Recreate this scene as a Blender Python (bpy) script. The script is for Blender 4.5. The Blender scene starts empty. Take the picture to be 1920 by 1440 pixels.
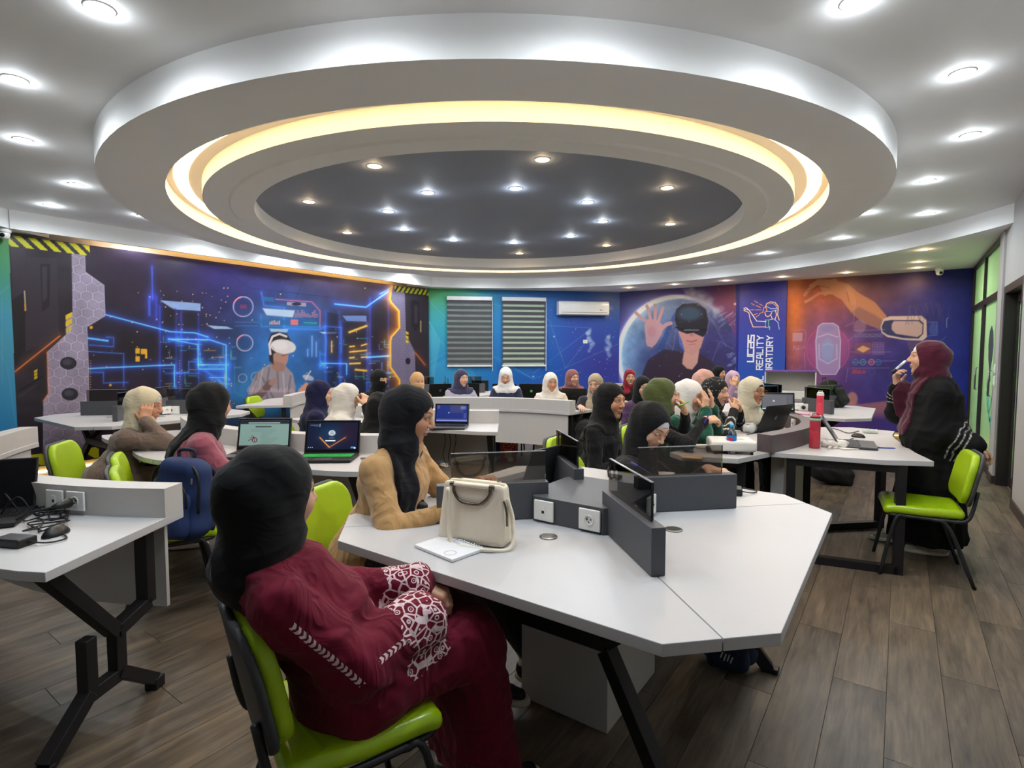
import bpy, math, random
import numpy as np
from mathutils import Vector, Matrix

scene = bpy.context.scene
COL = scene.collection

# ---------------------------------------------------------------- camera
FPX = 1020.0; HOR = 660.0; CAMZ = 1.47; YAW = math.radians(35.5)
PITCH = math.atan((720.0 - HOR) / FPX)
cam_d = bpy.data.cameras.new('camera')
cam_d.sensor_fit = 'HORIZONTAL'; cam_d.sensor_width = 36.0
cam_d.lens = FPX / 1920.0 * 36.0
cam_d.clip_start = 0.05; cam_d.clip_end = 100
cam = bpy.data.objects.new('camera', cam_d); COL.objects.link(cam)
cam.location = (0, 0, CAMZ)
cam.rotation_euler = (math.pi / 2 - PITCH, 0, YAW)
scene.camera = cam

# ---------------------------------------------------------------- world, exposure
world = bpy.data.worlds.new('world'); scene.world = world; world.use_nodes = True
world.node_tree.nodes['Background'].inputs[0].default_value = (0.75, 0.85, 1.0, 1)
world.node_tree.nodes['Background'].inputs[1].default_value = 0.6
scene.view_settings.view_transform = 'Standard'
scene.view_settings.look = 'None'
scene.view_settings.gamma = 1.0
scene.view_settings.use_curve_mapping = False
scene.view_settings.exposure = 0.15
W_COOL, W_WARM, W_INNER_C, W_INNER_W = 26.0, 13.0, 26.0, 13.0   # watts of the ceiling downlights
E_COVE = 5.0                                                 # LED strip in the ring
C_COOL = (0.86, 0.94, 1.0); C_WARM = (1.0, 0.74, 0.45)

cy = scene.cycles                                              # light bounces that an indoor scene needs, no more
cy.max_bounces = 6; cy.diffuse_bounces = 3; cy.glossy_bounces = 3; cy.transmission_bounces = 4; cy.transparent_max_bounces = 12
cy.caustics_reflective = False; cy.caustics_refractive = False; cy.sample_clamp_indirect = 4.0
cy.use_adaptive_sampling = True; cy.adaptive_threshold = 0.15; cy.adaptive_min_samples = 20

# ---------------------------------------------------------------- camera geometry helpers (pixel of the photo -> point in the room)
_fw = np.array([-math.sin(YAW) * math.cos(PITCH), math.cos(YAW) * math.cos(PITCH), -math.sin(PITCH)])
_rt = np.array([math.cos(YAW), math.sin(YAW), 0.0]); _up = np.cross(_rt, _fw)
_O = np.array([0, 0, CAMZ])
def ray(x, y): return _fw + _rt * (x - 960.0) / FPX + _up * (720.0 - y) / FPX
def at_z(x, y, z):
    d = ray(x, y); return _O + d * (z - CAMZ) / d[2]
def at_d(x, y, dep): return _O + ray(x, y) * dep
def proj(X):
    v = np.asarray(X, float) - _O; d = v @ _fw
    return 960 + FPX * (v @ _rt) / d, 720 - FPX * (v @ _up) / d, d

# ---------------------------------------------------------------- scene helpers
def tag(o, label=None, cat=None, group=None, kind=None):
    if label: o['label'] = label
    if cat: o['category'] = cat
    if group: o['group'] = group
    if kind: o['kind'] = kind
    return o
def empty(name, loc=(0, 0, 0), rz=0.0, parent=None):
    o = bpy.data.objects.new(name, None); COL.objects.link(o)
    o.empty_display_size = 0.1
    o.location = loc; o.rotation_euler = (0, 0, rz)
    if parent: o.parent = parent
    return o
def thing(name, label, cat, loc=(0, 0, 0), rz=0.0, group=None):
    return tag(empty(name, loc, rz), label, cat, group)
def copy_tree(o, parent=None):
    c = o.copy(); COL.objects.link(c)
    if parent is not None: c.parent = parent
    for ch in list(o.children): copy_tree(ch, c)
    return c

# ---------------------------------------------------------------- materials
def lin(c):
    c = np.asarray(c, float)
    return np.where(c <= 0.04045, c / 12.92, ((c + 0.055) / 1.055) ** 2.4)
def hexc(h):
    h = h.lstrip('#'); return tuple(int(h[i:i + 2], 16) / 255 for i in (0, 2, 4))
def rgb(c):
    if isinstance(c, str): c = hexc(c)
    return tuple(float(v) for v in lin(c)) + (1.0,)
class NT:
    def __init__(s, name):
        s.m = bpy.data.materials.new(name); s.m.use_nodes = True
        s.t = s.m.node_tree; s.b = s.t.nodes['Principled BSDF']
    def n(s, typ, **kw):
        x = s.t.nodes.new(typ)
        for k, v in kw.items():
            if k.startswith('_'): x.inputs[k[1:].replace('_', ' ')].default_value = v
            else: setattr(x, k, v)
        return x
    def l(s, a, b): s.t.links.new(a, b)
    def math(s, op, a, b=None, c=None, clamp=False):
        x = s.t.nodes.new('ShaderNodeMath'); x.operation = op; x.use_clamp = clamp
        for i, v in enumerate((a, b, c)):
            if v is None: continue
            if isinstance(v, (int, float)): x.inputs[i].default_value = v
            else: s.l(v, x.inputs[i])
        return x.outputs[0]
    def mix(s, f, a, b):
        x = s.t.nodes.new('ShaderNodeMix'); x.data_type = 'RGBA'
        for i, v in ((0, f), (6, a), (7, b)):
            if isinstance(v, (int, float)): x.inputs[i].default_value = v
            elif isinstance(v, tuple): x.inputs[i].default_value = v
            else: s.l(v, x.inputs[i])
        return x.outputs[2]
    def set(s, **kw):
        for k, v in kw.items():
            s.b.inputs[k.replace('_', ' ')].default_value = v
_mats = {}
def M(name, col='#808080', rough=0.5, metal=0.0, spec=0.4, var=0.06, scale=25.0, bump=0.0, bscale=80.0, emit=None, estr=0.0, coat=0.0, stretch=None):
    """plain procedural material: base colour with a fine noise variation, optional bump"""
    if name in _mats: return _mats[name]
    t = NT(name); c = rgb(col)
    t.set(Roughness=rough, Metallic=metal); t.b.inputs['Specular IOR Level'].default_value = spec
    if coat: t.b.inputs['Coat Weight'].default_value = coat
    tc = t.n('ShaderNodeTexCoord'); src = tc.outputs['Object']
    if stretch:
        mp = t.n('ShaderNodeMapping'); mp.inputs['Scale'].default_value = stretch
        t.l(src, mp.inputs['Vector']); src = mp.outputs['Vector']
    nz = t.n('ShaderNodeTexNoise', _Scale=scale, _Detail=3.0); t.l(src, nz.inputs['Vector'])
    lo = tuple(v * (1 - var) for v in c[:3]) + (1,); hi = tuple(min(1, v * (1 + var)) for v in c[:3]) + (1,)
    t.l(t.mix(nz.outputs['Fac'], lo, hi), t.b.inputs['Base Color'])
    if bump:
        nb = t.n('ShaderNodeTexNoise', _Scale=bscale, _Detail=2.0); t.l(src, nb.inputs['Vector'])
        bp = t.n('ShaderNodeBump', _Strength=bump, _Distance=0.004); t.l(nb.outputs['Fac'], bp.inputs['Height'])
        t.l(bp.outputs['Normal'], t.b.inputs['Normal'])
    if emit:
        t.b.inputs['Emission Color'].default_value = rgb(emit); t.b.inputs['Emission Strength'].default_value = estr
    _mats[name] = t.m; return t.m
def M_attr(name, attr='Col', rough=0.5, spec=0.35, emit=0.0, bump=0.0, bscale=300, sheen=0.0, sss=0.0):
    """colour read from a colour attribute (print, skin) with fine noise variation"""
    if name in _mats: return _mats[name]
    t = NT(name); t.set(Roughness=rough); t.b.inputs['Specular IOR Level'].default_value = spec
    a = t.n('ShaderNodeAttribute', attribute_name=attr)
    nz = t.n('ShaderNodeTexNoise', _Scale=60.0); tc = t.n('ShaderNodeTexCoord'); t.l(tc.outputs['Object'], nz.inputs['Vector'])
    mul = t.math('MULTIPLY_ADD', nz.outputs['Fac'], 0.10, 0.95)
    v = t.n('ShaderNodeVectorMath', operation='SCALE'); t.l(a.outputs['Color'], v.inputs[0]); t.l(mul, v.inputs['Scale'])
    t.l(v.outputs['Vector'], t.b.inputs['Base Color'])
    if sss:
        t.b.inputs['Subsurface Weight'].default_value = sss; t.b.inputs['Subsurface Radius'].default_value = (0.012, 0.005, 0.003)
        t.b.inputs['Subsurface Scale'].default_value = 0.6
    if emit:
        t.l(a.outputs['Color'], t.b.inputs['Emission Color']); t.b.inputs['Emission Strength'].default_value = emit
    if bump:
        nb = t.n('ShaderNodeTexNoise', _Scale=bscale, _Detail=2.0); t.l(tc.outputs['Object'], nb.inputs['Vector'])
        bp = t.n('ShaderNodeBump', _Strength=bump, _Distance=0.002); t.l(nb.outputs['Fac'], bp.inputs['Height'])
        t.l(bp.outputs['Normal'], t.b.inputs['Normal'])
    _mats[name] = t.m; return t.m
def M_emit(name, col, strength):
    if name in _mats: return _mats[name]
    t = NT(name); c = rgb(col); t.set(Roughness=0.4); t.b.inputs['Base Color'].default_value = c
    t.b.inputs['Emission Color'].default_value = c; t.b.inputs['Emission Strength'].default_value = strength
    _mats[name] = t.m; return t.m
def M_glass(name, col, alpha_mix=0.3, rough=0.02):
    """thin pane: tinted see-through mixed with a mirror-like reflection (Fresnel)"""
    if name in _mats: return _mats[name]
    t = NT(name); t.t.nodes.remove(t.b)
    out = [n for n in t.t.nodes if n.type == 'OUTPUT_MATERIAL'][0]
    tr = t.n('ShaderNodeBsdfTransparent'); tr.inputs['Color'].default_value = rgb(col)
    gl = t.n('ShaderNodeBsdfGlossy', _Roughness=rough); gl.inputs['Color'].default_value = (1, 1, 1, 1)
    fr = t.n('ShaderNodeFresnel', _IOR=1.5)
    nz = t.n('ShaderNodeTexNoise', _Scale=3.0)
    f = t.math('MULTIPLY_ADD', fr.outputs[0], 1.0, alpha_mix * 0.1)
    f = t.math('ADD', f, t.math('MULTIPLY', nz.outputs['Fac'], 0.004), clamp=True)
    mx = t.n('ShaderNodeMixShader'); t.l(f, mx.inputs[0]); t.l(tr.outputs[0], mx.inputs[1]); t.l(gl.outputs[0], mx.inputs[2])
    t.l(mx.outputs[0], out.inputs[0]); _mats[name] = t.m; return t.m

# ---------------------------------------------------------------- mesh helpers
def mesh_obj(name, V, Fc, mat=None, parent=None, smooth=False, cols=None):
    me = bpy.data.meshes.new(name)
    if isinstance(Fc, np.ndarray):
        V = np.asarray(V, np.float32); nf, k = Fc.shape
        me.vertices.add(len(V)); me.vertices.foreach_set('co', V.ravel())
        me.loops.add(nf * k); me.loops.foreach_set('vertex_index', Fc.astype(np.int32).ravel())
        me.polygons.add(nf); me.polygons.foreach_set('loop_start', np.arange(0, nf * k, k, dtype=np.int32))
        me.update(calc_edges=True)
    else:
        me.from_pydata([tuple(map(float, v)) for v in V], [], Fc)
    if smooth: me.polygons.foreach_set('use_smooth', np.ones(len(me.polygons), bool))
    if cols is not None:
        a = me.color_attributes.new('Col', 'FLOAT_COLOR', 'POINT')
        c4 = np.ones((len(me.vertices), 4), np.float32); c4[:, :3] = cols
        a.data.foreach_set('color', c4.ravel())
    o = bpy.data.objects.new(name, me); COL.objects.link(o)
    if mat: me.materials.append(mat)
    if parent: o.parent = parent
    return o
def fattr(o, name, vals):
    a = o.data.attributes.new(name, 'FLOAT', 'POINT'); a.data.foreach_set('value', np.asarray(vals, np.float32))
class MB:
    """collects simple solids into one mesh"""
    def __init__(s): s.V = []; s.F = []
    def add(s, V, Fc):
        b = len(s.V); s.V += [tuple(v) for v in V]; s.F += [tuple(i + b for i in f) for f in Fc]; return s
    def box(s, c, d, rz=0.0, rot=None):
        hx, hy, hz = d[0] / 2, d[1] / 2, d[2] / 2
        P = [(x, y, z) for z in (-hz, hz) for y in (-hy, hy) for x in (-hx, hx)]
        R = rot if rot is not None else Matrix.Rotation(rz, 3, 'Z')
        V = [tuple(R @ Vector(p) + Vector(c)) for p in P]
        return s.add(V, [(0, 2, 3, 1), (4, 5, 7, 6), (0, 1, 5, 4), (2, 6, 7, 3), (0, 4, 6, 2), (1, 3, 7, 5)])
    def box2(s, lo, hi):
        return s.box([(a + b) / 2 for a, b in zip(lo, hi)], [b - a for a, b in zip(lo, hi)])
    def bar(s, a, b, w, h, upv=(0, 0, 1)):
        a, b = Vector(a), Vector(b); d = (b - a); L = d.length; d.normalize()
        u = Vector(upv)
        if abs(u.dot(d)) > 0.98: u = Vector((1, 0, 0))
        x = d.cross(u).normalized(); z = x.cross(d)
        R = Matrix((x, d, z)).transposed()
        return s.box((a + b) / 2, (w, L, h), rot=R)
    def prism(s, poly, z0, z1):
        n = len(poly)
        V = [(p[0], p[1], z0) for p in poly] + [(p[0], p[1], z1) for p in poly]
        F = [tuple(range(n - 1, -1, -1)), tuple(range(n, 2 * n))]
        F += [(i, (i + 1) % n, n + (i + 1) % n, n + i) for i in range(n)]
        return s.add(V, F)
    def tube(s, path, r, n=8, closed=False, caps=True):
        P = [Vector(p) for p in path]; m = len(P); rs = r if isinstance(r, (list, tuple)) else [r] * m
        V = []; F = []; prev = None
        for i in range(m):
            if closed: t = P[(i + 1) % m] - P[i - 1]
            else: t = P[min(i + 1, m - 1)] - P[max(i - 1, 0)]
            t.normalize()
            if prev is None:
                u = Vector((0, 0, 1)) if abs(t.z) < 0.9 else Vector((1, 0, 0))
                x = t.cross(u).normalized()
            else:
                x = (prev - t * prev.dot(t)).normalized()
            prev = x; y = t.cross(x)
            for k in range(n):
                a = 2 * math.pi * k / n
                V.append(tuple(P[i] + (x * math.cos(a) + y * math.sin(a)) * rs[i]))
        for i in range(m if closed else m - 1):
            j = (i + 1) % m
            for k in range(n):
                F.append((i * n + k, i * n + (k + 1) % n, j * n + (k + 1) % n, j * n + k))
        if caps and not closed:
            F.append(tuple(range(n - 1, -1, -1))); F.append(tuple((m - 1) * n + k for k in range(n)))
        return s.add(V, F)
    def lathe(s, prof, n=24, c=(0, 0, 0), closed=False, caps=True):
        V = []; F = []; m = len(prof)
        for r, z in prof:
            for k in range(n):
                a = 2 * math.pi * k / n
                V.append((c[0] + r * math.cos(a), c[1] + r * math.sin(a), c[2] + z))
        for i in range(m if closed else m - 1):
            j = (i + 1) % m
            for k in range(n):
                F.append((i * n + k, i * n + (k + 1) % n, j * n + (k + 1) % n, j * n + k))
        if caps and not closed:
            if prof[0][0] > 1e-6: F.append(tuple(range(n - 1, -1, -1)))
            if prof[-1][0] > 1e-6: F.append(tuple((m - 1) * n + k for k in range(n)))
        return s.add(V, F)
    def xform(s, mat):
        s.V = [tuple(mat @ Vector(v)) for v in s.V]; return s
    def obj(s, name, mat=None, parent=None, smooth=False, bevel=0.0, loc=None, seg=2):
        o = mesh_obj(name, s.V, s.F, mat, parent)
        if smooth:
            o.data.polygons.foreach_set('use_smooth', np.ones(len(o.data.polygons), bool))
        if bevel:
            b = o.modifiers.new('bevel', 'BEVEL'); b.width = bevel; b.segments = seg; b.limit_method = 'ANGLE'; b.angle_limit = 0.6
            o.data.polygons.foreach_set('use_smooth', np.ones(len(o.data.polygons), bool))
            w = o.modifiers.new('wn', 'WEIGHTED_NORMAL')
        if loc is not None: o.location = loc
        return o
def smooth_path(pts, n=8):
    """Catmull-Rom through the points"""
    P = [np.array(p, float) for p in pts]; P = [2 * P[0] - P[1]] + P + [2 * P[-1] - P[-2]]; out = []
    for i in range(1, len(P) - 2):
        for k in range(n):
            t = k / n; a, b, c, d = P[i - 1:i + 3]
            out.append(tuple(0.5 * ((2 * b) + (c - a) * t + (2 * a - 5 * b + 4 * c - d) * t * t + (3 * b - a - 3 * c + d) * t ** 3)))
    out.append(tuple(P[-2])); return out

# ---------------------------------------------------------------- signed distance modelling (organic shapes)
def V3(*a): return np.array(a, np.float32)
def smin(a, b, k):
    h = np.clip(0.5 + 0.5 * (b - a) / k, 0, 1); return b * (1 - h) + a * h - k * h * (1 - h)
def smax(a, b, k): return -smin(-a, -b, k)
def cone(p, a, b, ra, rb, sx=1.0):
    """round cone from a to b"""
    a = np.asarray(a, np.float32); b = np.asarray(b, np.float32)
    if sx != 1.0:
        s = np.array([sx, 1, 1], np.float32); p = p * s; a = a * s; b = b * s
    ab = b - a; L = float(ab @ ab) + 1e-9
    pa = p - a; t = np.clip((pa @ ab) / L, 0, 1)
    d = pa - t[..., None] * ab
    return np.sqrt((d * d).sum(-1)) - (ra + (rb - ra) * t)
def ell(p, c, r):
    q = (p - np.asarray(c, np.float32)); r = np.asarray(r, np.float32)
    k0 = np.sqrt(((q / r) ** 2).sum(-1)); k1 = np.sqrt(((q / (r * r)) ** 2).sum(-1)) + 1e-9
    return k0 * (k0 - 1) / k1
def rbox(p, c, h, r):
    q = np.abs(p - np.asarray(c, np.float32)) - (np.asarray(h, np.float32) - r)
    return np.sqrt((np.maximum(q, 0) ** 2).sum(-1)) + np.minimum(q.max(-1), 0) - r
def folds(p, amp, f=(9.0, 6.0), seed=0.0):
    """cheap cloth wrinkles"""
    x, y, z = p[..., 0], p[..., 1], p[..., 2]
    a = 2 * np.abs(np.sin(f[0] * .6 * (z * 2.2 + x * 1.3 + y * 0.9) + 1.6 * np.sin(f[1] * (x - z * 0.7 + y * 1.1) + seed) + seed)) - 1.2
    b = np.sin(f[0] * 1.9 * (z * 0.8 - x * 1.6 + y * 1.2) + 1.7 * np.sin(f[1] * 1.3 * (y + z) + seed * 2) + 1.3 * seed)
    return amp * (0.65 * a + 0.3 * b)
def nets(f, lo, hi, h, refine=True):
    lo = np.asarray(lo, np.float32) - 1.5 * h; hi = np.asarray(hi, np.float32) + 1.5 * h
    n = np.ceil((hi - lo) / h).astype(int) + 1
    ax = [lo[i] + h * np.arange(n[i], dtype=np.float32) for i in range(3)]
    # coarse pass: only evaluate blocks near the surface
    st = 5
    val = np.full(n, 1.0, np.float32)
    cidx = [np.arange(0, n[i], st) for i in range(3)]
    cc = [np.minimum(ax[i][c] + h * (st - 1) / 2, hi[i] + h) for i, c in enumerate(cidx)]
    G = np.stack(np.meshgrid(*cc, indexing='ij'), -1)
    cv = f(G); rad = h * st * 0.87 * 1.35 + 0.012
    blocks = np.argwhere(np.abs(cv) < rad)
    sgn = np.sign(cv)
    # fill far blocks with their sign
    full = np.repeat(np.repeat(np.repeat(sgn, st, 0), st, 1), st, 2)[:n[0], :n[1], :n[2]]
    val[:] = full * 1.0
    off = np.stack(np.meshgrid(*[np.arange(st)] * 3, indexing='ij'), -1).reshape(-1, 3)
    I = (blocks[:, None, :] * st + off[None]).reshape(-1, 3)
    I = I[(I < n).all(1)]
    for s in range(0, len(I), 400000):
        J = I[s:s + 400000]; P = lo + J.astype(np.float32) * h
        val[J[:, 0], J[:, 1], J[:, 2]] = f(P)
    S = val < 0
    cs = np.zeros(tuple(n - 1) + (3,), np.float32); cn = np.zeros(tuple(n - 1), np.float32)
    quads = []; idx = np.arange(np.prod(n - 1)).reshape(n - 1)
    for a in range(3):
        s0 = [slice(None)] * 3; s1 = [slice(None)] * 3; s0[a] = slice(0, -1); s1[a] = slice(1, None)
        v0, v1 = val[tuple(s0)], val[tuple(s1)]; m = S[tuple(s0)] != S[tuple(s1)]
        E = np.argwhere(m)
        if not len(E): continue
        x0 = v0[m]; x1 = v1[m]; t = x0 / (x0 - x1)
        pos = E.astype(np.float32); pos[:, a] += t
        b, c = [(1, 2), (2, 0), (0, 1)][a]
        ok = (E[:, b] > 0) & (E[:, c] > 0) & (E[:, b] < n[b] - 1) & (E[:, c] < n[c] - 1)
        E = E[ok]; pos = pos[ok]; neg = (x0 < 0)[ok]
        ids = []
        for db, dc in ((0, 0), (-1, 0), (-1, -1), (0, -1)):
            C = E.copy(); C[:, b] += db; C[:, c] += dc
            fl = idx[C[:, 0], C[:, 1], C[:, 2]]; ids.append(fl)
            np.add.at(cn.reshape(-1), fl, 1); np.add.at(cs.reshape(-1, 3), fl, pos)
        q = np.stack(ids, 1); q[~neg] = q[~neg][:, ::-1]
        quads.append(q)
    Q = np.concatenate(quads); used, inv = np.unique(Q.ravel(), return_inverse=True)
    V = cs.reshape(-1, 3)[used] / cn.reshape(-1)[used][:, None]
    V = lo + V * h; Q = inv.reshape(Q.shape)
    if refine:
        e = h * 0.5
        f0 = f(V)
        g = np.stack([(f(V + d) - f0) / e for d in np.eye(3, dtype=np.float32) * e], -1)
        g2 = (g * g).sum(-1) + 1e-6; dv = (f0 / np.maximum(g2, 0.25))[:, None] * g
        L = np.sqrt((dv * dv).sum(-1, keepdims=True)) + 1e-9
        V = V - dv * np.minimum(1, h * 0.5 / L)
    return V.astype(np.float32), Q
def join(parts):
    Vs = []; Fs = []; b = 0
    for V, Q in parts:
        Vs.append(V); Fs.append(Q + b); b += len(V)
    return np.concatenate(Vs), np.concatenate(Fs)

def bridge(V, Q, ia, ib, way, r=.010):
    """joins two closed islands of a quad mesh with a four-sided limb through the way points (faces ia and ib are opened)"""
    qa, qb = Q[ia], Q[ib]; rings = [qa]; newV = []; n = len(V)
    pts = [V[qa].mean(0)] + [np.asarray(w, np.float32) for w in way] + [V[qb].mean(0)]
    ref = V[qa] - pts[0]
    for i in range(1, len(pts) - 1):
        t = pts[i + 1] - pts[i - 1]; t = t / (np.linalg.norm(t) + 1e-9)
        o = ref - np.outer(ref @ t, t); o = o / (np.linalg.norm(o, axis=1, keepdims=True) + 1e-9) * r
        newV.append(pts[i] + o); rings.append(np.arange(n, n + 4)); n += 4; ref = o
    rb = qb[::-1]; best = min(range(4), key=lambda k: np.linalg.norm((V[np.roll(rb, k)] - pts[-1]) - ref))
    rings.append(np.roll(rb, best)); F = []
    for a, b in zip(rings[:-1], rings[1:]):
        for k in range(4): F.append((a[k], a[(k + 1) % 4], b[(k + 1) % 4], b[k]))
    keep = np.ones(len(Q), bool); keep[[ia, ib]] = False
    return (np.concatenate([V] + [np.asarray(v, np.float32) for v in newV]) if newV else V), Q, keep, np.array(F)
# ================================================================= people
SKIN = {'a': '#c9977a', 'b': '#c08c6d', 'c': '#d2a488', 'd': '#8f5f45'}
def rotm(yaw, pitch, roll):
    """head turn: yaw to the person's left (+), pitch down (+), roll to the right (+)"""
    return np.array(Matrix.Rotation(yaw, 3, 'Z') @ Matrix.Rotation(-pitch, 3, 'X') @ Matrix.Rotation(roll, 3, 'Y'), np.float32)
def head_f(q, far=False):
    d = ell(q, (0, -.012, .035), (.073, .092, .083))
    d = smin(d, ell(q, (0, .016, -.03), (.061, .068, .086)), .035)
    d = smin(d, cone(q, (0, .03, -.066), (0, .060, -.098), .044, .019), .03)
    ax = np.abs(q[..., 0]); m = np.stack([ax, q[..., 1], q[..., 2]], -1)
    d = smin(d, ell(m, (.036, .056, -.022), (.024, .026, .026)), .03)
    d = smin(d, cone(m, (.0, .080, .030), (.042, .068, .030), .012, .011), .02)
    d = smax(d, -ell(m, (.032, .102, .011), (.020, .021, .012)), .012)
    d = smin(d, ell(m, (.031, .0745, .011), (.0155, .0135, .0105)), .004)
    d = smin(d, cone(q, (0, .083, .018), (0, .105, -.020), .0075, .0115), .012)
    d = smin(d, ell(m, (.010, .095, -.025), (.0085, .010, .0075)), .007)
    d = smin(d, ell(q, (0, .0835, -.0525), (.022, .0105, .0056)), .006)
    d = smin(d, ell(q, (0, .0815, -.0635), (.018, .0105, .0066)), .006)
    d = smin(d, cone(q, (0, -.02, -.05), (0, -.03, -.21), .050, .056), .03)
    return d
def head_cols(q, skin, down=False, niq=False):
    base = lin(hexc(SKIN.get(skin, skin))); n = len(q)
    c = np.tile(base, (n, 1)); x, y, z = q[:, 0], q[:, 1], q[:, 2]; ax = np.abs(x)
    blush = np.exp(-(((ax - .038) / .02) ** 2 + ((z + .02) / .02) ** 2)) * (y > .03) * .35
    c = c * (1 - blush[:, None] * np.array([0.0, .35, .3]))
    lp = np.clip(1.6 - 1.6 * np.sqrt((x / .0255) ** 2 + ((z + .058) / .0125) ** 2), 0, 1) * (y > .075)
    c = c * (1 - lp[:, None]) + np.array(lin(hexc('#b0686a'))) * lp[:, None]
    f = y > .055
    if down: ew = np.zeros(n)
    else: ew = np.clip(3 * (1 - ((ax - .031) / .0155) ** 2 - np.abs(z - .011) / .0070), 0, 1) * f
    c = c * (1 - ew[:, None]) + np.array([.62, .6, .58]) * ew[:, None]
    ir = np.clip(3 * (1.0 - np.sqrt((ax - .031) ** 2 + (z - .0115) ** 2) / .0062), 0, 1) * (ew > .2)
    c = c * (1 - ir[:, None]) + np.array([.02, .012, .008]) * ir[:, None]
    lz = .0185 - .0075 * ((ax - .031) / .0165) ** 2 if not down else .006 + .004 * ((ax - .031) / .0165) ** 2
    la = np.clip(1.5 - np.abs(z - lz) / .0028, 0, 1) * (np.abs(ax - .031) < .018) * f
    c = c * (1 - .85 * la[:, None]) + np.array([.015, .01, .01]) * .85 * la[:, None]
    bz = .0335 + .005 * (1 - ((ax - .036) / .022) ** 2)
    br = np.clip(1.6 - np.abs(z - bz) / .0030, 0, 1) * (ax > .012) * (ax < .054) * f
    c = c * (1 - .85 * br[:, None]) + np.array([.02, .013, .01]) * .85 * br[:, None]
    return c
def hijab_cap(q, style, op):
    """wrapped scarf around the head in head coordinates; op = half width, half height, centre height of the face opening"""
    g = .002
    d = ell(q, (0, -.018, .034), (.087 + g, .108 + g, .094 + g))
    d = smin(d, ell(q, (0, .000, -.035), (.080, .080, .098)), .03)
    d = smin(d, ell(q, (0, .012, -.102), (.070, .072, .048)), .03)
    if style.get('bun', True): d = smin(d, ell(q, (0, -.088, .0), (.060, .055, .065)), .04)
    a, b, zc = op
    x, y, z = q[..., 0], q[..., 1], q[..., 2]
    sp = style.get('seed', 0.0)
    d = d + .0028 * np.sin(70 * (z * .55 + y * .8) + 2.0 * np.sin(16 * x + sp) + sp) * np.clip((.05 - y) / .06, 0, 1) \
          + .0022 * np.sin(95 * (y * .35 - z * .9) + 9 * np.abs(x) * 4 + sp) * np.clip((-z) / .06, 0, 1)
    e = (np.sqrt((x / a) ** 2 + ((z - zc) / b) ** 2) - 1) * min(a, b)
    cav = smax(e, -(y - .012), .012)
    return smax(d, -cav, .007)
def hand_f(p, W, d, n, side, curl, spread=0.25, thumb=0.35):
    d = np.asarray(d, np.float32); d = d / np.linalg.norm(d); n = np.asarray(n, np.float32); n = n - d * (n @ d); n = n / np.linalg.norm(n)
    s = np.cross(d, n) * side
    R = np.stack([d, s, n], 0); q = (p - np.asarray(W, np.float32)) @ R.T
    f = rbox(q, (.048, 0, 0), (.046, .039, .0135), .0125)
    f = smin(f, cone(q, (-.012, 0, 0), (.02, 0, 0), .024, .024), .02)
    curls = curl if isinstance(curl, (list, tuple)) else [curl] * 4
    for i, (v, L) in enumerate(((.029, .070), (.0098, .078), (-.0098, .073), (-.028, .058))):
        a = 0.0; P = np.array([.086 - .004 * abs(i - 1), v, 0], np.float32); az = spread * (1.2 - i) * .35
        for k, fr in enumerate((.44, .31, .25)):
            a += curls[i] * (.8, 1.0, .7)[k]
            Q = P + L * fr * np.array([math.cos(a) * math.cos(az), math.cos(a) * math.sin(az) if k == 0 else 0, math.sin(a)], np.float32)
            r0 = (.0092, .0084, .0076)[k]; c = cone(q, P, Q, r0, r0 - .0009)
            f = smin(f, c, .004 if k else .010); P = Q
    T = np.array([.016, .034, .004], np.float32); T1 = T + .040 * np.array([.72, .62, thumb], np.float32); T2 = T1 + .032 * np.array([.9, .1, thumb + .25], np.float32)
    f = smin(f, cone(q, T, T1, .0125, .0100), .012); f = smin(f, cone(q, T1, T2, .0100, .0078), .004)
    return f
def ik(S, T, l1, l2, pole):
    S, T = np.asarray(S, float), np.asarray(T, float); v = T - S; L = np.linalg.norm(v)
    if L > (l1 + l2) * .995: T = S + v / L * (l1 + l2) * .995; v = T - S; L = np.linalg.norm(v)
    L = max(L, abs(l1 - l2) + .01); u = v / np.linalg.norm(v)
    a = (l1 * l1 - l2 * l2 + L * L) / (2 * L); h = math.sqrt(max(l1 * l1 - a * a, 0))
    p = np.asarray(pole, float); p = p - u * (p @ u); p = p / (np.linalg.norm(p) + 1e-9)
    return S + u * a + p * h, T
def shoe_f(p, A, d, up=(0, 0, 1)):
    """shoe with the ankle at A (local), toe direction d"""
    d = np.asarray(d, np.float32); d = d / np.linalg.norm(d); u = np.asarray(up, np.float32); u = u - d * (u @ d); u /= np.linalg.norm(u)
    s = np.cross(d, u); R = np.stack([s, d, u], 0); q = (p - np.asarray(A, np.float32)) @ R.T
    return q
def shoe_upper(q):
    f = cone(q, (0, -.035, -.045), (0, .10, -.058), .040, .030)
    f = smin(f, cone(q, (0, .10, -.058), (0, .155, -.062), .032, .027), .02)
    f = smin(f, cone(q, (0, -.02, -.05), (0, -.015, .0), .040, .040), .03)
    return smax(f, -(q[..., 2] + .075), .004)
def shoe_sole(q):
    x, y, z = q[..., 0], q[..., 1], q[..., 2]
    w = .044 + .004 * np.sin((y + .05) * 14)
    f = np.sqrt((x / w) ** 2 + (((y - .06) / .142)) ** 4) - 1
    return smax(f * .035, np.abs(z + .080) - .014, .006)
PEOPLE = {}
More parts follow.
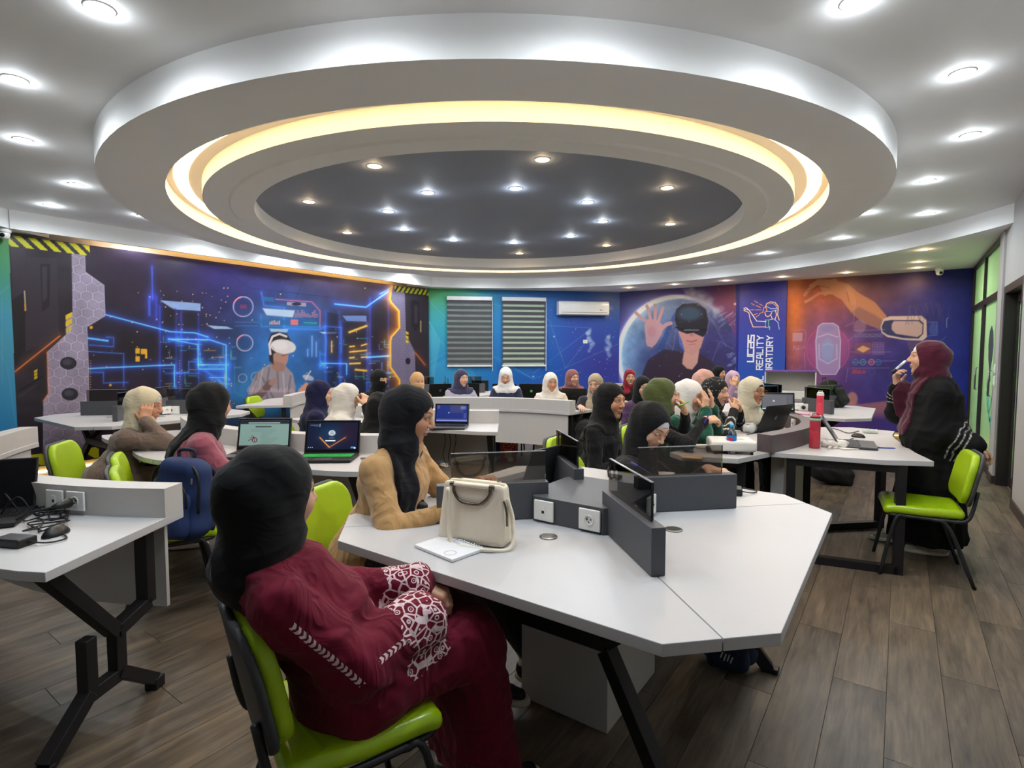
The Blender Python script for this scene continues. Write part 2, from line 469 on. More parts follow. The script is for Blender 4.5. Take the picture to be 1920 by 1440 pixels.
def person(key, label, pos, heading, look=0.0, pitch=0.1, roll=0.0, lean=0.12, hx=0.0, vox=None,
           scarf='#101012', top='#151517', legs=None, skin='a', under=None, niqab=False, down=False,
           hands=None, drape='over', tails=(), opening=None, seat_z=.455, loose=0.0, seed=0.0, knees=None, feet=None,
           shoe='#d8d4cc', standing=False, mats=None, extra=None, long=True, glasses=False, stiff=1.0, wide=1.0, fit=1.0, hs=1.0, sock=None, collar=False):
    """one seated (or standing) woman. pos = world position of the head centre; heading = body direction in degrees clockwise from +Y"""
    H = np.asarray(pos, float); h = math.radians(heading)
    fwd = np.array([math.sin(h), math.cos(h)]); rgt = np.array([math.cos(h), -math.sin(h)])
    base = H[:2] - fwd * lean - rgt * hx
    dep = proj(H)[2]
    vx = vox or max(.0030, dep / 1020 * 1.05)             # about one pixel
    root = thing('person', label, 'person', (base[0], base[1], 0), -h)
    PEOPLE[key] = root
    Hl = np.array([hx, lean, H[2]], np.float32)
    R = rotm(math.radians(look), pitch, roll)
    def hq(p): return ((p - Hl) @ R) / hs
    pz = .555 + (seat_z - .455) if not standing else .93
    P0 = np.array([0, 0, pz], np.float32)
    N = Hl + np.array([0, -.055, -.168], np.float32) * hs
    N = N + (Hl - Hl) ; ax = (N - P0); tl = float(np.linalg.norm(ax)); au = ax / tl
    back = np.cross(np.array([1, 0, 0], np.float32), au)   # forward-ish normal of the torso
    bow = -.035 if not standing else 0.0
    Mi = P0 + ax * .45 + back * bow; Ch = P0 + ax * .74 + back * bow * .6
    sw = .158 * wide
    Sl = N + np.array([-sw, 0, 0], np.float32) - au * .055; Sr = N + np.array([sw, 0, 0], np.float32) - au * .055
    hd = dict(hands or {})
    arms = {}
    for sd, S in (('l', Sl), ('r', Sr)):
        sg = -1 if sd == 'l' else 1
        spec = hd.get(sd) or dict(w=(sg * .14, .30, .60), d=(-sg * .5, .85, -.1), n=(0, -.2, -1), curl=.35)
        pole = spec.get('pole', (sg * .55, -.35, -1.0))
        E, W = ik(S, spec['w'], .275, .245, pole)
        arms[sd] = (S, E.astype(np.float32), np.asarray(W, np.float32), spec, sg)
    if knees is None:
        knees = ((-.11, .43, .535), (.11, .43, .535)) if not standing else ((-.09, .03, .5), (.09, .03, .5))
    if feet is None:
        feet = ((-.11, .44, .10), (.11, .46, .10)) if not standing else ((-.09, 0, .1), (.09, 0, .1))
    K = [np.array(k, np.float32) for k in knees]; A = [np.array(k, np.float32) for k in feet]
    hips = [P0 + V3(-.085, 0, -.01), P0 + V3(.085, 0, -.01)]
    # ---- body: head, neck, forearms with hands, ankles (one mesh)
    parts = []; cols = []
    sk = np.array(lin(hexc(SKIN.get(skin, skin))))
    lo = Hl - .145; hi = Hl + .145; lo[2] = Hl[2] - .20
    Vh, Qh = nets(lambda p: head_f(hq(p)) * hs, lo, hi, vx); parts.append((Vh, Qh)); cols.append(head_cols(hq(Vh), skin, down))
    for sd, (S, E, W, spec, sg) in arms.items():
        d = np.asarray(spec['d'], float); d /= np.linalg.norm(d)
        ff = lambda p: smin(hand_f(p, W, d, spec['n'], sg, spec.get('curl', .35), spec.get('spread', .25), spec.get('thumb', .35)),
                            cone(p, E * .45 + W * .55, W, .030, .024), .015)
        c0 = np.minimum(W, E * .45 + W * .55) - .05; c1 = np.maximum(W, E * .45 + W * .55) + .05
        tip = W + d * .1; c0 = np.minimum(c0, tip - .11); c1 = np.maximum(c1, tip + .11)
        hv, hqd = nets(ff, c0, c1, min(max(vx, .0035), .0058)); parts.append((hv, hqd)); cols.append(np.tile(sk, (len(hv), 1)))
    for k in (0, 1):
        av, aq = nets(lambda p: cone(p, K[k] * .45 + A[k] * .55, A[k] + V3(0, 0, -.03), .042, .034), np.minimum(K[k] * .45 + A[k] * .55, A[k]) - .06, np.maximum(K[k] * .45 + A[k] * .55, A[k]) + .06, max(vx, .008), False)
        parts.append((av, aq)); cols.append(np.tile(sk if sock is None else lin(hexc(sock)), (len(av), 1)))
    V, Q = join(parts); isl = np.concatenate([np.full(len(q), i) for i, (v, q) in enumerate(parts)])
    fc = V[Q].mean(1); C = np.concatenate(cols); extraF = []; drop = []
    def near(i, pt):
        cand = np.where(isl == i)[0]; cand = cand[~np.isin(cand, drop)]; return cand[np.argmin(((fc[cand] - pt) ** 2).sum(1))]
    links = [(1 + i, E * .45 + W * .55, [S_ + (N - S_) * .3, S_, E]) for i, (S_, E, W, _, _) in enumerate(arms.values())]
    links += [(3 + k, K[k] * .45 + A[k] * .55, [Ch, Mi, P0, hips[k], K[k]]) for k in (0, 1)]
    for i, endp, way in links:
        ia = near(0, way[0] if i < 3 else Ch); ib = near(i, endp if i < 3 else endp + (K[i - 3] - A[i - 3]) * .2)
        n0 = len(V); V, Q, keep, nf = bridge(V, Q, ia, ib, way); drop += [ia, ib]; extraF.append(nf)
        C = np.concatenate([C, np.tile(sk, (len(V) - n0, 1))])
    kp = np.ones(len(Q), bool); kp[drop] = False
    Q = np.concatenate([Q[kp]] + extraF)
    body = mesh_obj('body', V, Q, M_attr('skin', rough=.5, spec=.35, sss=.08), root, True, C)
    # ---- garment
    lf = loose
    def upper(p):
        f = cone(p, P0 + V3(0, 0, -.02), Mi, (.150 + lf) * fit, (.112 + lf * .6) * fit, .80)
        f = smin(f, cone(p, Mi, Ch, (.112 + lf * .6) * fit, (.116 + lf * .4) * fit, .82), .05)
        f = smin(f, cone(p, Ch, N - au * .03, (.116 + lf * .4) * fit, .062, .72), .05)
        f = smin(f, smin(cone(p, N - au * .015, Sl, .058, .056 + lf * .2), cone(p, N - au * .015, Sr, .058, .056 + lf * .2), .03), .05)
        if collar: f = smin(f, smax(np.abs(cone(p, N - au * .05, N + au * .03, .100, .088, .85)) - .008, -(p[..., 2] - (N[2] - .06)), .01), .012)
        ch = Ch + back * .07; m = np.stack([np.abs(p[..., 0] - Ch[0]), p[..., 1], p[..., 2]], -1)
        f = smin(f, ell(m, ch + np.array([.062 - ch[0], 0, -.02], np.float32), (.068, .064, .075)), .04)
        for sd, (S, E, W, spec, sg) in arms.items():
            sl = spec.get('sleeve', 1.0); cu = spec.get('cuff', .036)
            f = smin(f, cone(p, S, E, .058 + lf * .55, (.050 + lf * .7) * sl), .035)
            f = smin(f, cone(p, E, E + (W - E) * .93, (.049 + lf * .7) * sl, cu), .022)
        return f
    lc = legs is not None
    def lower(p):
        g = []
        f = None
        for k in (0, 1):
            a = cone(p, hips[k], K[k], (.096 if lc else .105) + lf * .3, (.066 if lc else .084) + lf * .3)
            b = cone(p, K[k], A[k] + V3(0, 0, .03 if lc else .0), (.064 if lc else .082) + lf * .3, (.056 if lc else .085) + lf * .4)
            a = smin(a, b, .03); f = a if f is None else smin(f, a, .02 if lc else .11)
        if not lc:
            # cloth spans between the knees and falls to the ankles
            f = smin(f, cone(p, (K[0] + K[1]) / 2, (A[0] + A[1]) / 2, .10, .11, .7), .08)
            f = smax(f, -(p[..., 2] - (min(A[0][2], A[1][2]) - .03)), .015)
        return f
    def fold(p, f): return f + folds(p, .0055 * stiff, (11, 7), seed) + folds(p, .0025 * stiff, (27, 15), seed + 2)
    gv = max(.0075, min(.022, dep / 1020 * 2.0))
    pts = np.stack([P0, Mi, Ch, N, Sl, Sr] + [a[1] for a in arms.values()] + [a[2] for a in arms.values()])
    lo = pts.min(0) - .17 - lf; hi = pts.max(0) + .17 + lf
    lo[2] = min(lo[2], pz - .2)
    mt = mats or {}
    cm = mt.get('top') or cloth(top)
    if lc:
        G = nets(lambda p: fold(p, upper(p)), lo, hi, gv)
        go = mesh_obj('top', *G, cm, root, True)
        kp = np.stack(hips + K + A); G2 = nets(lambda p: fold(p, lower(p)), kp.min(0) - .13, kp.max(0) + .13, gv)
        mesh_obj('trousers', *G2, cloth(legs), root, True)
    elif standing:
        def gown(p):
            f = upper(p)
            z = p[..., 2]
            sk_ = cone(p, P0 + V3(0, 0, .05), P0 + V3(0, .02, -.80), .150, .235, .86)
            f = smin(f, sk_, .08)
            ang = np.arctan2(p[..., 0], p[..., 1]); f = f + .010 * np.sin(ang * 11 + 2 * np.sin(ang * 3) + seed) * np.clip((pz + .1 - z) / .6, 0, 1)
            return smax(f, -(z - .085), .01)
        lo = np.minimum(lo, P0 - np.array([.30, .30, .90])); hi = np.maximum(hi, P0 + .3)
        G = nets(lambda p: fold(p, gown(p)), lo, hi, gv); go = mesh_obj('abaya', *G, cm, root, True)
    else:
        kp = np.stack(hips + K + A); lo = np.minimum(lo, kp.min(0) - .14); hi = np.maximum(hi, kp.max(0) + .14)
        G = nets(lambda p: fold(p, smin(upper(p), lower(p), .06)), lo, hi, gv); go = mesh_obj('dress', *G, cm, root, True)
    # ---- shoes
    for k in (0, 1):
        fd = (feet_dir or (0, 1, 0)) if False else (0, 1, -.05)
        q0 = lambda p: shoe_f(p, A[k], (0, 1, -.02))
        up_ = nets(lambda p: shoe_upper(q0(p)), A[k] - V3(.06, .10, .11), A[k] + V3(.06, .20, .06), max(vx * 1.4, .007), False)
        so_ = nets(lambda p: shoe_sole(q0(p)), A[k] - V3(.06, .12, .11), A[k] + V3(.06, .22, -.03), max(vx * 1.4, .007), False)
        if shoe == 'bw':
            qq = q0(up_[0]); blk = (qq[:, 1] > .115) | (qq[:, 1] < -.01) ; blk &= qq[:, 2] < -.02
            so = mesh_obj('shoe', *up_, M_attr('sneaker', rough=.6), root, True, np.where(blk[:, None], .012, np.array([.72, .68, .60])))
            lc_ = MB()
            for yy in (.035, .055, .075, .095):
                zz = -.012 - (yy - .03) * .35; lc_.tube([tuple(A[k] + V3(-.024, yy, zz)), tuple(A[k] + V3(0, yy + .004, zz + .012)), tuple(A[k] + V3(.024, yy, zz))], .0035, 5)
            lc_.obj('laces', cloth('#d8d2c4'), so)
        else: so = mesh_obj('shoe', *up_, cloth(shoe), root, True)
        mesh_obj('sole', *so_, M('sole_rubber', '#cfc8ba', .7), so, True)
        continue
        so = None; mesh_obj('sole', *so_, M('sole_rubber', '#cfc8ba', .7), so, True)
    # ---- scarf
    st = dict(seed=seed)
    op = opening or ((.061, .105, -.022) if under else (.0595, .095, -.031) if not niqab else (.050, .014, .010))
    Nw = N
    def scarf_f(p):
        q = hq(p); f = hijab_cap(q, st, op) * hs
        if niqab:
            veil = np.abs(ell(q, (0, .012, -.035), (.076, .094, .10))) - .006
            veil = smax(veil, -(q[..., 1] - .02), .01); veil = smax(veil, q[..., 2] + .004, .004); f = smin(f, veil, .01)
        nk = cone(p, Hl + R @ V3(0, -.02, -.10) * hs, N + au * .01, .080 * hs, .093, .9); m = -ell(q, (0, .055, -.075), (.046, .05, .045))
        nk = smax(nk, m, .01)
        f = smin(f, nk, .03)
        f = smin(f, cone(p, Hl + R @ V3(0, -.040, -.03) * hs, N - au * .01, (.082 if drape != 'tuck' else .074) * hs, .098 if drape != 'tuck' else .082, .88), .04) if not niqab else f
        f = smax(f, m, .01) if drape == 'tuck' else f
        if drape in ('over', 'cape'):
            rr = (.20 * wide, .17, .15) if drape == 'over' else (.27 * wide, .21, .27)
            cen = N - au * (.02 if drape == 'over' else .05) + back * (.05 if drape == 'over' else .06)
            reg = ell(p, cen, rr)
            m = reg < .06
            dr = np.full(p.shape[:-1], .5, np.float32)
            if m.any(): dr[m] = smax(upper(p[m]) - .013, reg[m], .012)
            f = smin(f, np.where(m, dr, np.maximum(reg, .03)), .025)
        for t in tails:
            pts_ = [np.array(v, np.float32) for v in t['p']]; w = t.get('w', .05)
            rg = None
            for i in range(len(pts_) - 1):
                c_ = cone(p, pts_[i], pts_[i + 1], .075, .075, .075 / w); rg = c_ if rg is None else np.minimum(rg, c_)
            m = rg < .05
            if m.any():
                dr = smax(upper(p[m]) - .016 + .0022 * np.sin(p[m][:, 0] * 105 + 2 * np.sin(p[m][:, 2] * 11) + p[m][:, 2] * 12), rg[m], .010); f[m] = smin(f[m], dr, .02)
        f = f + folds(p, .0035, (24, 13), seed) * np.clip((Hl[2] - .03 - p[..., 2]) / .1, 0, 1)
        return f
    allp = [Hl + .16, Hl - .16, N - .25, N + .25] + ([Ch - .22, Ch + .22] if drape != 'tuck' else [])
    for t in tails: allp += [np.array(v) - .09 for v in t['p']] + [np.array(v) + .09 for v in t['p']]
    allp = np.stack(allp)
    SV = nets(scarf_f, allp.min(0), allp.max(0), max(.0042, vx * 1.15))
    so = mesh_obj('niqab' if niqab else 'hijab', *SV, mt.get('scarf') or cloth(scarf, True), root, True)
    if under:
        def und(p):
            q = hq(p); d = ell(q, (0, -.014, .034), (.0815, .100, .0885)); d = smin(d, ell(q, (0, .004, -.035), (.072, .074, .09)), .03)
            x, y, z = q[..., 0], q[..., 1], q[..., 2]; a, b, zc = (.056, .086, -.034)
            e = (np.sqrt((x / a) ** 2 + ((z - zc) / b) ** 2) - 1) * a
            return smax(smax(d, -smax(e, -(y - .012), .01), .005), -(z + .02), .01) * hs
        UV = nets(und, Hl - .14, Hl + .14, max(.0042, vx)); mesh_obj('underscarf', *UV, cloth(under, True), root, True)
    if glasses:
        g = MB()
        for sx in (-1, 1):
            ring = [tuple(R @ (np.array([sx * .033 + .021 * math.cos(a), .103, .008 + .017 * math.sin(a)]) * hs) + Hl) for a in np.linspace(0, 2 * math.pi, 15)[:-1]]
            g.tube(ring, .0016, 5, closed=True)
            g.tube([tuple(R @ (np.array(v) * hs) + Hl) for v in ((sx * .054, .103, .012), (sx * .068, .06, .012), (sx * .07, .02, .010))], .0016, 5)
        g.tube([tuple(R @ (np.array(v) * hs) + Hl) for v in ((-.012, .105, .011), (.012, .105, .011))], .0016, 5)
        g.obj('glasses', M('gold_wire', '#8a6a3a', .3, .9), root, True)
    return root, go, dict(H=Hl, N=N, R=R, arms=arms, Ch=Ch, P0=P0, back=back, au=au)
def cloth(c, scarf=False):
    """woven cloth: base colour, fine weave bump"""
    nm = ('scarf_' if scarf else 'cloth_') + c.lstrip('#')
    if nm in _mats: return _mats[nm]
    t = NT(nm); col = rgb(c); t.set(Roughness=.85); t.b.inputs['Specular IOR Level'].default_value = .2
    lum = sum(col[:3]) / 3
    t.b.inputs['Sheen Weight'].default_value = .25 if lum > .02 else .08
    tc = t.n('ShaderNodeTexCoord'); nz = t.n('ShaderNodeTexNoise', _Scale=14.0, _Detail=4.0); t.l(tc.outputs['Object'], nz.inputs['Vector'])
    lo = tuple(v * .88 for v in col[:3]) + (1,); hi = tuple(min(1, v * 1.1) for v in col[:3]) + (1,)
    t.l(t.mix(nz.outputs['Fac'], lo, hi), t.b.inputs['Base Color'])
    wrinkles(t, tc, scarf)
    _mats[nm] = t.m; return t.m

def wrinkles(t, tc, scarf=False):
    """soft ridged folds plus the fine weave, as bump"""
    mp = t.n('ShaderNodeMapping'); mp.inputs['Scale'].default_value = (1.0, 1.0, .55) if not scarf else (1.0, .6, 1.3); mp.inputs['Rotation'].default_value = (.5, .3, .2)
    t.l(tc.outputs['Object'], mp.inputs[0])
    n1 = t.n('ShaderNodeTexNoise', _Scale=9.0 if not scarf else 9.0, _Detail=2.0, _Distortion=1.1); t.l(mp.outputs[0], n1.inputs['Vector'])
    rid = t.math('ABSOLUTE', t.math('SUBTRACT', n1.outputs['Fac'], .5))
    b1 = t.n('ShaderNodeBump', _Strength=.55 if not scarf else .22, _Distance=.06); b1.invert = True; t.l(rid, b1.inputs['Height'])
    wv = t.n('ShaderNodeTexNoise', _Scale=420.0); t.l(tc.outputs['Object'], wv.inputs['Vector'])
    b2 = t.n('ShaderNodeBump', _Strength=.12, _Distance=.002); t.l(wv.outputs['Fac'], b2.inputs['Height']); t.l(b1.outputs['Normal'], b2.inputs['Normal'])
    t.l(b2.outputs['Normal'], t.b.inputs['Normal'])
# ================================================================= the room
XL, XR, YB, YF, ZC, ZS = -8.15, 0.90, 11.35, -1.60, 3.00, 2.80
CX, CY = -3.67, 4.94                                    # centre of the ceiling ring
CHK = -16.5                                             # chamfered corner wall: x - y = CHK
def chamfer(s, z, off=0.0):
    """point on the corner wall; s metres from its left end"""
    a = math.sqrt(.5); return (XL + s * a + off * a, XL - CHK + s * a - off * a, z)
CH_LEN = (YB - (XL - CHK)) * math.sqrt(2)
ROOM = [(XL, YF), (XR, YF), (XR, YB), (YB + CHK, YB), (XL, XL - CHK)]

# ---- print painting: colours per vertex of a fine grid, shapes given in picture coordinates of the artwork
def vnoise(x, y, seed=0):
    r = np.random.RandomState(seed); G = r.rand(64, 64)
    xi = np.floor(x).astype(int); yi = np.floor(y).astype(int); fx = x - xi; fy = y - yi
    fx = fx * fx * (3 - 2 * fx); fy = fy * fy * (3 - 2 * fy)
    g = lambda a, b: G[a % 64, b % 64]
    return (g(xi, yi) * (1 - fx) + g(xi + 1, yi) * fx) * (1 - fy) + (g(xi, yi + 1) * (1 - fx) + g(xi + 1, yi + 1) * fx) * fy
def fbm(x, y, seed=0): return (vnoise(x, y, seed) + .5 * vnoise(2 * x, 2 * y, seed + 1) + .25 * vnoise(4 * x, 4 * y, seed + 2)) / 1.75
class Art:
    def __init__(s, U, V, col): s.U, s.V = U, V; s.C = np.tile(np.array(col, float) / 255, U.shape + (1,))
    def put(s, idx, a, col):
        a = np.clip(a, 0, 1)[:, None]; s.C[idx] = s.C[idx] * (1 - a) + np.array(col, float) / 255 * a
    def addl(s, idx, a, col): s.C[idx] = np.clip(s.C[idx] + a[:, None] * np.array(col, float) / 255, 0, 1)
    def box(s, pts, m):
        P = np.array(pts, float); lo = P.min(0) - m; hi = P.max(0) + m
        return np.nonzero((s.U > lo[0]) & (s.U < hi[0]) & (s.V > lo[1]) & (s.V < hi[1]))
    def sd(s, idx, pts, closed=False):
        x, y = s.U[idx], s.V[idx]; d = np.full(len(x), 1e9); n = len(pts)
        for i in range(n if closed else n - 1):
            ax, ay = pts[i]; bx, by = pts[(i + 1) % n]; vx, vy = bx - ax, by - ay; L = vx * vx + vy * vy + 1e-9
            t = np.clip(((x - ax) * vx + (y - ay) * vy) / L, 0, 1); d = np.minimum(d, np.hypot(x - ax - t * vx, y - ay - t * vy))
        return d
    def poly(s, pts, col, a=1.0, soft=1.0):
        idx = s.box(pts, soft + 1); x, y = s.U[idx], s.V[idx]; ins = np.zeros(len(x), bool); n = len(pts)
        if not len(x): return s
        for i in range(n):
            ax, ay = pts[i]; bx, by = pts[(i + 1) % n]
            if ay == by: continue
            ins ^= ((ay > y) != (by > y)) & (x < (bx - ax) * (y - ay) / (by - ay) + ax)
        d = s.sd(idx, pts, True); d = np.where(ins, -d, d)
        s.put(idx, a * np.clip(.5 - d / soft, 0, 1), col); return s
    def line(s, pts, col, w=1.2, a=1.0, glow=0.0, gcol=None, ga=.6, closed=False):
        idx = s.box(pts, w + glow * 3 + 1); d = s.sd(idx, pts, closed)
        if glow: s.addl(idx, ga * np.exp(-(d / glow)), gcol or col)
        s.put(idx, a * np.clip(.5 + w / 2 - d, 0, 1), col); return s
    def disc(s, c, r, col, a=1.0, soft=1.0, w=None, rot=0.0, arc=None):
        rx, ry = (r, r) if np.isscalar(r) else r
        idx = s.box([(c[0] - max(rx, ry), c[1] - max(rx, ry)), (c[0] + max(rx, ry), c[1] + max(rx, ry))], soft + 2)
        x, y = s.U[idx] - c[0], s.V[idx] - c[1]; cr, sr = math.cos(rot), math.sin(rot); x, y = x * cr + y * sr, -x * sr + y * cr
        k = np.sqrt((x / rx) ** 2 + (y / ry) ** 2); d = (k - 1) * min(rx, ry)
        if w: d = np.abs(d) - w / 2
        m = np.clip(.5 - d / soft, 0, 1)
        if arc: ang = np.degrees(np.arctan2(y, x)) % 360; m = m * (((ang - arc[0]) % 360) < ((arc[1] - arc[0]) % 360))
        s.put(idx, a * m, col); return s
    def blob(s, c, r, col, a=1.0):
        rx, ry = (r, r) if np.isscalar(r) else r
        k = ((s.U - c[0]) / rx) ** 2 + ((s.V - c[1]) / ry) ** 2; m = a * np.exp(-k)[..., None]
        s.C = s.C * (1 - m) + np.array(col, float) / 255 * m; return s
def print_panel(name, pfun, S, Z, paint, mat, parent, gain=1.0):
    """grid of wall points pfun(s,z); paint(Art) colours it"""
    SS, ZZ = np.meshgrid(S, Z); sh = SS.shape
    P = np.stack(pfun(SS, ZZ), -1).reshape(-1, 3); v = P - _O; d = v @ _fw
    U = (960 + FPX * (v @ _rt) / d).reshape(sh); Vv = (720 - FPX * (v @ _up) / d).reshape(sh)
    art = paint(U, Vv, SS, ZZ); ny, nx = sh
    i = np.arange(ny * nx).reshape(ny, nx)
    Q = np.stack([i[:-1, :-1], i[:-1, 1:], i[1:, 1:], i[1:, :-1]], -1).reshape(-1, 4)
    return mesh_obj(name, P, Q, mat, parent, False, np.clip(lin(art.C.reshape(-1, 3)) * gain, 0, .92))

WHITE = M('wall_paint', '#a9a8a5', .7, var=.03, scale=8, bump=.03, bscale=250)
CEIL = M('ceiling_paint', '#eeedec', .75, var=.02, scale=6)
CEIL_HI = M('ceiling_gypsum', '#f0efee', .75, var=.02, scale=6)

# ---- floor: vinyl planks
def floor_material():
    t = NT('wood_vinyl'); t.set(Roughness=.42); t.b.inputs['Specular IOR Level'].default_value = .35
    g = t.n('ShaderNodeNewGeometry'); sp = t.n('ShaderNodeSeparateXYZ'); t.l(g.outputs['Position'], sp.inputs[0])
    row = t.math('FLOOR', t.math('MULTIPLY', t.math('ADD', sp.outputs[0], 20.0), 1 / .2))
    off = t.math('MULTIPLY', t.math('FRACT', t.math('MULTIPLY', row, .377)), 1.22)
    colm = t.math('FLOOR', t.math('DIVIDE', t.math('ADD', t.math('ADD', sp.outputs[1], 20.0), off), 1.22))
    cid = t.n('ShaderNodeCombineXYZ'); t.l(row, cid.inputs[0]); t.l(colm, cid.inputs[1])
    wn = t.n('ShaderNodeTexWhiteNoise', noise_dimensions='2D'); t.l(cid.outputs[0], wn.inputs[0])
    # grain coordinates, shifted plank by plank
    sh = t.n('ShaderNodeVectorMath', operation='SCALE', _Scale=7.0); t.l(wn.outputs['Color'], sh.inputs[0])
    ad = t.n('ShaderNodeVectorMath', operation='ADD'); t.l(g.outputs['Position'], ad.inputs[0]); t.l(sh.outputs[0], ad.inputs[1])
    mp = t.n('ShaderNodeMapping'); mp.inputs['Scale'].default_value = (26, 3.0, 1); t.l(ad.outputs[0], mp.inputs[0])
    n1 = t.n('ShaderNodeTexNoise', _Scale=1.0, _Detail=6.0, _Roughness=.65, _Distortion=.6); t.l(mp.outputs[0], n1.inputs['Vector'])
    mp2 = t.n('ShaderNodeMapping'); mp2.inputs['Scale'].default_value = (5.5, 1.1, 1); t.l(ad.outputs[0], mp2.inputs[0])
    n2 = t.n('ShaderNodeTexNoise', _Scale=1.0, _Detail=3.0, _Distortion=1.2); t.l(mp2.outputs[0], n2.inputs['Vector'])
    mp3 = t.n('ShaderNodeMapping'); mp3.inputs['Scale'].default_value = (90, 5.0, 1); t.l(ad.outputs[0], mp3.inputs[0])
    n3 = t.n('ShaderNodeTexNoise', _Scale=1.0, _Detail=2.0, _Distortion=.4); t.l(mp3.outputs[0], n3.inputs['Vector'])
    f = t.math('ADD', t.math('MULTIPLY', n1.outputs['Fac'], .75), t.math('MULTIPLY', n2.outputs['Fac'], .75))
    f = t.math('ADD', f, t.math('MULTIPLY', n3.outputs['Fac'], .30))
    f = t.math('ADD', f, t.math('MULTIPLY_ADD', wn.outputs['Value'], .12, -.50))
    cr = t.n('ShaderNodeValToRGB'); t.l(f, cr.inputs[0])
    e = cr.color_ramp.elements; e[0].position = .16; e[0].color = rgb('#38332d'); e[1].position = .78; e[1].color = rgb('#85745f')
    x = e.new(.40); x.color = rgb('#5a5045'); x = e.new(.56); x.color = rgb('#6c6052')
    t.l(cr.outputs[0], t.b.inputs['Base Color'])
    bp = t.n('ShaderNodeBump', _Strength=.15, _Distance=.002); t.l(n3.outputs['Fac'], bp.inputs['Height']); t.l(bp.outputs[0], t.b.inputs['Normal'])
    return t.m
FLOORM = floor_material()
fl = MB().box2((XL - .3, YF - .3, -.12), (XR + 3.0, YB + .3, -.004)).obj('floor', M('floor_screed', '#4a4640', .8)); tag(fl, 'brown wood-look plank floor', 'floor', kind='structure')
PW, PL = .2, 1.22
def plank_mesh():
    m = MB(); g = .0007
    m.add([(-PW / 2 + g, -PL / 2 + g, -.0015), (PW / 2 - g, -PL / 2 + g, -.0015), (PW / 2 - g, PL / 2 - g, -.0015), (-PW / 2 + g, PL / 2 - g, -.0015),
           (-PW / 2 + 2 * g, -PL / 2 + 2 * g, 0), (PW / 2 - 2 * g, -PL / 2 + 2 * g, 0), (PW / 2 - 2 * g, PL / 2 - 2 * g, 0), (-PW / 2 + 2 * g, PL / 2 - 2 * g, 0)],
          [(4, 5, 6, 7), (0, 1, 5, 4), (1, 2, 6, 5), (2, 3, 7, 6), (3, 0, 4, 7)])
    return m
pm = plank_mesh(); first = pm.obj('plank', FLOORM, fl); cells = []
for r in range(int((XL - .2 + 20) / PW), int((XR + .1 + 20) / PW) + 1):
    off = ((r * .377) % 1.0) * PL
    for c in range(int((YF + 20 + off) / PL) - 1, int((YB + 20 + off) / PL) + 2):
        x = -20 + (r + .5) * PW; y = -20 - off + (c + .5) * PL
        if YF - .5 < y < YB + .5 and x < XR + .05:
            px, py, d = proj((x, y, 0)); vis = d > .9 and -120 < px < 2040 and py < 1560
            cells.append((0 if vis else 1, d if d > 0 else 99, x, y))
cells.sort(); rest = MB()
for i, (v, d, x, y) in enumerate(cells):
    if i < 300 and v == 0:
        o = first if i == 0 else first.copy()
        if i: COL.objects.link(o)
        o.location = (x, y, 0)
    else: rest.add([(a + x, b + y, c) for a, b, c in pm.V], pm.F)
tag(rest.obj('planks', FLOORM, fl), kind='stuff')
MB().box2((XR + .1, 5.5, -.003), (XR + 3.0, YB + .3, .0)).obj('corridor_floor', M('corridor_tile', '#a9a397', .35), fl)

# ---- walls
def wall(name, pts, label, mat=WHITE, z0=0.0, z1=3.12, th=.15):
    """wall slab between two plan points, thickness outwards (to the right of p0->p1)"""
    (x0, y0), (x1, y1) = pts; d = Vector((x1 - x0, y1 - y0, 0)).normalized(); n = Vector((d.y, -d.x, 0)) * th
    return tag(MB().prism([(x0, y0), (x0 + n.x, y0 + n.y), (x1 + n.x, y1 + n.y), (x1, y1)], z0, z1).obj(name, mat), label, 'wall', kind='structure')
w_left = wall('wall_left', [(XL, XL - CHK), (XL, YF)], 'left wall covered by a printed science fiction mural')
w_corner = wall('wall_corner', [(YB + CHK, YB), (XL, XL - CHK)], 'blue printed corner wall with two blinds')
w_back = wall('wall_back', [(XR, YB), (YB + CHK, YB)], 'back wall with printed space and headset murals')
w_front = wall('wall_front', [(XL, YF), (XR, YF)], 'plain white wall behind the camera')
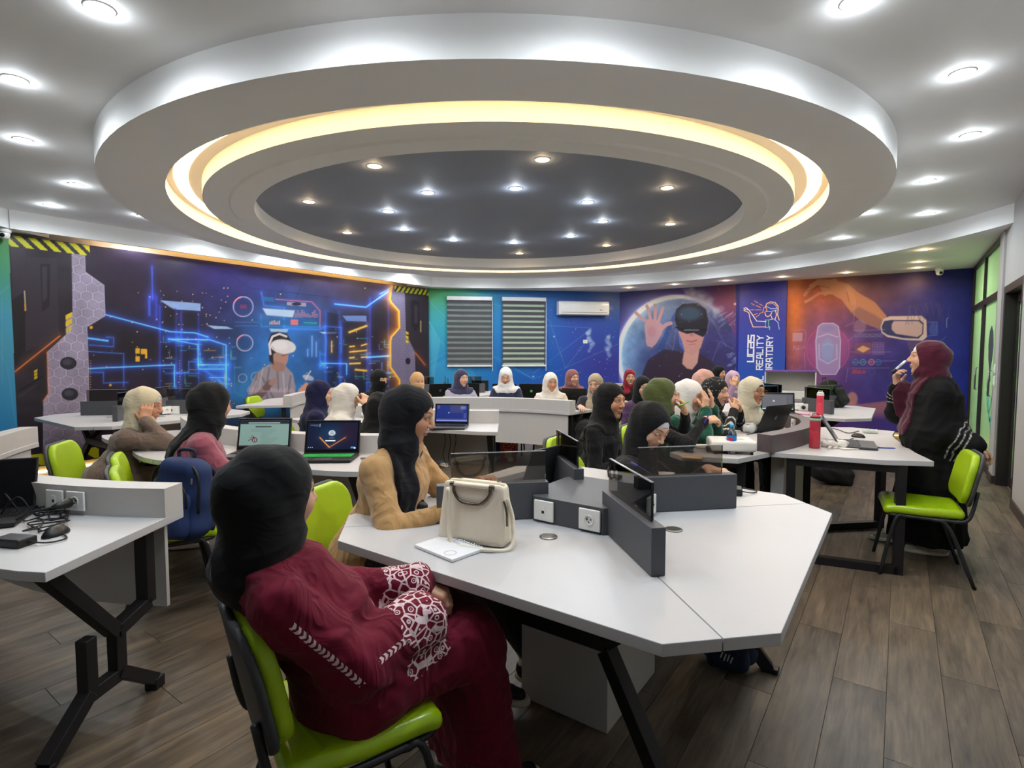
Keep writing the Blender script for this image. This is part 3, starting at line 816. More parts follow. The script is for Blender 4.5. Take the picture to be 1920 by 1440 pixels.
# ---------------------------------------------------------------- printed murals
PRINT = M_attr('wall_print', rough=.38, spec=.3)
rs = np.random.RandomState(7)
def hexes(SS, ZZ, size):
    """distance to the nearest hexagon edge, in cells"""
    x = SS / size; y = ZZ / size; best = None
    q = np.stack([x, y], -1); r = np.array([1, 1.7320508]); h = r / 2
    a = np.mod(q, r) - h; b = np.mod(q - h, r) - h
    da = (a ** 2).sum(-1); db = (b ** 2).sum(-1); g = np.where((da < db)[..., None], a, b); g = np.abs(g)
    return .5 - np.maximum(g[..., 0], g[..., 0] * .5 + g[..., 1] * .8660254)
def hazard(art, idxmask, slant, period, duty=.55):
    k = np.mod((slant) / period, 1.0); m = idxmask & (k < duty)
    art.C[idxmask] = np.array([38, 32, 36]) / 255; art.C[m] = np.array([212, 208, 28]) / 255
def paint_left(U, V, SS, ZZ):
    a = Art(U, V, (44, 33, 52))
    # --- main picture: night server hall, blue centre
    a.blob((300, 520), (230, 120), (40, 30, 48), .8)
    a.blob((480, 500), (120, 60), (52, 46, 128), .9); a.blob((420, 560), (70, 60), (46, 40, 110), .6)
    a.blob((640, 520), (110, 45), (84, 58, 96), .9); a.blob((700, 640), (80, 90), (52, 36, 50), .9)
    a.blob((520, 660), (95, 95), (46, 112, 200), 1.0); a.blob((500, 740), (120, 60), (48, 136, 208), .9); a.blob((560, 620), (60, 60), (56, 120, 200), .7)
    a.blob((620, 740), (60, 60), (30, 70, 140), .7); a.blob((240, 660), (110, 60), (34, 25, 34), .8); a.blob((380, 690), (60, 50), (40, 48, 84), .6)
    n = fbm(U / 26, V / 26, 3)[..., None] - .5; a.C = np.clip(a.C * (1 + .35 * n), 0, 1)
    for p in ([(440, 500), (560, 480), (520, 560)], [(560, 470), (570, 520), (555, 560)], [(380, 480), (470, 540), (640, 560)]):
        a.line(p, (30, 30, 70), 1.0, .5)
    # ceiling lights of the hall
    a.poly([(300, 563), (376, 569), (376, 583), (325, 580)], (150, 180, 230), .9, 1.5); a.poly([(388, 610), (425, 612), (437, 617), (402, 617)], (170, 200, 235), .9, 1.5)
    a.poly([(642, 592), (687, 592), (687, 603), (650, 602)], (120, 150, 215), .85, 1.5); a.poly([(598, 622), (634, 622), (628, 626), (606, 626)], (170, 205, 240), .9)
    # dark racks
    for x0, x1, y0 in ((300, 330, 575), (340, 372, 585), (612, 636, 585), (640, 688, 604), (694, 728, 560)):
        a.poly([(x0, y0), (x1, y0 + 4), (x1, 760), (x0, 760)], (26, 22, 36), .55, 3)
        a.line([(x0, y0), (x0, 760)], (50, 70, 170), 1.4, .7, 3, (30, 50, 160)); a.line([(x1, y0), (x1, 760)], (40, 60, 150), 1.2, .5, 2, (20, 40, 120))
    a.line([(285, 500), (286, 560)], (60, 90, 200), 1.4, .8, 4, (30, 50, 160)); a.line([(280, 556), (280, 590)], (60, 100, 220), 4, .7, 7, (30, 50, 170)); a.line([(293, 556), (293, 600)], (50, 80, 200), 3, .6, 6, (20, 40, 150))
    # neon circuit lines
    N = (112, 205, 255); G = (20, 70, 190)
    for p, w in (([(198, 590), (320, 622), (365, 624), (390, 632)], 2.0), ([(316, 636), (393, 637), (424, 647), (424, 740)], 2.0), ([(316, 636), (371, 646), (372, 692), (420, 692)], 1.5),
                 ([(166, 691), (327, 684), (327, 725)], 2.2), ([(165, 634), (202, 639)], 3.0), ([(372, 684), (428, 684)], 2.0), ([(628, 570), (686, 576), (733, 543)], 2.4), ([(713, 551), (736, 538)], 2.0),
                 ([(688, 670), (736, 667)], 3.0), ([(603, 681), (650, 682), (650, 702)], 1.8), ([(393, 708), (424, 708)], 1.6)):
        a.line(p, N, w, .95, 6, G, .75)
    for p in ([(166, 659), (232, 663), (232, 725)], [(166, 698), (194, 698), (194, 718), (240, 717)], [(200, 632), (213, 633), (213, 650), (168, 647)], [(327, 699), (354, 698), (354, 678), (378, 678)],
              [(310, 700), (372, 700)], [(372, 640), (378, 690), (420, 720)], [(610, 612), (640, 614), (640, 660)], [(600, 660), (600, 690)], [(716, 680), (716, 700), (734, 700)], [(490, 548), (495, 573), (533, 577), (533, 616), (600, 618), (608, 612), (612, 640), (608, 690)]):
        a.line(p, (80, 150, 235), 1.0, .7, 2.5, (15, 50, 140), .6)
    for i in range(90):
        x = rs.uniform(300, 440) if i < 40 else rs.uniform(600, 735); y = rs.uniform(630, 745); L = rs.uniform(5, 22); c = [(70, 190, 200), (70, 160, 235), (90, 200, 150), (235, 190, 80)][rs.randint(4)]
        p = [(x, y), (x + L, y + rs.uniform(-1, 1))] if rs.rand() < .6 else [(x, y), (x, y + L), (x + L * .6, y + L)]
        a.line(p, c, .9, .55, 1.5, tuple(v // 4 for v in c))
    for i in range(120):
        x, y = (rs.uniform(300, 440), rs.uniform(540, 740)) if i < 70 else (rs.uniform(170, 735), rs.uniform(540, 740))
        a.disc((x, y), rs.uniform(.6, 1.3), (250, 215, 140), .8)
    for x in (170, 337): 
        for y in range(676, 735, 5): a.disc((x, y), .9, (240, 180, 90), .8)
    for x0, y0, x1, y1 in ((254, 653, 262, 663), (264, 654, 275, 664), (254, 668, 262, 678), (272, 656, 276, 672)): a.poly([(x0, y0), (x1, y0), (x1, y1), (x0, y1)], (238, 178, 40), .95)
    a.disc((171, 614), 3, (250, 170, 50), .95, 2); a.disc((207, 722), 2.4, (250, 190, 90), .9, 2)
    for x0, y0, x1, y1, w in ((655, 623, 687, 611, 4), (656, 650, 664, 649, 2.6), (678, 648, 687, 645, 2.6), (656, 660, 664, 659, 2.6), (666, 659, 687, 657, 2.6), (656, 671, 664, 670, 2.6), (678, 670, 688, 669, 2.6), (656, 682, 675, 681, 3), (667, 693, 687, 695, 3.4), (622, 640, 622, 660, 2)):
        a.line([(x0, y0), (x1, y1)], (250, 205, 90), w, .9, 4, (110, 70, 10), .7)
    # interface rings and panels
    for c, r in (((456, 575), 18.5), ((459, 643), 15), ((455, 709), 8), ((480, 707), 9)):
        a.disc(c, r, (200, 190, 220), .8, 1, 2.2 if r > 12 else 1); a.disc(c, r - 3, (90, 120, 200), .35, 1, 1); a.disc(c, r, (250, 150, 160), .9, 1, 2.4, arc=(200, 260)) if r > 12 else None
        a.disc(c, r * .5, (40, 60, 130), .5, 1, 1)
    for x in range(452, 462, 3): a.line([(x, 572), (x, 578)], (210, 60, 90), 1.4, .8)
    for y in (604, 611):
        for x in range(441, 482, 4): a.line([(x, y), (x + 2.4, y)], (120, 160, 210), 1.3, .5)
    a.line([(517, 561), (585, 566), (600, 583), (600, 613)], (240, 120, 140), 1.3, .8, 2, (90, 20, 40)); a.line([(600, 613), (490, 612), (489, 590)], (60, 160, 210), 1.2, .6, 2, (10, 50, 90))
    a.poly([(492, 578), (553, 582), (549, 595), (500, 591)], (222, 236, 252), 1, 2.5); a.blob((522, 586), (40, 16), (120, 170, 235), .35); a.poly([(505, 616), (541, 617), (538, 623), (508, 622)], (180, 215, 245), .9, 2)
    a.poly([(490, 556), (514, 558), (514, 566), (490, 564)], (40, 110, 170), .8); a.poly([(538, 566), (574, 568), (574, 575), (538, 572)], (200, 170, 190), .8); a.disc((556, 570), (9, 3), (30, 30, 60), .9)
    for x in range(553, 596, 4):
        hgt = rs.uniform(3, 14)
        for y in np.arange(595 - hgt, 595, 2.4): a.line([(x, y), (x + 2.4, y)], (225, 140, 150), 1.4, .8)
    a.poly([(488, 598), (538, 600), (538, 609), (488, 607)], (40, 110, 170), .7)
    for i, x in enumerate(range(506, 526, 3)): a.line([(x, 608), (x, 604 - (i % 4))], (250, 190, 170), 1.8, .9)
    a.poly([(545, 599), (559, 599), (559, 610), (545, 609)], (236, 130, 140), .95); a.poly([(568, 601), (595, 602), (595, 612), (568, 611)], (34, 120, 160), .85); a.line([(570, 605), (594, 606)], (90, 210, 220), 1.4, .8)
    for x, y0 in ((577, 655), (585, 630), (593, 642)): a.line([(x, y0), (x, 668)], (200, 220, 250), 1.2, .7, 2, (40, 70, 120))
    # --- person with a white headset
    a.poly([(462, 762), (468, 725), (480, 700), (503, 683), (533, 684), (549, 700), (554, 725), (553, 762)], (148, 142, 156), 1, 2)
    for p in ([(482, 700), (476, 730), (470, 752)], [(505, 690), (498, 730), (503, 756)], [(545, 705), (540, 740), (544, 760)], [(520, 695), (522, 730)], [(490, 705), (512, 745)]): a.line(p, (96, 88, 106), 4, .5)
    for p in ([(493, 690), (486, 730)], [(531, 700), (534, 745)], [(470, 745), (480, 715)]): a.line(p, (196, 190, 200), 3, .5)
    a.poly([(510, 660), (541, 660), (540, 676), (533, 690), (520, 692), (512, 684)], (176, 138, 128), 1, 1.5); a.poly([(513, 676), (533, 682), (534, 694), (520, 698), (509, 690)], (160, 120, 112), 1, 2); a.line([(529, 667), (538, 665)], (150, 70, 74), 2.2, .9)
    a.poly([(503, 638), (508, 626), (522, 622), (538, 626), (546, 640), (540, 648), (512, 664), (513, 684), (505, 676)], (46, 38, 44), 1, 2)
    a.line([(507, 664), (505, 645), (511, 631), (524, 626), (537, 631)], (226, 222, 228), 4, 1); a.line([(513, 640), (528, 634), (545, 640)], (70, 66, 76), 4, 1)
    a.disc((531, 650), (24, 13.5), (222, 220, 228), 1, 1.2, rot=.12); a.disc((524, 648), (15, 9), (240, 238, 244), .7, 4); a.line([(511, 650), (516, 660), (532, 665), (548, 661)], (150, 146, 160), 1.5, .7)
    a.poly([(462, 742), (480, 738), (505, 712), (516, 716), (506, 730), (486, 752)], (110, 88, 92), 1, 2); a.disc((512, 716), (9, 6), (160, 128, 124), .95, 1.5, rot=-.5)
    a.poly([(552, 748), (560, 730), (574, 716), (582, 722), (572, 738), (560, 752)], (196, 142, 122), 1, 2); a.disc((578, 708), (11, 5), (200, 200, 214), .8, 1.5, rot=.3); a.line([(573, 712), (582, 696)], (210, 210, 222), 3, .8)
    for x in range(464, 552, 3): a.line([(x, 735), (x, 735 - rs.uniform(2, 10))], (225, 190, 205), 1.5, .6)
    a.line([(440, 680), (440, 735), (470, 752)], (90, 170, 220), 1, .5); a.line([(560, 762), (470, 760)], (90, 170, 220), 1, .4)
    # --- yellow neon border towards the far machine panel
    E = [(736, 528), (731, 560), (733, 566), (748, 583), (749, 615), (734, 632), (732, 640), (732, 688), (749, 712), (750, 760), (738, 800)]
    a.line(E, (255, 226, 130), 2.6, 1, 9, (200, 110, 0), 1.0); a.line(E, (255, 170, 20), 7, .35)
    R = [(x + 2, y) for x, y in E] + [(812, 860), (812, 500), (738, 500)]
    a.poly(R, (128, 118, 146), 1, 1.0)
    hx = hexes(SS, ZZ, .062); m = (hx < .05) & (U > 735) & (a.C[..., 2] > .45) & (a.C[..., 0] > .42) & (a.C[..., 0] < .58); a.C[m] = a.C[m] * .86
    D = [(759, 545), (761, 625), (778, 660), (779, 700), (770, 720), (771, 860), (815, 860), (815, 545)]
    a.poly(D, (50, 42, 50), 1, 1.2); a.poly([(770, 562), (786, 564), (786, 612), (779, 622), (771, 610)], (34, 28, 36), 1, 1); a.poly([(777, 572), (783, 572), (783, 608), (777, 606)], (58, 50, 62), 1, 2)
    a.line([(779, 662), (797, 684)], (226, 120, 50), 1.6, .9, 4, (110, 40, 0)); a.line([(789, 602), (789, 622)], (210, 190, 110), 1.8, .9)
    for y in (621, 629, 637): a.poly([(761, y), (766, y + 2), (766, y + 7), (761, y + 5)], (228, 190, 30), 1)
    a.disc((765, 677), (4.6, 6.2), (44, 38, 50), 1); a.disc((764, 730), (4.6, 6.2), (44, 38, 50), 1)
    # --- near machine panel with hexagons
    Hx = [(150, 300), (158, 450), (160, 510), (195, 535), (197, 592), (163, 613), (166, 690), (168, 960), (-60, 960), (-60, 300)]
    a.poly(Hx, (152, 140, 160), 1, 1.0)
    ins = (a.C[..., 0] > .57) & (a.C[..., 0] < .62) & (a.C[..., 2] > .6) & (U < 205); e = hexes(SS, ZZ, .118)
    sh = (.06 * np.sin(U / 9) * 0 + fbm(U / 30, V / 30, 9) - .5)[..., None]
    a.C[ins] = np.clip(a.C[ins] * (1 + .25 * sh[ins]), 0, 1); m1 = ins & (e < .07); a.C[m1] = a.C[m1] * 1.13; m2 = ins & (e >= .07) & (e < .11); a.C[m2] = a.C[m2] * .86
    a.line([(158, 450), (160, 510), (195, 535), (197, 592), (163, 613), (166, 690), (168, 900)], (178, 168, 190), 1.6, .8)
    Dk = [(-60, 300), (130, 300), (134, 464), (136, 585), (124, 600), (124, 627), (88, 660), (90, 738), (81, 752), (80, 900), (-60, 900)]
    a.poly(Dk, (44, 37, 46), 1, 1.2)
    dm = (a.C[..., 0] < .2) & (U < 140) & (U > 10); w = (vnoise(U / 40, V / 14, 4)[..., None] - .5) * .35; a.C[dm] = np.clip(a.C[dm] * (1 + w[dm]), 0, 1)
    a.poly([(20, 450), (48, 450), (50, 545), (24, 565)], (54, 45, 56), .9); a.poly([(50, 482), (106, 484), (111, 625), (48, 660)], (53, 45, 55), .9); a.poly([(75, 494), (94, 495), (93, 573), (79, 586)], (34, 28, 36), 1); a.poly([(79, 500), (88, 500), (88, 560), (80, 566)], (62, 54, 66), .8, 3)
    a.poly([(22, 562), (46, 548), (48, 650), (28, 690)], (32, 26, 32), .9); a.line([(46, 546), (48, 582)], (196, 170, 130), 2.6, .9); a.line([(47, 570), (47, 582)], (220, 150, 40), 2.4, .9)
    a.line([(28, 697), (112, 630)], (240, 130, 50), 2, .9, 5, (130, 50, 5)); a.line([(88, 660), (90, 738), (80, 752)], (200, 110, 50), 1.2, .8, 3, (80, 30, 0)); a.line([(33, 735), (80, 706)], (22, 18, 22), 3, .8); a.line([(34, 745), (68, 722)], (84, 76, 84), 1.6, .7)
    for y in (588, 600, 613): a.poly([(123, y + 3), (135, y - 3), (135, y + 6), (123, y + 12)], (226, 188, 32), 1 if y < 610 else .6)
    for y in (693, 699, 705): a.poly([(64, y + 2), (70, y - 1), (70, y + 4), (64, y + 7)], (226, 188, 32), .9)
    for c in ((128, 681), (131, 739)):
        a.disc(c, (14.5, 11), (44, 40, 50), 1); a.disc((c[0] - 2, c[1] - 2), (9, 6), (78, 74, 86), .8, 4); a.disc(c, (14.5, 11), (24, 20, 26), .8, 1, 1.6)
    # --- green to blue field
    g = U < (15 + (V - 428) * .046)
    t = np.clip((V - 440) / 150, 0, 1)[..., None]; t2 = np.clip((V - 650) / 150, 0, 1)[..., None]
    cg = np.array([62, 140, 58]) * (1 - t) + np.array([70, 150, 176]) * t; cg = cg * (1 - t2) + np.array([48, 132, 186]) * t2
    a.C[g] = (cg / 255)[g]
    for p in ([(-10, 560), (18, 535)], [(-10, 640), (14, 690), (30, 800)], [(4, 560), (4, 720)]): a.line(p, (140, 190, 200), 1, .4)
    # hazard tape bands along the top and the foot
    top = 2.80 - ZZ; hz = (top < .16) & (U > 15 + (V - 428) * .046) & (SS < 2.47)
    hazard(a, hz, SS + ZZ * .9, .125); hazard(a, (top < .15) & (SS > 7.37), SS - ZZ * .8, .12)
    ft = (ZZ < .30) & (SS < 2.47) & (U > 15 + (V - 428) * .046); hazard(a, ft, SS + ZZ * 1.1, .26, .62)
    a.C[(ZZ < .30) & (SS > 7.37)] = np.array([38, 32, 36]) / 255
    return a
def cols_for(p0, p1, fun, step):
    """wall coordinates whose columns are about `step` picture pixels apart"""
    s = np.linspace(p0, p1, 4000); u = np.array([proj(fun(v))[0] for v in s]); n = int(abs(u[-1] - u[0]) / step)
    return np.interp(np.linspace(u[0], u[-1], n), u, s)
XM = XL + .09                                            # printed face of the left mural boards
board = empty('mural_board', parent=w_left)
S_l = np.concatenate([np.linspace(.2, 1.55, 8), cols_for(1.6, 8.30, lambda v: (XM, v, 1.7), 1.15)])
Z_l = np.concatenate([np.linspace(.16, .80, 60), np.linspace(.81, 2.76, 250)])
print_panel('mural_print', lambda s, z: (np.full_like(s, XM), s, z), S_l, Z_l, paint_left, PRINT, w_left, .85)
bpy.data.objects.remove(board)
MB().box2((XL, .2, .15), (XM - .002, 8.30, 2.765)).obj('mural_backing', M('board_edge', '#2a2730', .6), w_left)

def paint_corner(U, V, SS, ZZ):
    a = Art(U, V, (32, 110, 196))
    x = np.clip((U - 800) / 360, 0, 1)[..., None]; y = np.clip((V - 545) / 190, 0, 1)[..., None]
    c = np.array([44, 152, 206]) * (1 - x) + np.array([42, 92, 190]) * x; c = c * (1 - y * .35) + np.array([24, 112, 200]) * y * .35
    a.C = np.clip(c, 0, 255) / 255 * np.ones(U.shape + (1,))
    a.blob((812, 545), (75, 45), (116, 192, 72), .95); a.blob((860, 575), (60, 50), (70, 176, 150), .5); a.blob((820, 610), (50, 60), (62, 176, 190), .6)
    a.blob((1130, 690), (80, 70), (66, 54, 150), .9); a.blob((1150, 560), (40, 30), (150, 150, 190), .6); a.blob((1040, 720), (90, 40), (34, 84, 190), .5); a.blob((1090, 620), (50, 50), (50, 70, 176), .6)
    for p in ([(800, 560), (850, 610), (925, 545)], [(805, 605), (840, 660), (890, 560), (1030, 600)], [(1030, 600), (1060, 690), (1170, 640)], [(1022, 610), (1110, 615), (1000, 700)], [(805, 680), (870, 640), (1000, 710), (1060, 690), (1100, 640)], [(960, 545), (1025, 605)], [(840, 690), (930, 668), (1000, 712)]):
        a.line(p, (150, 205, 240), 1.0, .35)
    a.poly([(805, 600), (826, 640), (812, 720), (800, 700)], (110, 200, 220), .35, 2); a.poly([(800, 690), (860, 660), (905, 720), (800, 760)], (90, 190, 230), .3, 2); a.poly([(930, 680), (1000, 712), (940, 760)], (20, 90, 180), .35, 2); a.poly([(1000, 580), (1060, 690), (1020, 740)], (20, 90, 190), .3, 2)
    for x_, y_ in ((1000, 706), (805, 605), (1039, 631)): a.disc((x_, y_), 1.6, (190, 225, 245), .8)
    for cx, cy, hh in ((1106, 638, 24), (1141, 650, 24)):
        for i in range(26):
            t = rs.uniform(-1, 1); a.disc((cx + rs.uniform(-5, 5) * (1.2 - abs(t)) + 3 * math.sin(t * 4), cy + t * hh), rs.uniform(2.5, 5.0) * (1.15 - abs(t) * .7), (176, 200, 236), rs.uniform(.25, .5), 3)
    for i in range(90): a.disc((rs.uniform(1030, 1165), rs.uniform(560, 730)), rs.uniform(.4, 1.0), (200, 215, 250), rs.uniform(.2, .7))
    a.disc((1136, 590), 7, (150, 170, 220), .3, 2); a.disc((1146, 578), 4, (190, 200, 230), .3, 2)
    return a
S_c = cols_for(.0, CH_LEN - .001, lambda v: chamfer(v, 1.8, .02), 1.25)
print_panel('mural_print', lambda s, z: (XL + s * math.sqrt(.5) + .014, XL - CHK + s * math.sqrt(.5) - .014, z), S_c, np.concatenate([[.02, .4], np.linspace(.7, 2.80, 180)]), paint_corner, PRINT, w_corner, .85)
def paint_back(U, V, SS, ZZ):
    a = Art(U, V, (66, 60, 140))
    # --- earth and headset
    a.blob((1190, 560), (60, 40), (96, 110, 176), .7); a.blob((1180, 690), (60, 60), (60, 50, 146), .7); a.blob((1365, 560), (50, 60), (156, 78, 96), .85); a.blob((1340, 640), (60, 60), (112, 66, 128), .8); a.blob((1380, 700), (50, 50), (120, 70, 140), .7); a.blob((1250, 545), (70, 20), (84, 64, 120), .7)
    d = np.hypot((U - 1272) / 1.0, (V - 668)); r = 112.0
    n = fbm(U / 18, V / 18, 12); ins = (d < r) & (U < 1386)
    tt = np.clip((U - 1165) / 160, 0, 1)[..., None]; ce = np.array([120, 160, 204]) * (1 - tt) + np.array([64, 62, 124]) * tt
    ce = ce * (.75 + .5 * n[..., None]); top = np.clip(1 - np.abs(V - 575) / 50, 0, 1)[..., None]; ce = ce * (1 - .4 * top) + np.array([150, 180, 200]) * .4 * top
    a.C[ins] = np.clip(ce / 255, 0, 1)[ins]; a.blob((1290, 690), (60, 40), (44, 36, 70), .8); a.blob((1230, 680), (34, 30), (50, 60, 130), .7)
    rim = np.exp(-((d - r) / 3.5) ** 2) * np.clip((1360 - U) / 100, 0, 1) * np.clip((740 - V) / 60, 0, 1); halo = np.exp(-np.abs(d - r) / 10) * np.clip((1330 - U) / 120, 0, 1) * .45
    a.C = np.clip(a.C + (rim + halo)[..., None] * np.array([.85, .88, .9]) * (U < 1386)[..., None], 0, 1)
    for i in range(60):
        t = rs.rand(); a.disc((1285 + t * 60 + rs.uniform(-10, 10), 540 + t * 45 + rs.uniform(-10, 10)), rs.uniform(3, 7), (196, 196, 214), rs.uniform(.12, .35), 4)
    for i in range(10): x = 1345 + rs.uniform(0, 30); y = 600 + rs.uniform(-10, 15); a.line([(x, y), (x + rs.uniform(6, 16), y - rs.uniform(5, 12))], (180, 176, 205), 2.2, .4)
    for p in ([(1310, 570), (1340, 610), (1362, 650)], [(1315, 572), (1350, 620)], [(1220, 600), (1262, 655), (1240, 700)], [(1250, 580), (1275, 574), (1262, 655)], [(1330, 690), (1350, 640), (1375, 655)]): a.line(p, (150, 160, 210), 1.0, .5)
    a.poly([(1262, 590), (1275, 574), (1258, 618), (1245, 655), (1262, 668), (1240, 690), (1232, 655)], (44, 70, 140), .6, 2)
    # body, face, headset, hand
    a.poly([(1200, 712), (1215, 675), (1245, 655), (1280, 660), (1290, 690), (1305, 690), (1312, 664), (1335, 678), (1352, 715), (1350, 760), (1200, 760)], (58, 44, 62), .95, 3)
    a.poly([(1283, 655), (1312, 650), (1308, 680), (1298, 693), (1288, 691), (1279, 682)], (212, 160, 150), 1, 2); a.poly([(1271, 620), (1318, 618), (1320, 632), (1314, 652), (1298, 668), (1284, 660), (1274, 644)], (206, 150, 146), 1, 2); a.poly([(1271, 620), (1279, 640), (1284, 660), (1274, 650)], (60, 100, 200), .8, 2)
    a.line([(1288, 639), (1297, 641), (1306, 638)], (176, 90, 100), 2.4, .9); a.line([(1292, 646), (1304, 645)], (150, 90, 96), 1.2, .6); a.disc((1297, 628), (4, 3), (170, 110, 110), .6)
    a.poly([(1265, 600), (1268, 580), (1280, 570), (1308, 568), (1324, 580), (1328, 602), (1326, 622), (1318, 632), (1300, 624), (1288, 626), (1272, 620)], (38, 36, 50), 1, 1.5)
    a.disc((1293, 588), (22, 13), (70, 110, 150), .55, 8); a.line([(1268, 614), (1290, 620), (1324, 618)], (20, 20, 28), 3, .9); a.line([(1283, 619), (1310, 619)], (220, 224, 236), 1.4, .7); a.line([(1324, 580), (1330, 600), (1326, 622)], (120, 110, 130), 2, .7)
    a.poly([(1284, 545), (1320, 543), (1335, 556), (1338, 575), (1322, 578), (1300, 566)], (150, 146, 170), .45, 6)
    sk = (206, 160, 172)
    a.poly([(1212, 648), (1208, 610), (1214, 598), (1232, 600), (1246, 612), (1240, 628), (1230, 645), (1222, 652)], sk, .95, 2)
    for p, w in (([(1214, 604), (1202, 596), (1192, 586)], 6), ([(1220, 600), (1216, 582), (1213, 574)], 6), ([(1228, 600), (1229, 582), (1228, 572)], 6), ([(1234, 604), (1240, 586), (1243, 577)], 6), ([(1238, 618), (1250, 608), (1258, 606)], 7)): a.line(p, sk, w, .95)
    a.line([(1212, 645), (1216, 655), (1226, 652)], (150, 110, 150), 2, .6); a.disc((1222, 622), (8, 10), (190, 130, 150), .5, 4)
    for i in range(120): a.disc((rs.uniform(1165, 1384), rs.uniform(535, 720)), rs.uniform(.4, 1.1), (220, 220, 250), rs.uniform(.2, .7))
    a.disc((1378, 570), 2.2, (255, 220, 170), .9, 2)
    for i in range(14): x = 1360 + rs.uniform(0, 20); y = 660 + rs.uniform(0, 40); a.poly([(x, y), (x + 9, y - 2), (x + 9, y + 3), (x, y + 4)], (150, 160, 220), .4)
    # --- blue field behind the sign
    s = (U >= 1380) & (U < 1480); a.C[s] = np.array([46, 46, 146]) / 255
    # --- hologram picture
    rr = U >= 1474; x = np.clip((U - 1475) / 340, 0, 1)[..., None]; y = np.clip((V - 520) / 300, 0, 1)[..., None]
    c = np.array([222, 118, 62]) * (1 - x) ** 1.5 + np.array([34, 38, 142]) * (1 - (1 - x) ** 1.5); lowc = np.array([124, 70, 128]) * (1 - x) + np.array([30, 46, 160]) * x
    c = c * (1 - np.clip(y * 1.7, 0, 1)) + lowc * np.clip(y * 1.7, 0, 1); a.C[rr] = np.clip(c / 255, 0, 1)[rr]
    def rblob(cc, r_, col, al):
        keep = a.C.copy(); a.blob(cc, r_, col, al); a.C[~rr] = keep[~rr]
    rblob((1490, 570), (18, 130), (240, 130, 40), .85); rblob((1560, 545), (80, 34), (196, 92, 50), .8); rblob((1545, 655), (60, 50), (180, 96, 160), .7); rblob((1640, 540), (60, 30), (128, 92, 108), .7); rblob((1720, 525), (30, 16), (130, 80, 110), .6); rblob((1650, 700), (70, 40), (60, 56, 130), .6); rblob((1510, 720), (40, 40), (150, 80, 130), .6)
    nn = fbm(U / 22, V / 22, 21)[..., None] - .5; a.C[rr] = np.clip(a.C * (1 + .3 * nn), 0, 1)[rr]
    hand = (206, 140, 104)
    a.poly([(1536, 533), (1560, 524), (1590, 532), (1608, 548), (1640, 566), (1662, 592), (1668, 612), (1652, 618), (1620, 606), (1596, 586), (1578, 562), (1560, 552), (1545, 556)], hand, .92, 2.5)
    a.poly([(1596, 586), (1620, 606), (1652, 618), (1660, 604), (1640, 590), (1610, 575)], (150, 100, 104), .7, 4)
    for p, w in (([(1556, 530), (1530, 532), (1514, 546), (1509, 553)], 6), ([(1560, 528), (1535, 526), (1520, 536)], 6), ([(1558, 548), (1536, 550), (1518, 562), (1510, 566)], 5), ([(1590, 540), (1598, 556), (1600, 568)], 9), ([(1566, 526), (1552, 530)], 8)): a.line(p, (214, 146, 106), w, .95)
    for p in ([(1514, 546), (1536, 536), (1556, 540)], [(1540, 560), (1556, 552)], [(1592, 566), (1588, 548)]): a.line(p, (120, 60, 40), 1.4, .5)
    a.disc((1612, 612), (12, 13), (170, 130, 150), .55, 3)
    # headset
    a.poly([(1651, 612), (1656, 598), (1668, 593), (1728, 592), (1737, 600), (1738, 632), (1730, 639), (1700, 638), (1664, 632), (1653, 624)], (226, 196, 196), 1, 1.5)
    a.poly([(1653, 612), (1658, 602), (1670, 600), (1725, 600), (1732, 606), (1731, 626), (1722, 635), (1694, 634), (1664, 628), (1655, 622)], (60, 62, 110), 1, 1.2); a.poly([(1672, 608), (1676, 602), (1722, 602), (1730, 608), (1729, 626), (1720, 632), (1680, 626), (1672, 618)], (206, 172, 178), 1, 1.5)
    a.line([(1739, 604), (1757, 604), (1757, 628), (1739, 630)], (110, 130, 200), 2, .6); a.disc((1750, 617), (8, 12), (80, 110, 190), .6, 3); a.line([(1778, 596), (1775, 598), (1775, 614)], (150, 180, 230), 1.4, .8); a.disc((1760, 625), 14, (90, 120, 190), .4, 2, 3, arc=(20, 120))
    for i in range(26): x = 1700 + rs.uniform(0, 85); a.line([(x, 566 + abs(x - 1745) * .2), (x + rs.uniform(-10, 14), 590 + rs.uniform(-6, 20))], (96, 84, 130), 2, .3)
    a.poly([(1700, 638), (1735, 640), (1740, 668), (1722, 682), (1708, 668)], (120, 90, 120), .6, 4)
    # car hologram
    a.disc((1552, 655), (40, 42), (214, 92, 140), .6, 1.5, 3); a.disc((1552, 655), (37, 39), (200, 90, 150), .4, 3)
    a.poly([(1533, 612), (1541, 606), (1564, 606), (1573, 613), (1577, 640), (1575, 690), (1568, 702), (1538, 702), (1530, 690), (1528, 640)], (176, 150, 204), .92, 2)
    for p in ([(1534, 612), (1530, 640), (1532, 690), (1540, 702), (1567, 702), (1574, 690), (1576, 640), (1572, 612), (1562, 606), (1543, 606), (1534, 612)], [(1534, 632), (1552, 626), (1571, 632)], [(1535, 672), (1552, 682), (1570, 672)], [(1536, 645), (1536, 670)], [(1569, 645), (1569, 670)], [(1543, 648), (1552, 644), (1562, 648)]): a.line(p, (226, 214, 246), 1.5, .8)
    a.disc((1552, 657), (12, 22), (150, 176, 226), .6, 6); a.disc((1552, 616), (12, 6), (150, 140, 200), .7, 3)
    L = (206, 160, 216)
    for p in ([(1486, 620), (1508, 618), (1512, 630), (1508, 650)], [(1490, 655), (1510, 652)], [(1585, 612), (1600, 605), (1604, 560)], [(1590, 640), (1598, 632)], [(1480, 700), (1510, 696), (1508, 660)], [(1590, 690), (1586, 716)], [(1600, 620), (1660, 618)], [(1598, 680), (1680, 676)], [(1596, 660), (1670, 660)], [(1596, 690), (1668, 690)]): a.line(p, L, 1.1, .5)
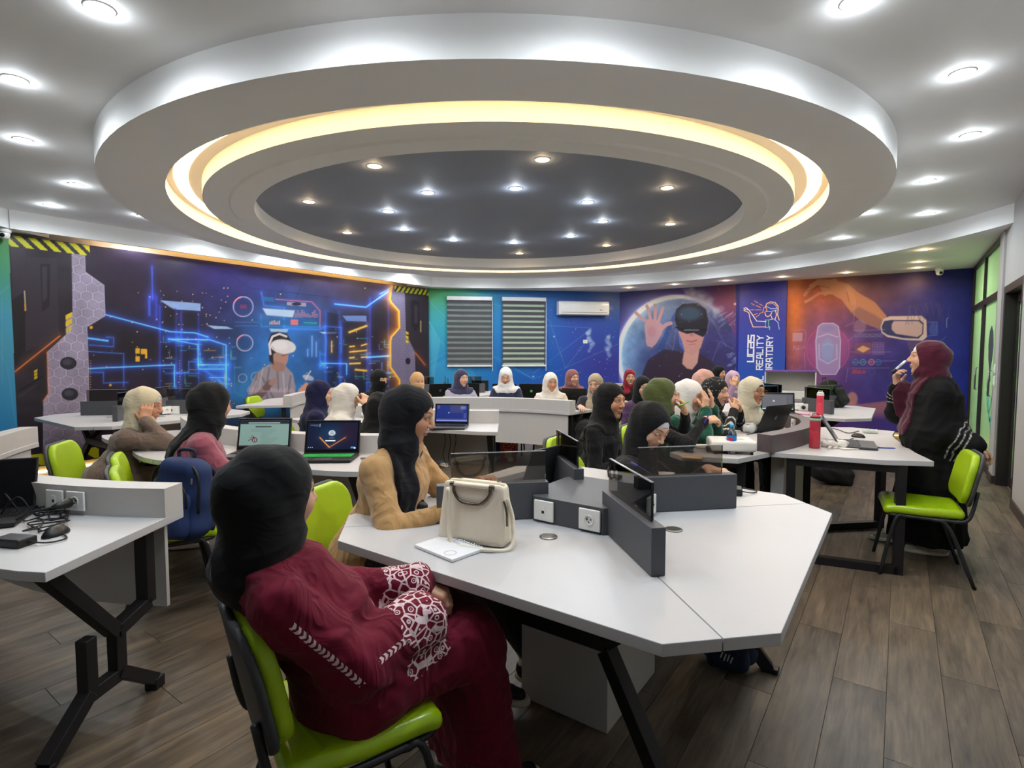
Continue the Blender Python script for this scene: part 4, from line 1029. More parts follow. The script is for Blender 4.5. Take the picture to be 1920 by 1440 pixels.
    a.poly([(1486, 624), (1505, 624), (1504, 640), (1486, 640)], (216, 180, 210), .6); a.poly([(1602, 644), (1634, 642), (1634, 664), (1602, 664)], (150, 90, 100), .6); a.poly([(1606, 655), (1618, 648), (1632, 654), (1618, 661)], (244, 180, 130), .9, 2)
    for x in range(1636, 1658, 3): a.line([(x, 642), (x, 664)], (190, 150, 200), .8, .5)
    for y in range(643, 665, 3): a.line([(1636, y), (1658, y)], (190, 150, 200), .8, .5)
    for x, c in ((1604, (70, 140, 190)), (1618, (80, 160, 200)), (1634, (220, 130, 150)), (1647, (60, 120, 190))): a.disc((x, 679), 5, c, .75, 1, 2.2); a.disc((x, 679), 2, c, .6)
    for i, x in enumerate(range(1598, 1624, 2)): a.line([(x, 700), (x, 697 - rs.uniform(0, 7))], (220, 80, 70), 1.3, .8)
    a.disc((1634, 697), 6, (90, 90, 150), .6, 1, 2)
    for i in range(5): a.line([(1602, 706 + i * 4), (1640, 706 + i * 4)], (90, 80, 150), 1, .4)
    for i in range(3): a.line([(x, 629 + 3 * math.sin(x / 5 + i * 2)) for x in range(1601, 1658, 3)], (130, 150, 190), 1.2, .6)
    for i in range(6): a.line([(1480 + i * 5, 700), (1480 + i * 5, 692 - rs.uniform(0, 8))], L, 1, .4)
    for x, y, tx in ((1487, 664, 0),): a.line([(1487, 656), (1490, 648), (1494, 656)], L, 1.3, .7); a.line([(1497, 648), (1497, 656)], L, 1.3, .7)
    # forearm along the foot of the picture
    a.poly([(1582, 768), (1592, 752), (1612, 758), (1660, 752), (1690, 746), (1700, 776), (1660, 784), (1620, 780)], (176, 110, 130), .9, 4); a.poly([(1620, 780), (1660, 784), (1702, 776), (1704, 770), (1660, 772)], (76, 60, 140), .7, 5); a.disc((1598, 748), (10, 13), (200, 140, 140), .9, 3)
    return a
S_b = cols_for(YB + CHK + .001, XR - .001, lambda v: (v, YB, 1.8), 1.15)
print_panel('mural_print', lambda s, z: (s, np.full_like(s, YB - .012), z), S_b, np.concatenate([[.10, .3], np.linspace(.45, 2.80, 240)]), paint_back, PRINT, w_back, .80)

# sign board standing proud of the back wall, with its lettering
def on_back(px, py, off=.0):
    d = ray(px, py); t = (YB - off) / d[1]; return _O + d * t
SB = .075
x0 = on_back(1386, 600, SB)[0]; x1 = on_back(1474, 600, SB)[0]
sg = NT('sign_blue'); sgz = sg.n('ShaderNodeNewGeometry'); sp_ = sg.n('ShaderNodeSeparateXYZ'); sg.l(sgz.outputs['Position'], sp_.inputs[0])
ft = sg.math('DIVIDE', sp_.outputs[2], 2.8, clamp=True)
cr_ = sg.n('ShaderNodeValToRGB'); sg.l(ft, cr_.inputs[0]); e_ = cr_.color_ramp.elements; e_[0].position = .3; e_[0].color = rgb('#1650b4'); e_[1].position = .75; e_[1].color = rgb('#2f2f96')
sg.l(cr_.outputs[0], sg.b.inputs['Base Color']); sg.set(Roughness=.45)
sign = MB().box2((x0, YB - SB, .10), (x1, YB - .013, 2.795)).obj('sign_board', sg.m); 
tag(sign, 'tall blue sign board with white vertical lettering on back wall', 'sign')
LET = M('sign_white', '#e8e8f0', .5); LETP = M('sign_peach', '#f0c8a0', .5); LETO = M('sign_orange', '#e89a50', .5); LETG = M('sign_green', '#6fae9a', .5); LETB = M('sign_lightblue', '#9ab4f0', .5)
_sk = [0]
def stroke(m, pts, w, closed=False):
    """flat band along a polyline in the plane of the back wall (x,z), 2 mm proud"""
    n = len(pts); y0 = YB - SB - .002
    for i in range(n if closed else n - 1):
        a = Vector((pts[i][0], 0, pts[i][1])); b = Vector((pts[(i + 1) % n][0], 0, pts[(i + 1) % n][1])); d = (b - a)
        if d.length < 1e-5: continue
        _sk[0] = (_sk[0] + 1) % 12; y = y0 - .00025 * _sk[0]
        d.normalize(); s_ = Vector((d.z, 0, -d.x)) * w / 2; a = a - d * w * .5; b = b + d * w * .5
        m.add([(v.x, y, v.z) for v in (a - s_, b - s_, b + s_, a + s_)] + [(v.x, y + .0035, v.z) for v in (a - s_, b - s_, b + s_, a + s_)], [(0, 1, 2, 3), (7, 6, 5, 4), (0, 4, 5, 1), (1, 5, 6, 2), (2, 6, 7, 3), (3, 7, 4, 0)])
GL = {'u': ['00,00', '0,1 0,0 .8,0 .8,1'], 'c': ['0', '.8,1 0,1 0,0 .8,0'], 'a': ['0', '.05,1 .8,1 .8,0 0,0 0,.5 .8,.5'], 's': ['0', '.8,1 0,1 0,.55 .8,.45 .8,0 0,0'],
      'R': ['0', '0,0 0,1 .7,1 .7,.5 0,.5', '.3,.5 .75,0'], 'E': ['0', '.7,1 0,1 0,0 .7,0', '0,.5 .6,.5'], 'A': ['0', '0,0 .15,1 .6,1 .75,0', '.1,.38 .68,.38'], 'L': ['0', '0,1 0,0 .65,0'], 'I': ['0', '0,0 0,1'], 'T': ['0', '0,1 .8,1', '.4,1 .4,0'],
      'Y': ['0', '0,1 .38,.5 .76,1', '.38,.5 .38,0'], 'B': ['0', '0,0 0,1 .65,1 .65,.55 0,.55', '.65,.55 .72,.5 .72,0 0,0'], 'O': ['0', '0,0 0,1 .72,1 .72,0 0,0'], 'V': ['0', '0,1 .38,0 .76,1'], 'U': ['0', '0,1 0,0 .72,0 .72,1']}
def vertical_text(name, word, px, py_top, py_bot, pw, mat, end_top=True, w=None, part=None):
    """word reads upwards; its last letter ends at py_top; letters pw px tall (across)"""
    A = on_back(px, py_top, SB); B = on_back(px, py_bot, SB); Lx = abs(on_back(px + pw, py_top, SB)[0] - A[0])
    adv = {'I': .42}
    tot = sum(adv.get(ch, 1.08) for ch in word); unit = (A[2] - B[2]) / tot; z = B[2]
    for ch in word:
        m = MB()
        for st in GL[ch][1:]:
            pts = [tuple(map(float, q.split(','))) for q in st.split()]
            stroke(m, [(A[0] - v[1] * Lx, z + v[0] * unit * 1.05) for v in pts], w or Lx * .2)
        m.obj(name, mat, sign); z += unit * adv.get(ch, 1.08)
vertical_text('letter', 'ucas', 1414, 626, 678, 11, LET, w=.026)
vertical_text('letter', 'REALITY', 1431, 627, 693, 11, LET); vertical_text('letter', 'VIRTUAL', 1431, 702, 768, 11, LET)
vertical_text('letter', 'LABORATORY', 1449, 627, 731, 11, LET)
def icon(name, pix, mat, w=.014, closed=False):
    m = MB(); stroke(m, [(on_back(x, y, SB)[0], on_back(x, y, SB)[2]) for x, y in pix], w, closed); m.obj(name, mat, sign)
icon('icon_line', [(1395, 578), (1399, 577), (1405, 582), (1412, 592), (1419, 602), (1436, 603)], LET); icon('icon_line', [(1395, 582), (1404, 586), (1407, 600), (1412, 613), (1436, 613)], LETP)
icon('icon_line', [(1435, 600), (1441, 600), (1441, 614), (1435, 614)], LETG, closed=True); icon('icon_line', [(1396, 580), (1403, 581)], LETP)
icon('icon_line', [(1434, 586), (1436, 592), (1440, 594), (1445, 590), (1447, 586)], LETP); icon('icon_line', [(1435, 576), (1438, 569), (1445, 566), (1453, 567), (1459, 574), (1459, 582)], LETP)
icon('icon_line', [(1441, 570), (1448, 568), (1455, 573), (1457, 578)], LETP, .008); icon('icon_line', [(1430, 586), (1432, 577), (1436, 575), (1438, 582), (1434, 586)], LETO)
icon('icon_line', [(1438, 575), (1446, 579), (1459, 578)], LETB); icon('icon_line', [(1437, 584), (1446, 584), (1459, 581)], LETB); icon('icon_line', [(1454, 582), (1456, 590), (1453, 600)], LETP); icon('icon_line', [(1459, 582), (1458, 590), (1461, 600)], LETP)
icon('icon_line', [(1441, 600), (1452, 598), (1459, 605), (1461, 617)], LETB); icon('icon_line', [(1443, 612), (1443, 618)], LETB); icon('icon_line', [(1445, 590), (1448, 598)], LETP)
for p in ([(1415, 564), (1421, 568)], [(1424, 570), (1430, 573)], [(1409, 569), (1414, 572)], [(1418, 573), (1427, 577)], [(1408, 581), (1414, 581)], [(1417, 581), (1427, 581)], [(1414, 590), (1420, 588)], [(1418, 594), (1424, 590)], [(1424, 588), (1428, 586)]): icon('icon_ray', p, LETO, .011)
# ---------------------------------------------------------------- ceiling
ceil = MB().box2((XL - .2, YF - .2, ZC), (XR + .2, YB + .2, ZC + .12)).obj('ceiling', CEIL); tag(ceil, 'white plasterboard ceiling with dropped ring', 'ceiling', kind='structure')
R_OUT = 5.3
def room_r(th):
    """distance from the ring centre to the room outline"""
    best = 99; d = (math.cos(th), math.sin(th))
    for (ax_, ay_), (bx_, by_) in zip(ROOM, ROOM[1:] + ROOM[:1]):
        ex, ey = bx_ - ax_, by_ - ay_; det = d[0] * -ey - d[1] * -ex
        if abs(det) < 1e-9: continue
        qx, qy = ax_ - CX, ay_ - CY; t = (qx * -ey - qy * -ex) / det; u = (d[0] * qy - d[1] * qx) / det
        if t > 0 and -1e-6 <= u <= 1 + 1e-6: best = min(best, t)
    return best
N = 360; ths = [2 * math.pi * i / N for i in range(N)]
for (x, y) in ROOM: ths.append(math.atan2(y - CY, x - CX) % (2 * math.pi))
for s_ in (1, -1):
    for xx in (XL, XR):
        dx = xx - CX
        ths.append(math.atan2(s_ * math.sqrt(R_OUT ** 2 - dx * dx), dx) % (2 * math.pi))
ths = sorted(set(ths)); V = []; Fq = []
for th in ths:
    o = room_r(th); i = min(R_OUT, o); c, s_ = math.cos(th), math.sin(th)
    V += [(CX + o * c, CY + o * s_, ZS), (CX + i * c, CY + i * s_, ZS), (CX + i * c, CY + i * s_, ZC)]
n = len(ths)
for k in range(n):
    j = (k + 1) % n; w0 = room_r(ths[k]) - R_OUT; w1 = room_r(ths[j]) - R_OUT
    if w0 > 1e-4 or w1 > 1e-4:
        Fq += [(3 * k, 3 * k + 1, 3 * j + 1, 3 * j), (3 * k + 1, 3 * k + 2, 3 * j + 2, 3 * j + 1)]
mesh_obj('perimeter_soffit', V, Fq, CEIL_HI, ceil)
# straight light trough along the left mural
MB().box2((XL + .26, 1.70, ZS - .002), (XL + .30, 8.18, ZC)).obj('trough_fascia', CEIL_HI, ceil)
MB().box2((XL + .10, 2.5, ZS + .10), (XL + .14, 7.38, ZS + .125)).obj('trough_led_strip', M_emit('led_trough', '#ffc46a', 9.0), ceil)
NR = 128
def ring(name, prof, mat): 
    m = MB().lathe(prof, NR, (CX, CY, 0), caps=False); o = m.obj(name, mat, ceil); o.data.polygons.foreach_set('use_smooth', np.ones(len(o.data.polygons), bool))
    md = o.modifiers.new('es', 'EDGE_SPLIT'); md.split_angle = .5; return o
ring('dropped_ring', [(3.16, 2.93), (3.16, 2.812), (3.40, 2.812), (3.425, 2.80), (3.60, 2.80), (3.60, ZC)], CEIL_HI)
ring('inner_ring', [(2.49, 2.935), (2.49, 2.795), (2.68, 2.795), (2.70, 2.81), (2.90, 2.81), (2.90, 2.93)], CEIL_HI)
ring('cove_top', [(2.89, 2.93), (3.17, 2.93)], CEIL_HI)
ring('cove_led_strip', [(3.00, 2.927), (3.05, 2.918), (3.10, 2.927)], M_emit('led_cove', '#ffd592', E_COVE * 2.8))
inner = MB().lathe([(2.50, 2.931), (.001, 2.931)], NR, (CX, CY, 0), caps=False).obj('inner_ceiling_panel', M('ceiling_slate', '#8b919f', .7, var=.03), ceil)

TRIM = M('downlight_trim', '#e6e6e4', .4)
LC = M_emit('lens_cool', '#eef6ff', 14.0); LW = M_emit('lens_warm', '#ffd9a0', 12.0)
dl0 = {}
def downlight(x, y, z, warm, watts, label, group, r=.062):
    k = (warm, r, watts)
    if k not in dl0:
        t = thing('downlight', label, 'light', (x, y, z), 0, group)
        MB().lathe([(r * .80, -.0035), (r * .98, -.004), (r * 1.02, 0)], 20, caps=False).obj('trim_ring', TRIM, t, True)
        MB().lathe([(.0005, -.006), (r * .5, -.0055), (r * .8, -.0036)], 20, caps=False).obj('lens', LW if warm else LC, t)
        for ty, en, dz, rad in (('SPOT', watts, -.03, .05), ('POINT', watts * .06, -.04, .02)):   # the beam, and a weak point lamp added for a halo on the ceiling
            l = bpy.data.lights.new('downlight_beam_or_halo', ty); l.energy = en; l.shadow_soft_size = rad; l.color = C_WARM if warm else C_COOL
            if ty == 'SPOT': l.spot_size = math.radians(179); l.spot_blend = .62
            o = bpy.data.objects.new('downlight_beam_or_halo', l); COL.objects.link(o); o.parent = t; o.location = (0, 0, dz)
        dl0[k] = t
    else:
        t = copy_tree(dl0[k]); t.location = (x, y, z); t['label'] = label; t['group'] = group
for k in range(22):
    th = math.radians(2 + 360 / 22 * k); downlight(CX + 4.02 * math.cos(th), CY + 4.02 * math.sin(th), ZC, False, W_COOL, 'cool white downlight in the ring outside the dropped ceiling disc', 'cool downlights around the dropped disc')
for dg in (35, 51, 66, 80, 98, 115, 131, 148, 164, -179, -140, -155, -171, -25, -40, -55, -70):  # unseen ones on the far side are added to brighten the far fascia
    th = math.radians(dg); downlight(CX + 4.72 * math.cos(th), CY + 4.72 * math.sin(th), ZC, False, W_COOL, 'cool white downlight in the outer row by the ceiling edge', 'cool downlights of the outer row')
for px, py in ((1733, 468), (1723, 491), (1720, 502), (1587, 511), (1467, 519), (1361, 526), (1265, 533), (1179, 539)):
    p = at_z(px, py, ZS); downlight(p[0], p[1], ZS, True, W_WARM, 'warm downlight in the low soffit before the back murals', 'warm soffit downlights', .055)
for px, py in ((702, 311), (1017, 299), (1251, 352), (1257, 420), (1137, 460), (974, 475), (801, 467), (651, 436), (579, 378)):
    p = at_z(px, py, 2.93); downlight(p[0], p[1], 2.93, True, W_INNER_W, 'warm downlight in the outer circle of the slate ceiling panel', 'warm downlights in the slate panel', .062)
for px, py in ((802, 361), (967, 353), (1102, 379), (1130, 415), (1070, 443), (964, 455), (850, 450), (758, 430), (728, 396)):
    p = at_z(px, py, 2.93); downlight(p[0], p[1], 2.93, False, W_INNER_C, 'cool downlight in the inner circle of the slate ceiling panel', 'cool downlights in the slate panel', .062)
# ---------------------------------------------------------------- right wall: glazed partition, pillar, door
FRAME = M('dark_aluminium', '#2b2626', .45, .3); GLASS = None
def frosted():
    t = NT('frosted_glass'); t.b.inputs['Base Color'].default_value = rgb('#a9c2a0'); t.set(Roughness=.25); t.b.inputs['Specular IOR Level'].default_value = .25
    out = [n_ for n_ in t.t.nodes if n_.type == 'OUTPUT_MATERIAL'][0]; nz = t.n('ShaderNodeTexNoise', _Scale=2.0)
    tl = t.n('ShaderNodeBsdfTranslucent'); tl.inputs['Color'].default_value = rgb('#cfe3c2'); tr = t.n('ShaderNodeBsdfTransparent'); tr.inputs['Color'].default_value = rgb('#e0efd8')
    m1 = t.n('ShaderNodeMixShader'); t.l(t.math('MULTIPLY_ADD', nz.outputs['Fac'], .05, .45), m1.inputs[0]); t.l(t.b.outputs[0], m1.inputs[1]); t.l(tl.outputs[0], m1.inputs[2])
    m2 = t.n('ShaderNodeMixShader'); m2.inputs[0].default_value = .25; t.l(m1.outputs[0], m2.inputs[1]); t.l(tr.outputs[0], m2.inputs[2]); t.l(m2.outputs[0], out.inputs[0]); return t.m
GLASS = frosted()
w_right = wall('wall_right', [(XR, YF), (XR, 6.85)], 'plain white side wall near the doorway')
wall('wall_right_pillar', [(XR - .02, 8.02), (XR - .02, 8.34)], 'white pillar between the glazed partition and the doorway', th=.3)
wall('wall_right_lintel', [(XR, 6.85), (XR, 8.02)], 'white wall strip above the doorway', z0=2.18, th=.15)
CW = M('corridor_paint', '#b9cdb4', .7)
wc = tag(MB().box2((2.6, 5.5, 0), (2.75, 11.6, 3.1)).obj('wall_corridor', CW), 'pale green corridor wall behind the glass partition', 'wall', kind='structure')
tag(MB().box2((XR, 11.25, 0), (2.75, 11.45, 3.1)).obj('wall_corridor_end', CW), 'end wall of the corridor behind the glass', 'wall', kind='structure')
tag(MB().box2((XR + .15, 5.4, 0), (2.75, 5.5, 3.1)).obj('wall_corridor_near', CW), 'near end wall of the corridor beyond the doorway', 'wall', kind='structure')
tag(MB().box2((XR + .15, 5.4, 2.9), (2.75, 11.5, 3.05)).obj('ceiling_corridor', CEIL), 'corridor ceiling behind the glass partition', 'ceiling', kind='structure')
for yy in (7.4, 9.9):
    l = bpy.data.lights.new('corridor_lamp', 'AREA'); l.energy = 60; l.size = .5; l.color = (.95, 1, .92); o = bpy.data.objects.new('corridor_lamp', l); COL.objects.link(o); o.location = (1.8, yy, 2.86)
    t = thing('corridor_panel_light', 'round ceiling lamp in the corridor, %s one behind the glass' % ('nearer' if yy < 8 else 'farther'), 'light', (1.8, yy, 2.9))
    MB().lathe([(.12, 0), (.12, -.03), (.10, -.035)], 24).obj('housing', TRIM, t); MB().lathe([(.0005, -.037), (.098, -.036)], 24, caps=False).obj('lens', LC, t)
# partition with two doors: posts, rails and panes
part = thing('window_1', 'dark framed glass partition with transom windows at the far right', 'partition', (0, 0, 0)); part['kind'] = 'structure'
PX = XR + .02
def post(y0, y1, z0, z1, nm): MB().box2((PX - .03, y0, z0), (PX + .04, y1, z1)).obj(nm, FRAME, part, bevel=.003)
for y in (8.34, 9.78, 11.22): post(y, y + .07, 0, 2.80, 'post')
for y0, y1 in ((8.41, 9.78), (9.85, 11.22)):
    post(y0, y1, 2.10, 2.18, 'transom'); post(y0, y1, 2.74, 2.80, 'top_rail'); post(y0, y1, 0.0, .09, 'bottom_rail')
    MB().box2((PX, y0, 2.18), (PX + .008, y1, 2.74)).obj('transom_pane', GLASS, part)
    MB().box2((PX, y0, .09), (PX + .008, y1, 2.10)).obj('door_pane', GLASS, part)
    post(y0, y0 + .05, .09, 2.10, 'stile'); post(y1 - .05, y1, .09, 2.10, 'stile')
    MB().tube([(PX - .04, y0 + .12, .95), (PX - .06, y0 + .12, .95), (PX - .06, y0 + .12, 1.25), (PX - .04, y0 + .12, 1.25)], .011, 8).obj('handle', M('handle_steel', '#8a8a8c', .3, .9), part, True)
# printed film on the near glass door: a head made of leaves and teal ribbons
film = MB(); FD = M('film_dark', '#3c4a52', .6); FT = M('film_teal', '#4fa79a', .6)
def film_shape(name, pts, mat):
    MB().add([(PX - .004, y, z) for y, z in pts] + [(PX - .001, y, z) for y, z in pts], [tuple(range(len(pts))), tuple(range(2 * len(pts) - 1, len(pts) - 1, -1))] + [(i, i + len(pts), (i + 1) % len(pts) + len(pts), (i + 1) % len(pts)) for i in range(len(pts))]).obj(name, mat, part)
film_shape('film_head', [(8.95, 1.10), (9.0, 1.25), (8.88, 1.38), (8.82, 1.55), (8.9, 1.72), (9.05, 1.80), (9.2, 1.74), (9.28, 1.58), (9.22, 1.38), (9.12, 1.28), (9.12, 1.10)], FD)
for k in range(3):
    pts = [(8.70 + .55 * t, .95 - .25 * math.sin(t * 3.1 + k * .9) - k * .09) for t in np.linspace(0, 1, 12)]
    film_shape('film_ribbon', pts + [(y, z + .045 + .02 * math.sin(i)) for i, (y, z) in reversed(list(enumerate(pts)))], FT)
# door in the recess
door = tag(empty('door_1'), 'dark framed glass door in the white side wall', 'door', kind='structure')
DX = XR + .10
for y0, y1, z0, z1, nm in ((6.85, 6.93, 0, 2.18, 'jamb'), (7.94, 8.02, 0, 2.18, 'jamb'), (6.93, 7.94, 2.10, 2.18, 'head')): MB().box2((DX - .10, y0, z0), (DX + .05, y1, z1)).obj(nm, FRAME, door, bevel=.003)
for y0, y1, z0, z1, nm in ((6.93, 7.02, 0.01, 2.10, 'stile'), (7.85, 7.94, .01, 2.10, 'stile'), (7.02, 7.85, .01, .12, 'bottom_rail'), (7.02, 7.85, 2.0, 2.10, 'top_rail')): MB().box2((DX, y0, z0), (DX + .04, y1, z1)).obj(nm, FRAME, door)
MB().box2((DX + .015, 7.02, .12), (DX + .023, 7.85, 2.0)).obj('pane', GLASS, door)
MB().tube([(DX - .01, 7.1, .95), (DX - .05, 7.1, .95), (DX - .05, 7.1, 1.3), (DX - .01, 7.1, 1.3)], .011, 8).obj('handle', M('handle_steel'), door, True)
BB = M('baseboard_dark', '#3a322c', .5)
tag(MB().box2((XR - .015, YF, 0), (XR, 6.85, .09)).obj('baseboard_right', BB), 'dark baseboard along the white side wall', 'baseboard', kind='structure')
tag(MB().box2((XR - .035, 8.0, 0), (XR - .02, 8.34, .09)).obj('baseboard_pillar', BB), 'dark baseboard at the foot of the white pillar', 'baseboard', kind='structure')
tag(MB().box2((XR - .02, 8.005, 0), (XR + .28, 8.02, .09)).obj('baseboard_pillar_side', BB), 'dark baseboard on the pillar side facing the doorway', 'baseboard', kind='structure')
# switches on the pillar
for z, nm in ((1.28, 'upper'), (1.14, 'lower')):
    t = thing('wall_switch', 'white wall switch, %s of the two on the pillar' % nm, 'switch', (XR - .02, 8.2, z)); MB().box2((-.010, -.042, -.055), (0, .042, .055)).obj('plate', TRIM, t, bevel=.004); MB().box2((-.015, -.015, -.03), (-.010, .015, .03)).obj('rocker', TRIM, t, bevel=.002)

# ---------------------------------------------------------------- foot light strips
LED_F = M_emit('led_foot', '#ffcf80', 7.0)
MB().box2((XL + .015, .2, .06), (XL + .03, 8.3, .085)).obj('foot_led_strip', LED_F, w_left)
MB().box2((-5.1, YB - .03, .04), (XR - .05, YB - .015, .055)).obj('foot_led_strip', M_emit('led_foot2', '#ffc060', 3.0), w_back)

# ---------------------------------------------------------------- zebra blinds on the corner wall
BD = M('blind_dark', '#4b4a50', .8, bump=.1, bscale=400); BW = M('blind_rail', '#e4e4e4', .4)
sh_t = NT('blind_sheer'); sh_t.set(Roughness=.9); sh_t.b.inputs['Base Color'].default_value = rgb('#8d968f')
_o = [n_ for n_ in sh_t.t.nodes if n_.type == 'OUTPUT_MATERIAL'][0]; tr_ = sh_t.n('ShaderNodeBsdfTransparent'); mx_ = sh_t.n('ShaderNodeMixShader')
wvx = sh_t.n('ShaderNodeTexNoise', _Scale=300.0); sh_t.l(sh_t.math('MULTIPLY_ADD', wvx.outputs['Fac'], .2, .35), mx_.inputs[0]); sh_t.l(tr_.outputs[0], mx_.inputs[1]); sh_t.l(sh_t.b.outputs[0], mx_.inputs[2]); sh_t.l(mx_.outputs[0], _o.inputs[0])
SHEER = sh_t.m
def corner_s(px, py=620):
    d = ray(px, py); nrm = np.array([1, -1, 0.]); t = CHK / (nrm @ d); p = d * t; return (p[0] - XL) * math.sqrt(2)
for i, (a_, b_, lab) in enumerate(((838, 922, 'left zebra blind window beside the machine mural panel, darker bands'), (941, 1022, 'right zebra blind window nearer the air conditioner, glowing bands'))):
    s0, s1 = corner_s(a_), corner_s(b_); wN = tag(empty('window_%d' % (i + 2)), lab, 'window', kind='structure')
    rz = math.radians(45)
    def cbox(sa, sb, o0, o1, z0, z1, nm, mat, bev=0):
        c = chamfer((sa + sb) / 2, (z0 + z1) / 2, (o0 + o1) / 2); return MB().box(c, (sb - sa, abs(o1 - o0), z1 - z0), rz).obj(nm, mat, wN, bevel=bev)
    zt, zb = 2.56, 1.16
    cbox(s0 + .03, s1 - .03, .018, .024, zb + .02, zt, 'daylight_pane', M_emit('pane_day%d' % i, ('#8fa39a', '#cfe8c4')[i], (.22, .75)[i]))
    cbox(s0 - .005, s1 + .005, .02, .10, zt, zt + .085, 'headrail', BW, .012)
    n_ = 12; ph = (zt - zb - .03) / n_
    for k in range(n_):
        z1_ = zt - k * ph; cbox(s0, s1, .062, .066, z1_ - ph * .60, z1_, 'dark_band', BD)
        cbox(s0, s1, .063, .065, z1_ - ph, z1_ - ph * .60, 'sheer_band', SHEER)
    cbox(s0 - .003, s1 + .003, .054, .074, zb - .005, zb + .03, 'bottom_rail', BW, .006)
    c0, c1 = chamfer(s1 + .005, zt, .085), chamfer(s1 + .005, zb - .10, .085)
    MB().tube([c0, c1], .006, 6).obj('pull_chain', BW, wN)
# air conditioner
s0, s1 = corner_s(1043, 575), corner_s(1136, 575); ac = thing('air_conditioner', 'white wall-mounted air conditioner on the blue corner wall', 'air conditioner', chamfer((s0 + s1) / 2, 2.27, .016), math.radians(45)); L = (s1 - s0)
pr_ = [(0, .0), (-.19, .0), (-.215, .04), (-.22, .20), (-.20, .285), (-.17, .30), (0, .30)]
m = MB(); n_ = len(pr_); m.add([(-L / 2, y, z) for y, z in pr_] + [(L / 2, y, z) for y, z in pr_], [tuple(range(n_)), tuple(range(2 * n_ - 1, n_ - 1, -1))] + [(i, i + n_, (i + 1) % n_ + n_, (i + 1) % n_) for i in range(n_)]); m.obj('body', M('ac_plastic', '#e6e3e0', .25), ac, bevel=.012)
MB().box2((-L / 2 + .06, -.212, .012), (L / 2 - .06, -.12, .034)).obj('louver', M('ac_plastic2', '#d8d5d2', .3), ac, bevel=.006); MB().box2((-L / 2 + .05, -.224, .055), (L / 2 - .05, -.2155, .060)).obj('seam', M('ac_dark', '#6a6a6a', .5), ac)
MB().box2((L / 2 - .22, -.2225, .10), (L / 2 - .16, -.219, .12)).obj('display', M('ac_dark2', '#9aa0a0', .3), ac)
# white thermostat plate under the clouds, cameras on the soffit
p = chamfer(corner_s(1097, 633), 1.70, .015); t = thing('wall_plate', 'small white wall plate under the air conditioner', 'wall plate', p, math.radians(45)); MB().box2((-.05, -.012, -.04), (.05, 0, .04)).obj('plate', TRIM, t, bevel=.004); MB().box2((-.02, -.015, -.015), (.02, -.012, .015)).obj('button', M('ac_plastic2'), t)
def dome(p, lab, ang):
    t = thing('security_camera', lab, 'camera', p, ang); MB().lathe([(.06, 0), (.06, -.035), (.045, -.05)], 20).obj('base', TRIM, t, True); MB().lathe([(.046, -.04), (.05, -.065), (.042, -.095), (.02, -.11), (.001, -.112)], 20).obj('ball', TRIM, t, True)
    MB().lathe([(.022, 0), (.02, .018), (.001, .02)], 14).xform(Matrix.Translation((0, -.045, -.075)) @ Matrix.Rotation(math.radians(100), 4, 'X')).obj('camera_lens', M('lens_black', '#0c0c10', .1), t, True)
p = at_z(28, 426, ZS); dome((XL + .22, p[1] - .05, ZS), 'white dome security camera at the left end above the hazard stripes', math.radians(60))
p = at_z(1762, 503, ZS); dome((p[0], min(p[1], YB - .1), ZS), 'white dome security camera above the hologram mural', math.radians(20))
# ================================================================= furniture
TOPW = M('desk_white', '#bebdbf', .38, var=.02, scale=12, stretch=(1, 8, 1)); RISW = M('riser_white', '#bfbcba', .45, var=.03, scale=14, stretch=(1, 1, 9))
EDGE = M('desk_edge', '#c9bfb4', .5); GREY = M('divider_grey', '#4c4e54', .5, var=.04, scale=30, stretch=(1, 1, 12)); RISD = M('riser_dark', '#574d50', .45, var=.05, scale=25, stretch=(1, 1, 10))
STEEL = M('steel_black', '#1f1d20', .45, .2, bump=.05, bscale=300); PANE = M_glass('smoked_glass', '#c9c4bf', 0.0); CAP = M('glass_edge', '#8f9498', .2, .2)
PLATE = M('socket_white', '#ecebe8', .3); HOLE = M('socket_black', '#151515', .4); SHINY = M('brushed_metal', '#9b9a97', .3, .9)
TZ = .765
def socket_plate(parent, loc, rz, power=True, name='socket_plate'):
    """white plate facing local -y"""
    t = MB().box2((-.047, -.010, -.042), (.047, 0, .042)).obj(name, PLATE, parent, bevel=.004); t.location = loc; t.rotation_euler = (0, 0, rz)
    if power:
        MB().lathe([(.021, 0), (.021, .003), (.018, .003), (.017, -.004), (.0005, -.004)], 18).xform(Matrix.Translation((0, -.0105, 0)) @ Matrix.Rotation(math.pi / 2, 4, 'X')).obj('socket', PLATE, t, True)
        for dx, dz in ((-.008, .003), (.008, .003), (0, -.007)): MB().lathe([(.0026, 0), (.0026, .004)], 8).xform(Matrix.Translation((dx, -.0105, dz)) @ Matrix.Rotation(math.pi / 2, 4, 'X')).obj('pin_hole', HOLE, t)
    else:
        MB().box2((-.010, -.0125, -.020), (.010, -.010, .020)).obj('jack_frame', PLATE, t, bevel=.001); MB().box2((-.006, -.0135, -.010), (.006, -.0120, .002)).obj('jack', HOLE, t)
    return t
